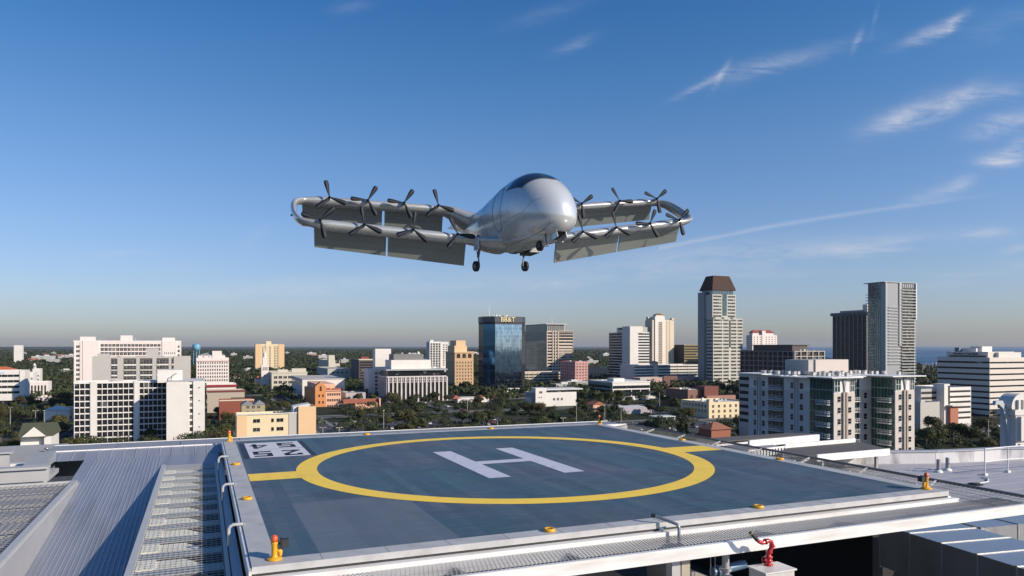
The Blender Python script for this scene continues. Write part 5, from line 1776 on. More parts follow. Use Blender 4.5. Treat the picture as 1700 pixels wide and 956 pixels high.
MB().lathe([(3, 0), (2.4, 1.2), (.2, 4.5), (0, 5)], (3, 2, b.H - 3), 12).build('cone', M_bwhite, b.o); b.boxpart('base', 0, 6, 0, 4, 0, b.H - 3, M_bwhite)
b = Bld('apartment_tower', 'slim blue white twin tower between the columned building and tan tower', 'building', 713, 1100, pr=732, pl=708, yt=567)
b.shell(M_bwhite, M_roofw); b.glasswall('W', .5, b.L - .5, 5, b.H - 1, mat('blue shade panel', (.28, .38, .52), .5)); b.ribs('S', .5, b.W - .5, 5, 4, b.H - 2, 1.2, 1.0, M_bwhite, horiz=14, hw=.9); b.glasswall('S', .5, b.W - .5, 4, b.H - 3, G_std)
b.boxpart('second_wing', b.W + 1.5, b.W + 13, 3, b.L, 0, b.H - .2, M_bwhite); b.wins('S', b.W + 3, b.W + 12, 2, b.H - 6, b.H - 36, 10, 2.6, 1.8, y0=3)
b.boxpart('penthouse', 2, 7, 3, 9, b.H - .9, b.H + 2.6, M_bwhite)

# --- tan historic tower
M_tan = mat('tan brick', (.56, .38, .23), .85, 0, .04, .4); M_buff = mat('buff terracotta', (.70, .50, .30), .8)
b = Bld('historic_tower', 'tan brick tower with arched top windows beside the dark glass tower', 'building', 755, 780, pr=786, pl=740, yt=584)
b.shell(M_tan, M_roofg); w, L, H = b.W, b.L, b.H
b.boxpart('cornice', -.9, w + .5, -.9, L, H - 1.0, H + .2, M_buff); b.boxpart('string_course', -.3, w, -.3, L, H - 9, H - 8.5, M_buff)
b.wins('S', 1, w - 1, 3, H - 6.6, H - 6.6, 1, 4.0, 3.6, gm=G_dark, fm=M_buff, arch=True)
b.wins('S', 1, w - 1, 6, H - 12.4, H - 12.4 - 3.5 * 7, 8, 1.2, 1.9, fm=M_buff); b.wins('W', 1, L - 1, 6, H - 12.4, H - 12.4 - 3.5 * 7, 8, 1.2, 1.9, fm=M_buff)
b.boxpart('penthouse', w * .05, w * .72, 4, L - 4, H - .9, H + 6.5, M_buff); b.boxpart('penthouse', w * .15, w * .66, 5, L - 6, H + 6.5, zat(565, 780), M_buff)

# --- dark glass tower with cut corners
def curtain(name, c1, metal, rough, cells=(1.5, 3.9)):
    m = bpy.data.materials.new(name); m.use_nodes = True
    t = NT(m.node_tree); bb = m.node_tree.nodes['Principled BSDF']
    tc = t.n('ShaderNodeTexCoord'); sp = t.n('ShaderNodeSeparateXYZ'); t.l(tc.outputs['Object'], sp.inputs[0])
    cx = t.m('FLOOR', t.m('DIVIDE', t.m('ADD', sp.outputs[0], t.m('MULTIPLY', sp.outputs[1], 1.0)), cells[0])); cz = t.m('FLOOR', t.m('DIVIDE', sp.outputs[2], cells[1]))
    cb = t.n('ShaderNodeCombineXYZ'); t.l(cx, cb.inputs[0]); t.l(cz, cb.inputs[1])
    wn = t.n('ShaderNodeTexWhiteNoise'); wn.noise_dimensions = '2D'; t.l(cb.outputs[0], wn.inputs['Vector'])
    f = t.m('ADD', .75, t.m('MULTIPLY', wn.outputs['Value'], .5))
    vm = t.n('ShaderNodeVectorMath', operation='SCALE'); vm.inputs[0].default_value = c1; t.l(f, vm.inputs['Scale'])
    t.l(vm.outputs[0], bb.inputs['Base Color']); bb.inputs['Metallic'].default_value = metal; bb.inputs['Roughness'].default_value = rough
    nz = t.n('ShaderNodeTexNoise'); nz.inputs['Scale'].default_value = .10; t.l(tc.outputs['Object'], nz.inputs['Vector'])
    bp = t.n('ShaderNodeBump'); bp.inputs['Strength'].default_value = .05; bp.inputs['Distance'].default_value = .3; t.l(t.m('ADD', nz.outputs['Fac'], t.m('MULTIPLY', wn.outputs['Value'], .05)), bp.inputs['Height']); t.l(bp.outputs[0], bb.inputs['Normal'])
    return m


G_blue = curtain('blue curtain glass', (.20, .36, .60), 1.0, .05)
G_black = curtain('smoked curtain glass', (.055, .065, .075), .7, .08)
G_teal = curtain('teal curtain glass', (.06, .10, .125), .6, .08)
D = 700
b = Bld('glass_tower', 'dark eight sided glass office tower with sign letters and roof antenna', 'building', 822, D, pr=866, L=40, yt=525)
H = b.H
ch = reach(b.P, 802, (VX - UX).normalized())   # the cut corner face
k = ch / math.sqrt(2)
wl = 12.0
W_ = b.W
oct_ = [(0, 0), (W_, 0), (W_ + 6, 6), (W_ + 6, 26), (W_, 32), (0, 32), (-k, k + wl), (-k, k)]
m = MB(); m.prism(oct_, 0, H - 1.0); m.build('glass_body', G_black, b.o)
top = [(x * 1.0, y * 1.0) for x, y in oct_]
m = MB(); m.prism([(x + (.4 if x > 10 else -.4), y + (.4 if y > 10 else -.4)) for x, y in oct_], H - 5.2, H); m.build('crown_band', mat('dark slate band', (.075, .085, .10), .35, .4), b.o)
m = MB(); m.prism([(x + (.15 if x > 10 else -.15), y + (.15 if y > 10 else -.15)) for x, y in oct_], H - 7.4, H - 5.2); m.build('shadow_band', M_dark, b.o)
b.glasswall('S', .1, W_ - .1, 6.5, H - 7.4, G_blue, proud=.25)
# mullions on the faces seen
for nme, p, q in (('S', (0, 0), (W_, 0)), ('C', (-k, k), (0, 0)), ('W', (-k, k + wl), (-k, k)), ('E', (W_, 0), (W_ + 6, 6))):
    p, q = Vector(p), Vector(q); ln_ = (q - p).length; n = max(3, int(ln_ / 1.5)); m = MB(); dirn = (q - p) / ln_; nrm = Vector((dirn.y, -dirn.x))
    off_ = .30 if nme == 'S' else .05
    for i in range(n + 1):
        c = p + dirn * ln_ * i / n + nrm * off_
        m.beam((c.x, c.y, 6.5), (c.x, c.y, H - 7.4), .10, .10)
    for j in range(17):
        z = 6.5 + j * (H - 14) / 16.0; a_, c_ = p + nrm * off_, q + nrm * off_
        m.beam((a_.x, a_.y, z), (c_.x, c_.y, z), .10, .16)
    m.build('mullions', mat('dark mullion', (.04, .045, .05), .4, .5), b.o)
m = MB()
pp, qq = Vector((-k, k)), Vector((0, 0)); nn = Vector((-1, -1)).normalized() * .12
m.add([(pp.x + nn.x, pp.y + nn.y, 6.5), (qq.x + nn.x, qq.y + nn.y, 6.5), (qq.x + nn.x, qq.y + nn.y, H - 7.4), (pp.x + nn.x, pp.y + nn.y, H - 7.4)], [(0, 1, 2, 3)])
m.build('corner_glass', curtain('deep blue curtain glass', (.05, .14, .27), .9, .06), b.o)
b.boxpart('base_canopy', -3, W_ - 4, -4, 0, 5.0, 6.2, M_bwhite); b.boxpart('base_canopy', W_ - 20, W_ - 12, -4.5, 0, 0, 4.9, M_bwhite)
tm = text_mesh('BB&T', 6.4, .3, .10, 'CENTER'); tm.materials.append(mat('pale gold letters', (.62, .53, .32), .4, .2))
o = link('sign_lettering', tm, b.o, (W_ * .46, -.85, H - 4.9), rot=(R(90), 0, 0))
MB().tube([(-k + 8, 14, H), (-k + 8, 14, H + 12)], [.45, .1], 6).build('antenna', M_bwhite, b.o)
b.clutter(9, 2, W_ - 3, 3, 20, H, 12); b.boxpart('wall_notch', -k - .6, -k + 1.2, k + 1.5, k + 3.6, H - 4.4, H - 1.4, M_black)

# --- glass and stone office with flat hat
M_stone = mat('tan precast', (.56, .48, .40), .8)
b = Bld('office_tower', 'banded glass and stone office tower with thin flat hat roof', 'building', 908, 950, pr=951, pl=868, yt=549)
b.shell(M_stone, M_roofg); w, L, H = b.W, b.L, b.H
b.glasswall('W', .2, L - .2, 0, H - .5, G_teal); b.ribs('W', .2, L - .2, 14, 0, H - .5, .18, .2, M_grey, horiz=18, hw=.5, nm='mullions')
b.bands('S', 1, w - .4, H - 4.0, H - 4.0 - 3.92 * 14, 15, 2.1, mull=12, mm=M_stone); b.ribs('S', w * .22, w * .42, 3, 0, H, 1.3, .9, M_stone, nm='stone_pier'); b.ribs('S', w * .45, w, 2, 0, H, .3, .5, M_stone, horiz=16, hw=.8, hd=1.3, nm='sun_shelf')
b.shell(G_teal, M_roofw, H=H + 8.2, x0=2.5, y0=3, W=w * .62, L=L - 6, z0=H - .9, nm='crown_glass', rn='crown_roof'); b.ribs('S', 2.5, 2.5 + w * .62, 9, H, H + 8, .7, .6, M_bwhite, y0=3, nm='crown_fin')
b.boxpart('hat_roof', -1.5, 5 + w * .62, -.2, L - 1, H + 8.4, H + 9.1, M_bwhite); MB().tube([(w * .35, 12, H + 9), (w * .35, 12, H + 21)], [.3, .08], 6).build('antenna', M_bwhite, b.o)
b = Bld('parking_garage', 'pale open parking decks at the foot of the flat hat tower', 'garage', 868, 830, pr=934, L=26, yt=618)
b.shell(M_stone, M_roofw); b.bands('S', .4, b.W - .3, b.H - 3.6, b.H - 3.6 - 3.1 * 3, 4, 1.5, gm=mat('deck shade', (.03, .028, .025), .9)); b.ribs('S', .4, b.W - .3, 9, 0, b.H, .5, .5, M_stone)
b = Bld('condominium', 'rosy pink condominium block with balcony rows', 'building', 955, 800, pr=976, pl=930, yt=600)
M_rose = mat('rose stucco', (.58, .30, .27), .8, 0, .04, .3)
b.shell(M_rose, M_roofg); w, L, H = b.W, b.L, b.H
b.wins('S', .5, w - .5, 4, H - 3.6, H - 3.6 - 3.2 * 8, 9, 1.5, 1.7, fm=M_bwhite); b.wins('W', 1, L - 1, 7, H - 3.6, H - 3.6 - 3.2 * 7, 8, 1.6, 1.7, fm=M_bwhite)
for k_ in range(8): b.boxpart('balcony_slab', -.8, w + .2, -.9, L * .9, H - 4.6 - 3.2 * k_, H - 4.3 - 3.2 * k_, mat('rose white', (.66, .46, .44), .8))
b.clutter(6, 1, w - 1, 2, L - 3, H - .9, 14)
b = Bld('low_building', 'bright white windowless theatre block in the middle of the trees', 'building', 889, 560, pr=957, pl=872, yt=652)
b.shell(M_bwhite, M_roofw); w, L, H = b.W, b.L, b.H
b.boxpart('raised_bay', 0, 9, -.3, 8, 0, H + 3.6, M_bwhite); b.wins('S', 2.5, 6, 1, H - .5, H - .5, 1, 2.6, 1.5, gm=G_std, y0=-.3); b.wins('S', 14, 24, 3, H - 6.2, H - 6.2, 1, 1.7, 1.8, fm=M_bwhite)
b.wins('S', 1.8, 6, 2, H - 4, H - 4, 1, .8, .8, gm=G_dark, y0=-.3); b.boxpart('roof_slab', 6, w + 6, 1, L, H + 1.6, H + 2.6, M_roofw); b.clutter(5, 10, w, 2, L - 2, H - .9, 21)
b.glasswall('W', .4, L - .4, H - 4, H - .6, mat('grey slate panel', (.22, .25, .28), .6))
b = Bld('low_building', 'tan stepped block with zigzag roof beside the rosy condominium', 'building', 976, 950, pr=1010, L=22, yt=612)
b.shell(mat('buff render', (.55, .42, .30), .8), M_roofg); b.wins('S', 3, b.W - 3, 5, b.H - 8, b.H - 8, 1, 1.8, 1.8); b.boxpart('roof_step', 4, b.W * .6, 2, 12, b.H - .9, b.H + 4.2, mat('rose roof block', (.58, .33, .22), .8)); b.boxpart('roof_step', b.W * .55, b.W, 3, 14, b.H - .9, b.H + 2, M_creamw)
b = Bld('office_building', 'low white office with two dark window bands and set back base', 'building', 1017, 640, pr=1079, pl=976, yt=634)
b.shell(M_bwhite, M_roofw, z0=8); w, L, H = b.W, b.L, b.H
b.bands('S', .2, w - .2, H - 6.0, H - 11.4, 2, 2.6, mull=12); b.glasswall('W', .3, L - .3, 8.5, H - 1.2, mat('teal grey panel', (.13, .22, .22), .4)); b.bands('W', 4, L - 2, H - 5.6, H - 11.2, 2, 2.0)
b.shell(G_dark, M_roofg, H=8.2, x0=1.5, y0=2, W=w - 3, L=L - 3, nm='ground_floor', rn='ground_floor_roof')
for k_ in range(5): b.boxpart('column', .4 + k_ * (w - 1) / 4, 1.0 + k_ * (w - 1) / 4, .1, .7, 0, 8, M_bwhite)
b.boxpart('roof_edge', -.4, w + .4, -.4, L + .3, H - 1.0, H + .1, M_bwhite); b.boxpart('penthouse', 4, 15, 5, 16, H - .8, H + 2.8, M_bwhite); b.clutter(5, 2, w - 4, 3, L - 3, H - .8, 31)
b.boxpart('terrace', -2, w + 16, -14, -6, 0, 3.0, M_bwhite)

# --- white striped tower
b = Bld('office_tower', 'white tower striped by dark window bands with a tall blank core', 'building', 1046, 900, pr=1078, pl=1011, yt=551)
b.shell(M_bwhite, M_roofw); w, L, H = b.W, b.L, b.H
cw = reach(b.P, 1059, UX)
b.boxpart('core', -.6, cw, -.8, L * .35, 0, zat(541.5, 900), M_bwhite); b.boxpart('upper_block', 0, cw + 8, L * .2, L * .62, H - 1, zat(543, 900), M_bwhite); b.boxpart('core_head', cw, cw + 6.5, -.6, 10, H - 1, zat(541.5, 900), M_bwhite)
b.bands('S', cw + .1, w - .1, H - 3.3, H - 3.3 - 3.45 * 16, 17, 1.75); b.bands('W', L * .13, L - .2, H - 3.5, H - 3.5 - 3.45 * 16, 17, 2.25)
b.boxpart('west_pier', -.5, 0, -.5, L * .13, 0, zat(543, 900), M_bwhite)
tm = text_mesh('Sembler', 3.2, .2, .05, 'CENTER'); tm.materials.append(M_dark)
MB().box(-.02, .2, L * .62, L * .62 + .1, 0, .1)
link('sign_lettering', tm, b.o, (-.35, L * .42, zat(546.5, 900)), rot=(R(90), 0, -math.pi / 2))
b.clutter(5, 3, 16, L * .25, L * .6, zat(543, 900), 41)

# --- cream residential tower
M_ivory = mat('ivory stucco', (.66, .56, .42), .8, 0, .03, .2)
b = Bld('apartment_tower', 'slender ivory residential tower with small hip cap behind the striped tower', 'building', 1083, 1150, pr=1119, pl=1071, yt=531)
b.shell(M_ivory, M_roofg); w, L, H = b.W, b.L, b.H
b.boxpart('centre_bay', w * .1, w * .55, -1.6, L * .6, 0, zat(525, 1150), M_bwhite); b.shell(M_ivory, M_roofg, H=zat(522.5, 1150), x0=w * .2, y0=2, W=w * .34, L=L * .4, z0=H - 1, nm='cap', rn='cap_top')
gable(b, w * .2, w * .54, 2, 2 + L * .4, zat(522.5, 1150), 2.6, mat('brown hip roof', (.22, .11, .07), .8), 'hip', .8)
b.glasswall('S', w * .27, w * .42, 3, H - 3, mat('bronze recess', (.16, .10, .07), .6), y0=-1.6, nm='recess'); b.ribs('S', w * .27, w * .42, 2, 3, H - 3, .3, .5, M_ivory, y0=-1.6, horiz=30, hw=.9, nm='balcony_fronts')
b.wins('S', w * .6, w * .85, 2, H - 4, H - 4 - 3.1 * 24, 25, 1.6, 1.5, fm=M_ivory); b.wins('W', 2, L - 2, 3, H - 4, H - 4 - 3.1 * 12, 13, 1.6, 1.5, fm=M_ivory)
b.boxpart('turret', -1, 3, L * .5, L * .8, H - 1, H + 5, M_ivory); b.boxpart('east_turret', w - 4, w, 0, 6, H - .9, H + 3.4, M_ivory)
b.boxpart('grey_annex', -16, -.1, L * .3, L, 0, zat(543, 1150), M_bgrey)
b = Bld('parking_garage', 'long white parking decks below the ivory tower', 'garage', 1052, 850, pr=1160, L=30, yt=606)
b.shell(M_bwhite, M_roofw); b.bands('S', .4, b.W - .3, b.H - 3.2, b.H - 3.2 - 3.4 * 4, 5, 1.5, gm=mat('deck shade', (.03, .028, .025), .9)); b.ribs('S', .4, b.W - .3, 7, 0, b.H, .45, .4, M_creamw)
b.boxpart('stair_tower', 26, 32, -2, 6, 0, b.H + 3, M_creamw); gable(b, 25.5, 32.5, -2.5, 6.5, b.H + 3, 1.6, mat('brown hip roof', (.22, .11, .07), .8), 'hip')
b = Bld('office_building', 'low pink and grey shops in front of the long white parking decks', 'building', 1062, 800, pr=1160, L=16, yt=627)
b.shell(mat('mixed pink render', (.48, .34, .31), .8), M_roofg); b.wins('S', 1, b.W - 1, 14, 3, 7, 2, 1.6, 1.6); b.boxpart('grey_shop', -.2, 13, -1, 0, 0, b.H + .5, M_bgrey); b.boxpart('dark_shop', 30, 48, -1.2, 0, 0, b.H + 1.5, mat('brick brown', (.16, .08, .07), .8))
b = Bld('office_building', 'small olive glass block between the ivory tower and tall bronze capped tower', 'building', 1136, 1150, pr=1172, pl=1119, yt=572)
b.shell(mat('olive bronze panel', (.20, .16, .07), .5, .2), M_roofg); b.bands('S', .5, b.W - .5, 4, b.H - 4, 11, 1.9, mull=10, mm=mat('olive mullion', (.26, .2, .08), .5)); b.glasswall('W', .3, b.L - .3, 0, b.H - .5, mat('near black cladding', (.025, .025, .025), .7)); b.clutter(5, 2, b.W - 2, 2, 14, b.H - .9, 51)

# --- tall tower with bronze pyramid cap
D = 800
M_pale = mat('pale green grey precast', (.50, .49, .44), .7, 0, .03, .2)
M_brz = mat('bronze roof', (.055, .026, .017), .85, .0, .05, .3)
b = Bld('skyscraper', 'tallest tower with trapezoid bronze roof and stepped pale shoulders', 'building', 1184, D, pr=1233, pl=1159, yt=528)
w, L = b.W, b.L
H1, H2, H3, H4 = zat(528, D), zat(488, D), zat(480, D), zat(456, D)
w2 = reach(b.P, 1224, UX)
b.shell(M_pale, M_roofg, H=H1); b.shell(M_pale, M_roofg, H=H2, x0=1.0, y0=2.5, W=w2 - 1, L=L - 4, z0=H1 - 1, nm='upper_wall', rn='upper_roof')
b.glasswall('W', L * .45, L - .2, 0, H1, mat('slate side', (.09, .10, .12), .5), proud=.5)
b.boxpart('west_shaft', -.6, 4, L * .55, L - .3, 0, H2 + 3, mat('grey green shaft', (.24, .26, .27), .5))
b.shell(G_teal, M_roofg, H=H3, x0=2.5, y0=4, W=w2 - 5, L=L - 7, z0=H2 - 1, nm='lantern_glass', rn='lantern_roof')
fl_ = 3.75
nf1 = int((H1 - 4) / fl_)
segS = ((.8, w * .30), (w * .34, w * .52), (w * .60, w * .78), (w * .82, w - .6))
for (x0, x1) in segS:
    b.bands('S', x0, x1, H1 - 3.2, H1 - 3.2 - fl_ * (nf1 - 1), nf1, 1.9, gm=G_std, mull=4, mm=M_pale)
for (x0, x1) in ((2.0, w2 * .40), (w2 * .66, w2 - 1)):
    b.bands('S', x0, x1, H2 - 3.2, H1 + 1.5, 7, 1.9, gm=G_std, y0=2.5, mull=4, mm=M_pale)
b.glasswall('S', w2 * .44, w2 * .62, H1 + 3, H2 + .5, G_teal, y0=2.3); b.glasswall('S', w * .53, w * .59, H1 - 32, H1 - 2, G_teal)
b.bands('W', .6, L * .42, H1 - 3.2, H1 - 3.2 - fl_ * (nf1 - 1), nf1, 1.9, gm=G_std, mull=4, mm=M_pale)
for k_ in range(3): b.boxpart('corner_box', w * .3 * k_, w * .3 * k_ + 3, -.5, 1, H1 - .5, H1 + 1.2, mat('green glass box', (.10, .18, .15), .4))
zb = H3 - .5
m = MB()
x0, x1, y0, y1 = .5, w2 + .3, 2, L - 1
i_ = 5.2
m.add([(x0, y0, zb), (x1, y0, zb), (x1, y1, zb), (x0, y1, zb), (x0 + i_, y0 + i_, H4), (x1 - i_, y0 + i_, H4), (x1 - i_, y1 - i_, H4), (x0 + i_, y1 - i_, H4)],
      [(0, 1, 5, 4), (1, 2, 6, 5), (2, 3, 7, 6), (3, 0, 4, 7), (4, 5, 6, 7), (3, 2, 1, 0)])
m.build('pyramid_roof', M_brz, b.o)
b.ribs('S', 1.5, w2 - 1.5, 9, H2, H3 - .8, .25, .2, M_pale, y0=4, nm='lantern_rib')

b = Bld('apartment_tower', 'cream tower with red hip roof and gable behind the brown gridded building', 'building', 1249, 1100, pr=1290, pl=1239, yt=556)
b.shell(M_bpink, M_roofg); w, L, H = b.W, b.L, b.H
b.wins('S', 1, w - 1, 8, H - 4, H - 4 - 3.3 * 8, 9, 1.7, 1.7, fm=M_bpink, sill=False); b.wins('W', 1, L - 1, 3, H - 4, H - 4 - 3.3 * 8, 9, 1.7, 1.7, sill=False)
b.boxpart('centre_bay', w * .38, w * .52, -.8, 4, 0, H + 6.5, M_bpink); b.boxpart('attic', 3, w - 4, 3, L - 3, H - .9, H + 3.5, M_bpink); gable(b, 3, w - 4, 3, L - 3, H + 3.5, 4.2, mat('dull red roof', (.26, .07, .05), .8), 'hip', 1.2)

# --- brown gridded building
b = Bld('office_building', 'wide brown building with square window grid, lit on its east part', 'building', 1318, 620, pr=1368, pl=1230, yt=582)
M_dkb = mat('dark brown core', (.07, .05, .045), .6)
b.shell(M_dkb, M_roofg); w, L, H = b.W, b.L, b.H
M_gr = mat('shaded concrete grid', (.42, .36, .34), .75); M_gr2 = mat('lit concrete grid', (.60, .54, .50), .75)  # same grid twice: west shade and south light put into the colours
b.wins('W', 0, L, 11, H - 4.9, H - 4.9 - 4.3 * 5, 6, L / 11 - .5, 3.5, gm=G_band, fm=M_dkb, sill=False); b.wins('S', 0, w, 5, H - 4.9, H - 4.9 - 4.3 * 3, 4, w / 5 - .8, 3.5, gm=G_std, fm=M_dkb, sill=False)
b.ribs('W', .2, L - .2, 12, H - .6 - 4.3 * 9, H - .6, .32, .9, M_gr, horiz=10, hw=.38, nm='facade_grid'); b.ribs('S', .3, w - .3, 6, H - .6 - 4.3 * 9, H - .6, .6, 1.0, M_gr2, horiz=10, hw=.5, nm='facade_grid')
b.boxpart('penthouse', 4, w * .62, 6, L * .82, H - .9, zat(573, 620), M_dkb); b.boxpart('penthouse_roof', 3, w * .68, 5, L * .84, zat(573, 620), zat(572, 620), mat('dark olive edge', (.10, .10, .08), .7)); b.clutter(8, 3, w - 3, 2, 12, H - .9, 61)
b = Bld('parking_garage', 'grey banded garage end left of the balcony apartment building', 'garage', 1262, 330, pr=1300, pl=1227, yt=620)
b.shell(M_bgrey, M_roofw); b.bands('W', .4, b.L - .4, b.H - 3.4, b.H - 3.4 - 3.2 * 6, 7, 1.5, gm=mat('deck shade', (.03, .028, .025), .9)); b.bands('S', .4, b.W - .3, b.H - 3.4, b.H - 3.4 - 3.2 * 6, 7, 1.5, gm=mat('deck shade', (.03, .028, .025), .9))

# --- dark ribbed tower and white balcony tower
b = Bld('office_tower', 'dark bronze tower with pale vertical ribs beside the white balcony tower', 'building', 1440, 800, pr=1472, pl=1383, yt=517)
M_blk = mat('black bronze wall', (.022, .02, .022), .4, .2)
b.shell(M_blk, M_roofg); w, L, H = b.W, b.L, b.H
b.wins('W', .5, L - .5, 8, H - 8, H - 8 - 3.7 * 11, 12, L / 8 - 1.4, 2.4, gm=G_band, fm=M_blk, sill=False)
b.ribs('W', .3, L - .3, 9, 0, H - 3, .5, .8, M_bgrey, nm='pale_rib'); b.boxpart('crown_band', -1.6, w, -1.0, L + 2.6, H - 3.4, H, mat('charcoal crown', (.09, .09, .10), .5)); b.ribs('W', -1, L + 2, 30, H - 3.4, H - .2, .3, 1.9, M_grey, nm='crown_rib')
b.boxpart('roof_plant', 2, w, 6, L - 8, H, H + 2.2, M_grey); b.boxpart('roof_tank', 2, 10, 2, 8, H, H + 8, M_bwhite)

D = 750
b = Bld('apartment_tower', 'tall slim white grey tower with stacked balconies and curved front', 'building', 1470, D, pr=1519, pl=1441, yt=468)
M_wg = mat('cool white concrete', (.38, .40, .40), .6, 0, .03, .2); M_mg = mat('mid grey panel', (.30, .31, .33), .6)
w, L, H = b.W, b.L, b.H
b.shell(M_wg, M_roofw); b.boxpart('roof_plate', -3.0, w + .8, -1.2, L + 3, H - .3, H + .4, M_wg)
b.glasswall('W', L * .28, L - .2, 4, H - .6, curtain('silver blue glass', (.18, .24, .27), .6, .1)); b.ribs('W', L * .28, L * .64, 4, 4, H - .6, .3, .3, M_wg, nm='mullions', horiz=26, hw=.4)
b.boxpart('corner_fin', -.6, 1.5, -.8, 5, 0, H - .3, M_wg)
b.glasswall('S', 3, w * .44, 3, H - 1.5, M_mg, nm='grey_panel'); b.boxpart('centre_fin', w * .44, w * .52, -1.1, 0, H * .42, H - .3, M_wg); b.glasswall('S', w * .52, w - .8, 3, H - 5, G_std)
pt = 3.05
for k_ in range(33):
    z = H - 8 - k_ * pt
    if z < 3: break
    b.boxpart('balcony', w * .50, w - .5, -1.9, -.05, z, z + .95, M_wg)
for k_ in range(20):
    z = H - 26 - k_ * 3.05 * 1.0
    b.boxpart('balcony', 3.2, w * .42 if k_ < 12 else w * .5, -1.2, -.1, z, z + .5, M_wg)
for k_ in range(30):
    z = H - 12 - k_ * 3.05
    b.boxpart('balcony', -2.2, -.05, L * .7, L + 1.5, z, z + .5, M_wg)
b.boxpart('east_fin', w - .5, w + .5, -1.8, 4, H * .66, H - .3, mat('bright white fin', (.82, .80, .77), .6)); b.ribs('S', w * .5, w - 1, 8, H - 6.5, H - .8, .5, .6, M_wg, nm='crown_rib')

# --- banded bank building
b = Bld('office_building', 'broad stepped office of pale bands with a bank name on its parapet', 'building', 1643, 480, pr=1745, pl=1556, yt=593.5)
M_band = mat('pale precast band', (.66, .60, .54), .75, 0, .03, .2)
b.shell(M_band, M_roofw); w, L, H = b.W, b.L, b.H
nf = 10
b.bands('S', .15, w - .2, H - 3.9, H - 3.9 - 3.86 * (nf - 1), nf, 1.05); b.bands('W', .2, L - .2, H - 3.9, H - 3.9 - 3.86 * (nf - 1), nf, 1.25)
b.shell(M_band, M_roofw, H=zat(584, 480), x0=3.0, y0=3.2, W=w * .42, L=L - 8, z0=H - 1, nm='upper_wall', rn='upper_roof'); b.bands('W', 1, L - 10, H + .2, H + .2, 1, 1.0, x0=3.0, y0=3.2)
b.boxpart('roof_box', 10, w * .32, 12, 20, H + 2, zat(575, 480), M_bwhite); b.boxpart('roof_box', 7, 10, 14, 24, H + 2, zat(578, 480), M_bwhite); b.boxpart('plant_room', 4, 14, 24, L - 10, H + 2, zat(577, 480), mat('blue grey plant', (.14, .18, .24), .6))
b.boxpart('upper_block', w * .16, w * .52, .8, 3.0, H - .9, zat(585, 480), M_bwhite)
tm = text_mesh('Northern Trust Bank', 2.0, .08, .02, 'CENTER'); tm.materials.append(M_dark)
link('sign_lettering', tm, b.o, (2.85, L * .50, H + 1.75), rot=(R(90), 0, -math.pi / 2))
b = Bld('parking_garage', 'white parking decks with stair tower in front of the banded bank office', 'garage', 1574, 400, pr=1612, L=22, yt=643)
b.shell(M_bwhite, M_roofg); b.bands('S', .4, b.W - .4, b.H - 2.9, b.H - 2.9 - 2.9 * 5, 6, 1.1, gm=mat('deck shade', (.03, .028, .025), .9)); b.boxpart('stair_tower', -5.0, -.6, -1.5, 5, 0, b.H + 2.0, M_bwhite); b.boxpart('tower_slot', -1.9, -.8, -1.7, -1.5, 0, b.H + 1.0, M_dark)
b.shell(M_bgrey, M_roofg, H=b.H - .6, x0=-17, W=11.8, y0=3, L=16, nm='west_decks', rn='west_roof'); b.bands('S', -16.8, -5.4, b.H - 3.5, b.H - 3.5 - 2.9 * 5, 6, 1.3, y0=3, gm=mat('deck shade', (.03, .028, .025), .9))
b = Bld('low_building', 'small brick red and white pavilion below the white parking decks', 'building', 1578, 396, pr=1591, L=3, yt=674)
b.shell(mat('salmon brick', (.40, .15, .10), .8), M_roofw); b.boxpart('roof_edge', -1, b.W + 2, -2, 8, b.H, b.H + .5, M_bwhite)
b = Bld('low_building', 'grey flat shed left of the white parking decks', 'building', 1528, 385, pr=1560, L=12, yt=668)
b.shell(M_bgrey, M_roofw)

# --- low buildings left of the balcony apartments
b = Bld('low_building', 'cream flat block with square windows left of the balcony apartments', 'building', 1177, 470, pr=1246, pl=1130, yt=668)
b.shell(M_cream, M_roofw); w, L, H = b.W, b.L, b.H
b.wins('S', 1, w - .5, 7, H - 3.4, H - 3.4 - 3.3 * 2, 3, 1.6, 1.7, fm=M_creamw); b.wins('W', 2, L - 2, 8, H - 3.4, H - 6.7, 2, 1.6, 1.7); b.clutter(12, 1, w - 1, 1, L - 2, H - .9, 71); b.boxpart('roof_box', 1, 4, 1, 4, H - .9, H + 1.8, M_cream)
b = Bld('low_building', 'brown brick block with tall arched windows in front of the tallest tower', 'building', 1142, 560, pr=1182, pl=1105, yt=647)
b.shell(mat('brown brick', (.22, .12, .09), .85), M_roofw); w, L, H = b.W, b.L, b.H
b.wins('S', .8, w - 6, 3, H - 9, H - 9, 1, 1.8, 4.4, gm=G_dark, arch=True); b.boxpart('brick_step', w * .55, w + 3, -4, 6, 0, H + 2.5, mat('dark red brick', (.17, .06, .045), .85)); b.clutter(6, 2, w - 2, 2, L - 2, H - .9, 77); b.boxpart('south_wing', w * .5, w + 16, -8, -4, 0, H - 4.5, mat('brick pink', (.34, .18, .14), .85))
b = Bld('carport', 'thin white flat canopy roof over parked cars behind the far helipad corner', 'canopy', 1091, 420, pr=1122, L=9, yt=692)
b.boxpart('roof_plate', 0, b.W, 0, 9, b.H - .3, b.H, M_roofw)
for x in (.5, b.W - .5):
    for y in (.5, 8.5): b.boxpart('post', x - .12, x + .12, y - .12, y + .12, 0, b.H - .3, M_bwhite)
b = Bld('low_building', 'low shed with broad white roof in the trees right of the theatre block', 'building', 1034, 500, pr=1082, L=16, yt=677)
b.shell(mat('lilac render', (.38, .35, .40), .8), M_roofw, par=.2)
b = Bld('low_building', 'small brick and glass pavilion with blue awning right of the theatre block', 'building', 985, 520, pr=1004, L=10, yt=672)
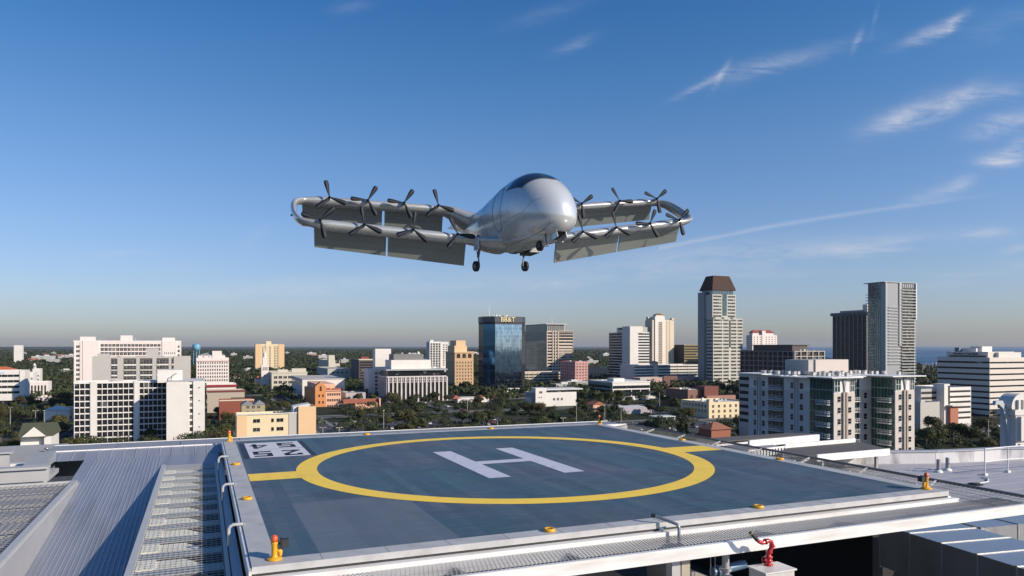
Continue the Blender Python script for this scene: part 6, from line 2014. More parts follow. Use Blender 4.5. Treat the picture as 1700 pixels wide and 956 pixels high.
b.shell(M_sal, M_roofg); gable(b, 0, b.W, 0, 10, b.H, 2.2, M_tile, 'y'); b.boxpart('blue_awning', -2, 3, -3, 0, b.H - 2.6, b.H - 2.2, mat('blue awning', (.05, .12, .30), .6))
b = Bld('low_building', 'long low white roof with red gable in front of the dark glass tower', 'building', 760, 600, pr=812, L=14, yt=661)
b.shell(M_bpink, M_roofw, par=.2); gable(b, -4, 3, 0, 14, b.H - .4, 2.8, M_tile, 'hip', .3); gable(b, b.W - 9, b.W - 2, 2, 12, b.H - .2, 2.0, M_tile, 'hip', .3)
b = Bld('cottage', 'red brick cottage with hip roof among palms behind the east net', 'building', 1181, 330, pr=1213, L=9, yt=712)
b.shell(mat('cottage brick', (.30, .11, .07), .85), H=b.H - .3, par=.2); gable(b, 0, b.W, 0, 9, b.H - .4, 3.0, mat('cottage tile', (.28, .12, .08), .85), 'hip', .8)

# ------------------------------------------------------------------ the balcony apartment building
D = 200
b = Bld('balcony_apartments', 'near grey and white apartment block with green glass corners and balconies', 'building', 1385, D, pr=1420, pl=1243, yt=628)
W1, L1, H = b.W, b.L, zat(626, D)
W2a = reach(b.P, 1487, UX); W2b = reach(b.P, 1519, UX)
FOOT.append((b.P, W2b + 3, L1))
M_ag = mat('apartment grey render', (.54, .53, .53), .8, 0, .03, .6); M_at = mat('apartment beige render', (.55, .50, .46), .8, 0, .03, .6); M_aw = mat('apartment white render', (.70, .69, .68), .75, 0, .03, .6)
G_grn = curtain('green corner glass', (.035, .085, .08), .25, .08, (1.1, 1.5))
HT = H - 4.4
# body: beige below, white top storey
b.shell(M_at, M_roofg, H=HT, x0=0, y0=.15, W=W1, L=L1, nm='lower_wall', rn='lower_roof')
b.shell(M_aw, M_roofg, H=H - .3, x0=.1, y0=.25, W=W1 - .2, L=L1 - .3, z0=HT - .9, nm='top_storey')
b.shell(M_at, M_roofg, H=HT, x0=W1 + .01, y0=8.4, W=W2a - W1, L=L1 - 8.6, nm='centre_wall', rn='centre_roof')
b.shell(M_aw, M_roofg, H=H - .3, x0=W1 - .2, y0=8.5, W=W2a - W1 + .4, L=L1 - 9, z0=HT - .9, nm='top_storey')
b.shell(M_at, M_roofg, H=HT, x0=W2a, y0=.15, W=W2b - W2a, L=L1 - .4, nm='lower_wall', rn='lower_roof')
b.shell(M_aw, M_roofg, H=H - .3, x0=W2a + .1, y0=.25, W=W2b - W2a - .2, L=L1 - .6, z0=HT - .9, nm='top_storey')
fh = 3.05
NFL = 11
z_ = HT - 2.4


def wing_front(xo, Wd):
    """south front of a wing: two window columns and a central tan service shaft"""
    b.wins('S', .9, 2.9, 1, z_, z_ - fh * (NFL - 1), NFL, 1.05, 1.45, gm=G_dark, fm=M_aw, x0=xo, y0=.15, proud=.06)
    b.wins('S', Wd - 2.9, Wd - .9, 1, z_, z_ - fh * (NFL - 1), NFL, 1.05, 1.45, gm=G_dark, fm=M_aw, x0=xo, y0=.15, proud=.06)
    m = MB()
    m.box(xo + Wd / 2 - .85, xo + Wd / 2 - .3, -.35, .15, .5, HT + .2); m.box(xo + Wd / 2 + .25, xo + Wd / 2 + .8, -.35, .15, .5, HT + .2)
    m.box(xo + Wd / 2 - .3, xo + Wd / 2 + .25, -.1, .15, .5, HT + .5)
    m.build('service_shaft', mat('tan shaft', (.42, .36, .31), .8), b.o)
    m = MB(); m.add([(xo + Wd / 2 - .7, -.1, H - .4), (xo + Wd / 2 + .6, -.1, H - .4), (xo + Wd / 2, -.1, HT + .3), (xo + Wd / 2 - .7, .3, H - .4), (xo + Wd / 2 + .6, .3, H - .4), (xo + Wd / 2, .3, HT + .3)], [(0, 2, 1), (3, 4, 5), (0, 3, 5, 2), (1, 2, 5, 4), (0, 1, 4, 3)])
    m.build('roof_bracket', M_grey, b.o)
    b.glasswall('S', .2, 2.2, HT + .3, H - .8, G_grn, x0=xo, y0=.2, nm='corner_window'); b.ribs('S', .2, 2.2, 3, HT + .3, H - .8, .12, .16, M_aw, x0=xo, y0=.2, horiz=3, hw=.12, nm='window_frame')
    b.glasswall('S', Wd - 1.6, Wd - .2, HT + .3, H - .8, G_grn, x0=xo, y0=.2, nm='corner_window'); b.ribs('S', Wd - 1.6, Wd - .2, 3, HT + .3, H - .8, .12, .16, M_aw, x0=xo, y0=.2, horiz=3, hw=.12, nm='window_frame')


def balcony(x, y, z, dx, dy):
    """slab with an open white railing round three sides, spanning dx by dy from x, y"""
    m = MB(); m.box(x, x + dx, y, y + dy, z - .18, z); m.build('balcony_slab', M_aw, b.o)
    m = MB()
    for zz in (.55, 1.05):
        m.box(x, x + dx, y, y + .05, z + zz, z + zz + .07); m.box(x, x + .05, y, y + dy, z + zz, z + zz + .07); m.box(x + dx - .05, x + dx, y, y + dy, z + zz, z + zz + .07)
    n = max(2, int(dx / .8)); k = max(2, int(dy / .8))
    for i in range(n + 1): m.box(x + (dx - .05) * i / n, x + (dx - .05) * i / n + .05, y, y + .05, z, z + 1.1)
    for i in range(k + 1):
        for xx in (x, x + dx - .05): m.box(xx, xx + .05, y + (dy - .05) * i / k, y + (dy - .05) * i / k + .05, z, z + 1.1)
    m.build('balcony_rail', M_aw, b.o)


wing_front(0, W1); wing_front(W2a, W2b - W2a)
# glass corners on the west side of each wing, with balconies
for xo, y_lo, y_hi in ((0, .4, 8.6), (W2a, .4, 8.2)):
    b.glasswall('W', y_lo, y_hi, 1, H - .6, G_grn, x0=xo, proud=.06); b.ribs('W', y_lo, y_hi, 8, 1, H - .6, .08, .12, mat('teal mullion', (.16, .24, .23), .4), x0=xo, horiz=int(NFL) + 2, hw=.3, nm='mullions')
    for k_ in range(NFL):
        balcony(xo - 1.5, y_lo + .5, z_ - .7 - k_ * fh, 1.45, 4.2)
# glass strip and balconies in the recess beside the first wing, and on the east end
b.glasswall('S', 6.8, 10.8, 1, H - .8, G_grn, x0=W1, y0=8.4, nm='glass_wall'); b.ribs('S', 6.8, 10.8, 4, 1, H - .8, .1, .12, M_aw, x0=W1, y0=8.4, horiz=NFL + 2, hw=.3, nm='mullions')
b.wins('S', 12.2, 14.2, 1, z_, z_ - fh * (NFL - 1), NFL, 1.1, 1.6, gm=G_dark, x0=W1, y0=8.4)
for k_ in range(NFL):
    balcony(W1 + 7.0, 7.0, z_ - .7 - k_ * fh, 3.2, 1.35); balcony(W2b, 1.5, z_ - .7 - k_ * fh, 1.5, 4.5)
# long shaded west front
MB().box(-.08, 0, 8.7, L1 - .1, 0, HT).build('grey_front', M_ag, b.o); MB().box(-.04, .02, 8.7, L1 - .2, HT, H - .5).build('white_band', M_aw, b.o)
for yc in (14.0, 29.5):
    for s_ in (-2.2, 1.4):
        b.wins('W', yc + s_ - .6, yc + s_ + .6, 1, z_ + fh, z_ - fh * (NFL - 1), NFL + 1, 1.1, 1.6, gm=G_dark, x0=-.08, fm=M_ag, proud=.06)
    m = MB(); m.box(-.5, -.08, yc - .9, yc - .35, .5, H - 1.2); m.box(-.5, -.08, yc + .1, yc + .6, .5, H - 1.2); m.build('service_shaft', M_ag, b.o)
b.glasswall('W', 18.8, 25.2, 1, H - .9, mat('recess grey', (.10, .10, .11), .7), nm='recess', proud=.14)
b.wins('W', 19, 25, 2, z_ - .3 + fh, z_ - .3 - fh * (NFL - 1), NFL + 1, 2.0, 2.0, gm=G_band, fm=M_aw, x0=-.14, proud=.05)
for k_ in range(-1, NFL): balcony(-1.3, 18.9, z_ - .7 - k_ * fh, 1.2, 6.2)
# overhanging zigzag white roof plates
for (x0, x1, y0, y1, dz) in ((-2.2, 9.2, -1.4, 7.5, .25), (-2.6, 8.0, 7.5, 18.0, .0), (-1.6, 8.4, 18.0, 25.0, .12), (-2.8, 8.6, 25.0, L1 + 2.0, .38), (9.2, W2a - 3.0, 7.0, L1, .1), (W2a - 3.0, W2b + 2.6, -1.6, 9.0, .3), (W2a - 1.0, W2b + 1.0, 9.0, L1, .15)):
    b.boxpart('roof_plate', x0, x1, y0, y1, H - .3 + dz - .25, H - .3 + dz, M_cw)
q_ = GP(1385, D)
b.boxpart('lift_house', 9.5, 22.5, 16, 26, H, zat(597, D + 20), mat('lift house render', (.56, .50, .46), .8)); b.boxpart('lift_house_wing', 7.2, 9.45, 16.5, 26, H, zat(597.5, D + 20), M_bgrey)
BAL = b
o = empty('air_conditioner', (0, 0, 0))
k1 = MB().box(-.45, .45, -.45, .45, .12, .95).build('case', M_galv, o); k2 = MB().lathe([(.36, .95), (.36, 1.02), (.1, 1.03), (0, 1.0)], n=14).build('fan_guard', M_black, o); k3 = MB().box(-.4, .4, -.4, .4, 0, .12).build('feet', M_bgrey, o)
rnd = random.Random(5); first = True
spots = []
for i in range(64):
    if i < 40: x = rnd.uniform(1, 7.6); y = rnd.uniform(2, L1 - 2)
    elif i < 52: x = rnd.uniform(10, W2a - 4); y = rnd.uniform(10, 14)
    else: x = rnd.uniform(W2a, W2b); y = rnd.uniform(2, 20)
    if all((x - a_) ** 2 + (y - c_) ** 2 > 1.7 for a_, c_ in spots): spots.append((x, y))
for (x, y) in spots:
    p = b.P + UX * x + VX * y
    lb = 'grey air conditioning unit on the flat roof of the balcony apartments'
    if first:
        o.location = (p.x, p.y, H + .1); o.rotation_euler = (0, 0, TH); tag(o, lb, 'air conditioner', 'air conditioners on the apartment roof'); first = False
    else:
        dup(o, [(k1, []), (k2, []), (k3, [])], (p.x, p.y, H + .1), TH, lb, 'air conditioners on the apartment roof')

# ------------------------------------------------------------------ trees
rs = np.random.RandomState(7)


def leaf_mat(name, c0, c1, c2):
    m = bpy.data.materials.new(name); m.use_nodes = True
    t = NT(m.node_tree); b = m.node_tree.nodes['Principled BSDF']
    g = t.n('ShaderNodeNewGeometry'); oi = t.n('ShaderNodeObjectInfo')
    r = g.outputs['Random Per Island']
    c = t.mix(r, c0, c1)
    c = t.mix(t.m('MULTIPLY', oi.outputs['Random'], .75), c, c2)
    v = t.n('ShaderNodeVectorMath', operation='SCALE'); t.l(c, v.inputs[0]); t.l(t.m('ADD', .7, t.m('MULTIPLY', r, .6)), v.inputs['Scale'])
    t.l(v.outputs[0], b.inputs['Base Color'])
    b.inputs['Roughness'].default_value = .65; b.inputs['Specular IOR Level'].default_value = .25
    return m


M_leaf = leaf_mat('oak leaves', (.030, .045, .014), (.070, .080, .024), (.095, .080, .028))
M_leaf2 = leaf_mat('dark leaves', (.018, .032, .012), (.045, .062, .020), (.050, .050, .018))
M_leaf3 = leaf_mat('olive brown leaves', (.048, .055, .020), (.085, .080, .028), (.09, .072, .03))
M_palm = leaf_mat('palm fronds', (.035, .055, .018), (.075, .09, .03), (.08, .085, .03))
M_bark = mat('grey bark', (.12, .10, .08), .9, 0, .15, 2)


def quads_mesh(name, C, Nrm, size, mt, aspect=1.0, shade=None):
    """many small leaf faces at centres C with normals Nrm"""
    n = len(C)
    Nrm = Nrm / np.maximum(np.linalg.norm(Nrm, axis=1, keepdims=True), 1e-6)
    a = rs.normal(size=(n, 3)); T = np.cross(Nrm, a); T /= np.maximum(np.linalg.norm(T, axis=1, keepdims=True), 1e-6)
    B = np.cross(Nrm, T)
    sz = size if isinstance(size, np.ndarray) else np.full(n, size)
    T = T * sz[:, None] * .5; B = B * sz[:, None] * .5 * aspect
    bend = Nrm * (sz[:, None] * .14)
    V = np.stack([C - T - B * .6, C + T * .2 - B - bend, C + T + B * .5, C - T * .3 + B - bend], 1).reshape(-1, 3)
    me = bpy.data.meshes.new(name)
    me.vertices.add(4 * n); me.vertices.foreach_set('co', V.astype(np.float32).ravel())
    me.loops.add(4 * n); me.loops.foreach_set('vertex_index', np.arange(4 * n, dtype=np.int32))
    me.polygons.add(n); me.polygons.foreach_set('loop_start', np.arange(0, 4 * n, 4, dtype=np.int32))
    me.materials.append(mt)
    me.update(); me.validate()
    return me


def crown_points(nl, per, R_, Hc, rs_):
    """points through the lobes of a crown of half width R_ whose middle lies at height Hc"""
    C = []; N = []
    for k in range(nl):
        a = rs_.uniform(0, 2 * np.pi); rr = R_ * .62 * np.sqrt(rs_.uniform(.02, 1))
        c = np.array([rr * np.cos(a), rr * np.sin(a), Hc + rs_.uniform(-.30, .42) * R_ * (1.15 - rr / R_)])
        r = R_ * rs_.uniform(.30, .50) * np.array([1, 1, .72])
        u = rs_.normal(size=(per, 3)); u /= np.linalg.norm(u, axis=1, keepdims=True)
        rad = rs_.uniform(.62, 1.06, size=(per, 1))
        C.append(c + u * rad * r); N.append(u + rs_.normal(size=(per, 3)) * .45 + np.array([0, 0, .25]))
    return np.concatenate(C), np.concatenate(N)


def limb_mesh(H, R_, seed):
    r = random.Random(seed); m = MB()
    m.tube([(0, 0, -.2), (.1, .05, H * .22), (.2, -.1, H * .45)], [.32, .24, .16], 7)
    for k in range(6):
        a = k * 1.05 + r.uniform(-.3, .3); q = R_ * r.uniform(.4, .7)
        m.tube([(.1, 0, H * (.2 + .04 * k)), (q * .5 * math.cos(a), q * .5 * math.sin(a), H * (.42 + .03 * k)), (q * math.cos(a), q * math.sin(a), H * r.uniform(.6, .8))], [.13, .09, .03], 5)
    return m


protos = []
for k in range(7):
    rk = np.random.RandomState(20 + k)
    Rr = [5.2, 4.4, 6.0, 4.0, 5.0, 3.4, 5.6][k]; Hh = [9.5, 9.0, 10.5, 8.0, 11.0, 7.0, 9.0][k]
    C, N = crown_points([15, 13, 18, 12, 15, 10, 16][k], 170, Rr, Hh * .62, rk)
    protos.append((limb_mesh(Hh, Rr, k).mesh('trunk', M_bark), quads_mesh('crown', C, N, rk.uniform(.30, .70, len(C)), (M_leaf, M_leaf2, M_leaf3, M_leaf2, M_leaf, M_leaf2, M_leaf2)[k])))


def palm_mesh(H):
    m = MB(); m.tube([(0, 0, -.2), (.15, 0, H * .5), (.1, .1, H)], [.22, .17, .14], 7)
    f = MB()
    for k in range(22):
        a = k * 2.4; el = .9 - 1.5 * (k / 22.0); L = 2.5
        pts = []
        for j in range(6):
            q = j / 5.0
            rr = L * q * math.cos(el * (1 - q * .4)); zz = H + L * q * math.sin(el) - 1.4 * q * q
            pts.append(Vector((rr * math.cos(a) + .1, rr * math.sin(a) + .1, zz)))
        side = Vector((-math.sin(a), math.cos(a), 0))
        for j in range(5):
            w0, w1 = .42 * math.sin(math.pi * (j / 5.0) * .9 + .25), .42 * math.sin(math.pi * ((j + 1) / 5.0) * .9 + .25)
            dn = Vector((0, 0, -.22))
            f.add([pts[j], pts[j] + side * w0 + dn * w0 * 2, pts[j + 1] + side * w1 + dn * w1 * 2, pts[j + 1]], [(0, 1, 2, 3)])
            f.add([pts[j], pts[j] - side * w0 + dn * w0 * 2, pts[j + 1] - side * w1 + dn * w1 * 2, pts[j + 1]], [(3, 2, 1, 0)])
    return m.mesh('trunk', M_bark), f.mesh('crown', M_palm)


pp_ = [palm_mesh(9.5), palm_mesh(7.5)]


def inside_foot(x, y, mg):
    for P, W, L in FOOT:
        dx_, dy_ = x - P.x, y - P.y
        a = dx_ * UX.x + dy_ * UX.y; b = dx_ * VX.x + dy_ * VX.y
        if -mg < a < W + mg and -mg < b < L + mg: return True
    return False


ROADMASK = [(a - 5.5, a + 5.5, 60, 1400) for a in NS_ROADS] + [(-420, 700, b - 5.5, b + 5.5) for b in EW_ROADS]
LOTS = ((-38, 55, 270, 330), (70, 160, 385, 440), (176, 280, 300, 364), (-142, -55, 385, 470), (-38, 55, 385, 420), (-250, -160, 270, 360))


def on_road(x, y, mg=0.0):
    q = Vector((x, y)) - NL; a, b = q.dot(UX), q.dot(VX)
    for (a0, a1, b0, b1) in ROADMASK:
        if a0 - mg < a < a1 + mg and b0 - mg < b < b1 + mg: return True
    return False


def tree_label(kind, px, D):
    where = [(30, 'at the west edge by the church hall'), (122, 'west of the near white tower'), (345, 'around the foot of the three pale towers'), (395, 'between the near white tower and the cream low building'), (530, 'beside the street behind the cream low building'),
             (640, 'in the grove below the salmon building'), (760, 'in the grove in front of the white columned building'), (880, 'in the grove below the dark glass tower'), (1000, 'in front of the white theatre block'),
             (1120, 'behind the far helipad corner'), (1245, 'beside the cream flat block'), (1540, 'beyond the balcony apartments'), (1900, 'below the banded bank office')]
    w = next(t for p, t in where if px < p)
    return '%s %s' % (kind, w), 'trees %s' % w


# clumps the photograph shows plainly: (px, distance, proto)
taken = []
n_tree = 0
rt_ = random.Random(11)
cand = []
for k in range(5200):
    D = 268 + (640 - 268) * rt_.random() ** .80
    px = rt_.uniform(-25, 1725)
    cand.append((px, D))
trees = []
GROVE = [(520, 1245, 0), (0, 120, 0), (340, 400, 0), (1525, 1725, 0)]
for px, D in cand:
    if len(trees) >= 288: break
    x, y = GP(px, D)
    if inside_foot(x, y, 3.0) or on_road(x, y, 0.5) or in_water(x, y): continue
    q = Vector((x, y)) - NL; a, b = q.dot(UX), q.dot(VX)
    lot = any(l[0] < a < l[1] and l[2] < b < l[3] for l in LOTS)
    if lot and rt_.random() < .5: continue
    # trees of the first row in front of walls that the photograph shows clear are kept low
    base = 575 + FPX * ZC / D
    if base - FPX * 9.5 / D > 760: continue
    if not any(g0 < px < g1 for g0, g1, _ in GROVE) and rt_.random() < .35: continue
    if any((x - u_) ** 2 + (y - v_) ** 2 < 5.4 ** 2 for u_, v_ in taken): continue
    if (872 < px < 960 and D > 500) or (500 < px < 575 and D > 440) or (1165 < px < 1243 and D > 430) or (415 < px < 450 and D > 560): continue
    taken.append((x, y)); trees.append((px, D, x, y))
for fx_, fd_ in ((1583, 352), (1572, 356), (1594, 350), (1612, 345), (1548, 340), (1660, 350), (98, 392)):
    q_ = GP(fx_, fd_); trees.append((fx_, fd_, q_.x, q_.y))
for (px, D, x, y) in trees:
    palm = rt_.random() < .07
    if palm:
        tr, cr = pp_[rt_.randrange(2)]; nm = 'palm_tree'; kind = 'slender palm tree'; cat = 'palm'; sc_k = rt_.uniform(.8, 1.15)
    else:
        k = rt_.randrange(7); tr, cr = protos[k]; nm = 'tree'; cat = 'tree'; sc_k = rt_.uniform(.72, 1.12)
        kind = ('olive green bushy tree', 'dark green dense tree', 'olive brown spreading tree', 'dark green dense tree', 'olive green bushy tree', 'dark green dense tree', 'dark green dense tree')[k]
        # do not hide walls that stand free in the photograph
        if D < 345 and 380 < px < 530: sc_k *= .55
    lb, gr = tree_label(kind, px, D)
    e = empty(nm, (x, y, 0), rt_.uniform(0, 6.28), label=lb, cat=cat, group=('palms ' if palm else '') + gr)
    e.scale = (sc_k, sc_k, sc_k * rt_.uniform(.85, 1.1))
    link('trunk', tr, e); link('crown', cr, e)

# ---------------- the wooded plain: one mass nobody could count
Cs = []; Ns = []; Sz = []


def scatter(n, d0, d1, per, R0, R1, H0, H1, sz, power=1.0, px0=-60, px1=1760, mg=4.0, rd=-3.0):
    k = 0
    for _ in range(n):
        D = math.sqrt(d0 * d0 + (d1 * d1 - d0 * d0) * rs.random_sample()); px = rs.uniform(px0, px1)
        x, y = (px - 850) / FPX * D, D
        if D < 1500 and (inside_foot(x, y, mg) or on_road(x, y, rd)): continue
        if D < 640 and (575 + FPX * (ZC - 9) / D > 770 or (D < 345 and 375 < px < 530) or (870 < px < 962 and D > 480) or (500 < px < 575 and D > 430) or (1165 < px < 1243 and D > 420) or (398 < px < 442 and D > 380) or rs.random_sample() > .55 + .45 * math.sin(x * .045) * math.cos(y * .05)): continue
        if px > 1150 and in_water(x, y): continue
        R_ = rs.uniform(R0, R1); H = rs.uniform(H0, H1)
        u = rs.normal(size=(per, 3)); u[:, 2] = np.abs(u[:, 2]) * 1.0 - .25
        u /= np.linalg.norm(u, axis=1, keepdims=True)
        lob = 1 + .28 * np.sin(u[:, :1] * 5 + px) * np.cos(u[:, 1:2] * 5 + D)
        c = np.array([x, y, H - R_ * .72]); Cs.append(c + u * lob * np.array([R_, R_, R_ * .72]) * rs.uniform(.8, 1.02, size=(per, 1)))
        Ns.append(u + rs.normal(size=(per, 3)) * .35); Sz.append(rs.uniform(sz * .7, sz * 1.4, per)); k += 1
    return k


scatter(1000, 300, 640, 420, 3.4, 5.8, 4.5, 7.5, .62, mg=2.5, rd=-3.5)
scatter(6500, 600, 1500, 46, 3.8, 6.4, 7, 11, 2.2)
scatter(9500, 1450, 3200, 22, 5, 8.5, 8, 12, 4.2)
scatter(15000, 3100, 9000, 12, 10, 17, 9, 14, 11.0)
M_wood = leaf_mat('far canopy', (.022, .036, .014), (.060, .068, .024), (.04, .05, .02))
me = quads_mesh('woodland', np.concatenate(Cs), np.concatenate(Ns), np.concatenate(Sz), M_wood, .9)
link('woodland', me, kind='stuff')
# low shrubs and understorey under the near trees
Cs = []; Ns = []; Sz = []
for (px, D, x, y) in trees:
    for _ in range(3):
        ox, oy = x + rs.uniform(-8, 8), y + rs.uniform(-8, 8)
        if inside_foot(ox, oy, 1.5) or on_road(ox, oy, 1): continue
        u = rs.normal(size=(60, 3)); u[:, 2] = np.abs(u[:, 2]); u /= np.linalg.norm(u, axis=1, keepdims=True)
        Cs.append(np.array([ox, oy, 0]) + u * np.array([2.2, 2.2, 1.5]) * rs.uniform(.6, 1, size=(60, 1))); Ns.append(u); Sz.append(rs.uniform(.4, .8, 60))
link('undergrowth', quads_mesh('undergrowth', np.concatenate(Cs), np.concatenate(Ns), np.concatenate(Sz), M_leaf2), kind='stuff')

# ------------------------------------------------------------------ houses in the woods
hp_ = []
for k, (w, l, h, c, rc) in enumerate(((11, 9, 3.6, (.34, .32, .29), (.30, .28, .26)), (14, 10, 3.4, (.37, .34, .29), (.36, .13, .08)), (18, 12, 6.0, (.36, .355, .34), (.42, .41, .40)), (26, 15, 7, (.40, .39, .37), (.55, .54, .53)))):
    o = empty('house', (0, -500 - 60 * k, -400))
    class _T: pass
    m = MB(); m.box(0, w, 0, l, 0, h); o1 = m.build('wall', mat('house wall %d' % k, c, .8), o)
    t_ = _T(); t_.o = o
    if k < 2: o2 = gable(t_, 0, w, 0, l, h, 2.4, mat('house roof %d' % k, rc, .8), 'x' if k else 'hip', .6)
    else:
        o2 = MB().box(-.3, w + .3, -.3, l + .3, h, h + .5).box(w * .3, w * .6, l * .3, l * .6, h + .5, h + 1.8).build('roof', mat('house roof %d' % k, rc, .8), o)
    m = MB()
    for j in range(3 + k): m.box(1 + j * (w - 2) / (3 + k), 2.1 + j * (w - 2) / (3 + k), -.05, 0, 1.1, 2.6)
    o3 = m.build('front_windows', G_std, o); o3['kind'] = 'stuff'
    hp_.append((o, [(o1, []), (o2, []), (o3, [])]))
names = ['small grey roofed house half hidden in the woods', 'small tile roofed house half hidden in the woods', 'pale flat roofed house standing in the woods', 'long pale flat block standing in the woods']
cnt = 0; r = random.Random(3)
first_used = set()
hspots = []
for _ in range(600):
    if cnt >= 100: break
    D = 700 * (4200 / 700.0) ** r.random(); px = r.uniform(0, 1500)
    x, y = GP(px, D)
    if in_water(x, y) or inside_foot(x, y, 14): continue
    if px > 1120 and D > 1000 and r.random() < .6: continue
    if any((x - a_) ** 2 + (y - b_) ** 2 < 900 for a_, b_ in hspots): continue
    k = r.choice((0, 1, 2, 3, 2, 3)); cnt += 1
    hspots.append((x, y))
    side_ = 'west of the pale towers' if px < 122 else 'beyond the pink hotel' if px < 420 else 'beyond the peach and cream tower' if px < 600 else 'beyond the columned building' if px < 780 else 'beyond the flat hat tower' if px < 1010 else 'towards the bay'
    lb = names[k] + ' ' + side_
    zz = 4.5 if D > 1400 else 2.0
    s_ = 1.0 if D < 1500 else 1.5
    if k not in first_used:
        first_used.add(k); o = hp_[k][0]; o.location = (x, y, 0); o.rotation_euler = (0, 0, TH); o.scale = (s_, s_, s_ * 1.5); tag(o, lb, 'house', 'houses ' + side_)
    else:
        dup(hp_[k][0], hp_[k][1], (x, y, 0), TH + r.choice((0, 0, math.pi / 2)), lb, 'houses ' + side_, (s_, s_, s_ * (1.2 if D < 1400 else 1.6)))

# ------------------------------------------------------------------ parked cars
def car_proto(col, nm):
    o = empty('parked_car', (0, 0, -300))
    m = MB()
    prof = [(-2.2, .35), (2.2, .35), (2.25, .75), (1.3, .92), (-2.1, .95), (-2.25, .7)]
    n = len(prof)
    for s0, s1, pf in ((-.88, .88, prof), (-.72, .72, [(-1.7, .94), (1.2, .92), (.5, 1.42), (-1.2, 1.45)])):
        k = len(pf)
        m.add([(x, s0, z) for x, z in pf] + [(x, s1, z) for x, z in pf], [tuple(range(k)), tuple(range(2 * k - 1, k - 1, -1))] + [((i + 1) % k, i, k + i, k + (i + 1) % k) for i in range(k)])
    a = m.build('body', mat(nm + ' car paint', col, .3, .2, .02, 1, coat=1.0), o)
    m = MB()
    pf = [(-1.6, .98), (1.05, .96), (.5, 1.34), (-1.1, 1.37)]
    for s in (-.735, .735): m.add([(x, s, z) for x, z in pf], [(0, 1, 2, 3)])
    m.add([(1.22, -.6, .95), (1.22, .6, .95), (.54, .6, 1.40), (.54, -.6, 1.40)], [(0, 1, 2, 3)]); m.add([(-1.74, -.6, .97), (-1.74, .6, .97), (-1.24, .6, 1.42), (-1.24, -.6, 1.42)], [(0, 1, 2, 3)])
    b_ = m.build('window', G_dark, o); b_['kind'] = 'stuff'
    kids = [(a, []), (b_, [])]
    for x in (-1.4, 1.4):
        for s in (-.8, .8):
            w = MB().tube([(x, s - .1, .33), (x, s + .1, .33)], .33, 12).build('wheel', M_black, o); kids.append((w, []))
    return o, kids


cars = [(car_proto(c, n), n) for c, n in (((.75, .75, .74), 'white'), ((.35, .36, .38), 'silver'), ((.03, .03, .035), 'black'), ((.30, .02, .02), 'red'), ((.04, .09, .22), 'blue'))]
r = random.Random(8); used = set(); cnt = 0
slots = []
for (a0, a1, b0, b1) in LOTS:
    nr = int((b1 - b0) / 9)
    for j in range(nr):
        for i in range(int((a1 - a0) / 3.0)):
            if r.random() < .45: slots.append((a0 + 2 + i * 3.0, b0 + 4 + j * 9, math.pi / 2, 'in the open parking lot'))
for a in NS_ROADS:
    for k in range(60):
        if r.random() < .4: slots.append((a + r.choice((-2.4, 2.4)), 250 + k * 9, math.pi / 2, 'on the north running street'))
r.shuffle(slots)
for (a, b, rz, wh) in slots:
    if cnt >= 170: break
    p = NL + UX * a + VX * b
    D = p.y; px = 850 + FPX * p.x / p.y
    if not (0 < px < 1700) or D < 262 or D > 700 or inside_foot(p.x, p.y, 2): continue
    if any((p.x - u_) ** 2 + (p.y - v_) ** 2 < 5 for u_, v_ in taken): continue
    k = r.choice((0, 0, 0, 1, 1, 2, 3, 4)); (o, kids), nm = cars[k]
    third = 'west of the white tower' if px < 122 else 'behind the cream low building' if px < 560 else 'in the grove below the columned building' if px < 780 else 'below the dark glass tower' if px < 980 else 'behind the far helipad corner' if px < 1250 else 'beyond the balcony apartments'
    lb = '%s car parked %s' % (nm, third)
    cnt += 1
    if k not in used:
        used.add(k); o.location = (p.x, p.y, .08); o.rotation_euler = (0, 0, TH + rz); tag(o, lb, 'car', 'cars parked ' + third)
    else:
        dup(o, kids, (p.x, p.y, .08), TH + rz, lb, 'cars parked ' + third)

# ------------------------------------------------------------------ street lamps and poles that rise out of the groves
o = empty('light_pole', (0, 0, -300))
k1 = MB().tube([(0, 0, 0), (0, 0, 13)], [.20, .11], 8).build('pole', mat('pole grey', (.45, .45, .44), .5, .3), o)
k2 = MB().beam((-.9, 0, 13), (.9, 0, 13), .10, .10).box(-1.3, -.7, -.2, .2, 12.9, 13.15).box(.7, 1.3, -.2, .2, 12.9, 13.15).build('lamp_head', M_bgrey, o)
P_ = [(536, 300, 'beside the peach tower'), (563, 300, 'second of the two beside the peach tower'), (637, 380, 'in front of the white columned building'), (776, 450, 'below the tan tower'), (826, 330, 'below the dark glass tower'), (935, 340, 'in front of the theatre block'),
      (957, 430, 'at the east end of the theatre block'), (1004, 420, 'left of the far helipad corner light'), (1009, 330, 'right behind the far helipad corner light'), (1031, 400, 'beside the broad white shed roof'), (1100, 360, 'beside the thin carport roof'), (1095, 520, 'in front of the low white office'),
      (28, 560, 'beside the white banded office'), (17, 400, 'near the west edge'), (59, 380, 'left of the long white cottage roof'), (1641, 330, 'below the banded bank office')]
for i, (px, D, w) in enumerate(P_):
    x, y = GP(px, D)
    lb = 'thin grey light pole %s' % w
    if i == 0:
        o.location = (x, y, 0); tag(o, lb, 'light pole', 'light poles')
    else:
        dup(o, [(k1, []), (k2, [])], (x, y, 0), i * .7, lb, 'light poles')

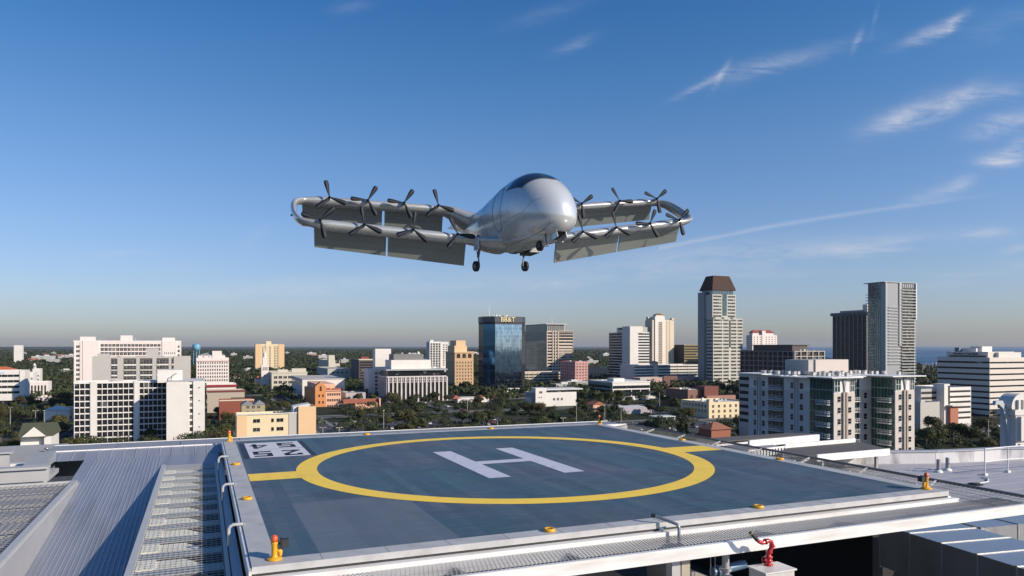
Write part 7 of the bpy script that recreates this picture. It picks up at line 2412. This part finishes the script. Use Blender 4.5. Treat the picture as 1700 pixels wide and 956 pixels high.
# ------------------------------------------------------------------ sailing boats in the marina
o = empty('sailing_boat', (0, 0, -300))
m = MB(); hull = [(-5, -1.2), (3, -1.5), (6, 0), (3, 1.5), (-5, 1.2)]
m.prism(hull, .2, 1.6); k1 = m.build('hull', M_bwhite, o)
k2 = MB().tube([(1, 0, 1.5), (1, 0, 17)], [.26, .18], 6).beam((1, 0, 2.6), (-4, 0, 2.6), .25, .3).build('mast', M_bwhite, o)
k3 = MB().box(-2.5, 1.5, -.8, .8, 1.6, 2.3).build('cabin', M_bwhite, o)
r = random.Random(2)
for i in range(22):
    px = 1532 + r.uniform(0, 30) if i < 14 else 1385 + r.uniform(0, 40); D = r.uniform(1150, 1450)
    x, y = GP(px, D)
    lb = 'white sailing boat with bare mast in the marina ' + ('left of the banded bank office' if i < 14 else 'behind the brown gridded building')
    if i == 0:
        o.location = (x, y, .2); tag(o, lb, 'boat', 'boats in the marina by the bank office')
    else:
        dup(o, [(k1, []), (k2, []), (k3, [])], (x, y, .2), r.uniform(0, 6), lb, 'boats in the marina by the bank office' if i < 14 else 'boats behind the brown building')
mb = MB()
for (p0, p1, d0, d1) in ((1505, 1600, 1120, 1470), (1370, 1435, 1120, 1500)):
    A = [GP(p0, d0), GP(p1, d0), GP(p1, d1), GP(p0, d1)]
    mb.quad(*[(p.x, p.y, .12) for p in A])
mb.build('marina_water', MATS.get('marina') or water_mat(), kind='structure')

# ------------------------------------------------------------------ haze
hz = MB().box(-9500, 11500, -300, 30000, -1.0, 175.0)
vm_ = bpy.data.materials.new('haze air'); vm_.use_nodes = True
tt = vm_.node_tree
for n in list(tt.nodes):
    if n.type == 'BSDF_PRINCIPLED': tt.nodes.remove(n)
pv = tt.nodes.new('ShaderNodeVolumePrincipled')
pv.inputs['Color'].default_value = (.80, .86, .95, 1); pv.inputs['Density'].default_value = 2.4e-5; pv.inputs['Anisotropy'].default_value = .3
tt.links.new(pv.outputs[0], [n for n in tt.nodes if n.type == 'OUTPUT_MATERIAL'][0].inputs['Volume'])
hz.build('haze', vm_, kind='stuff')
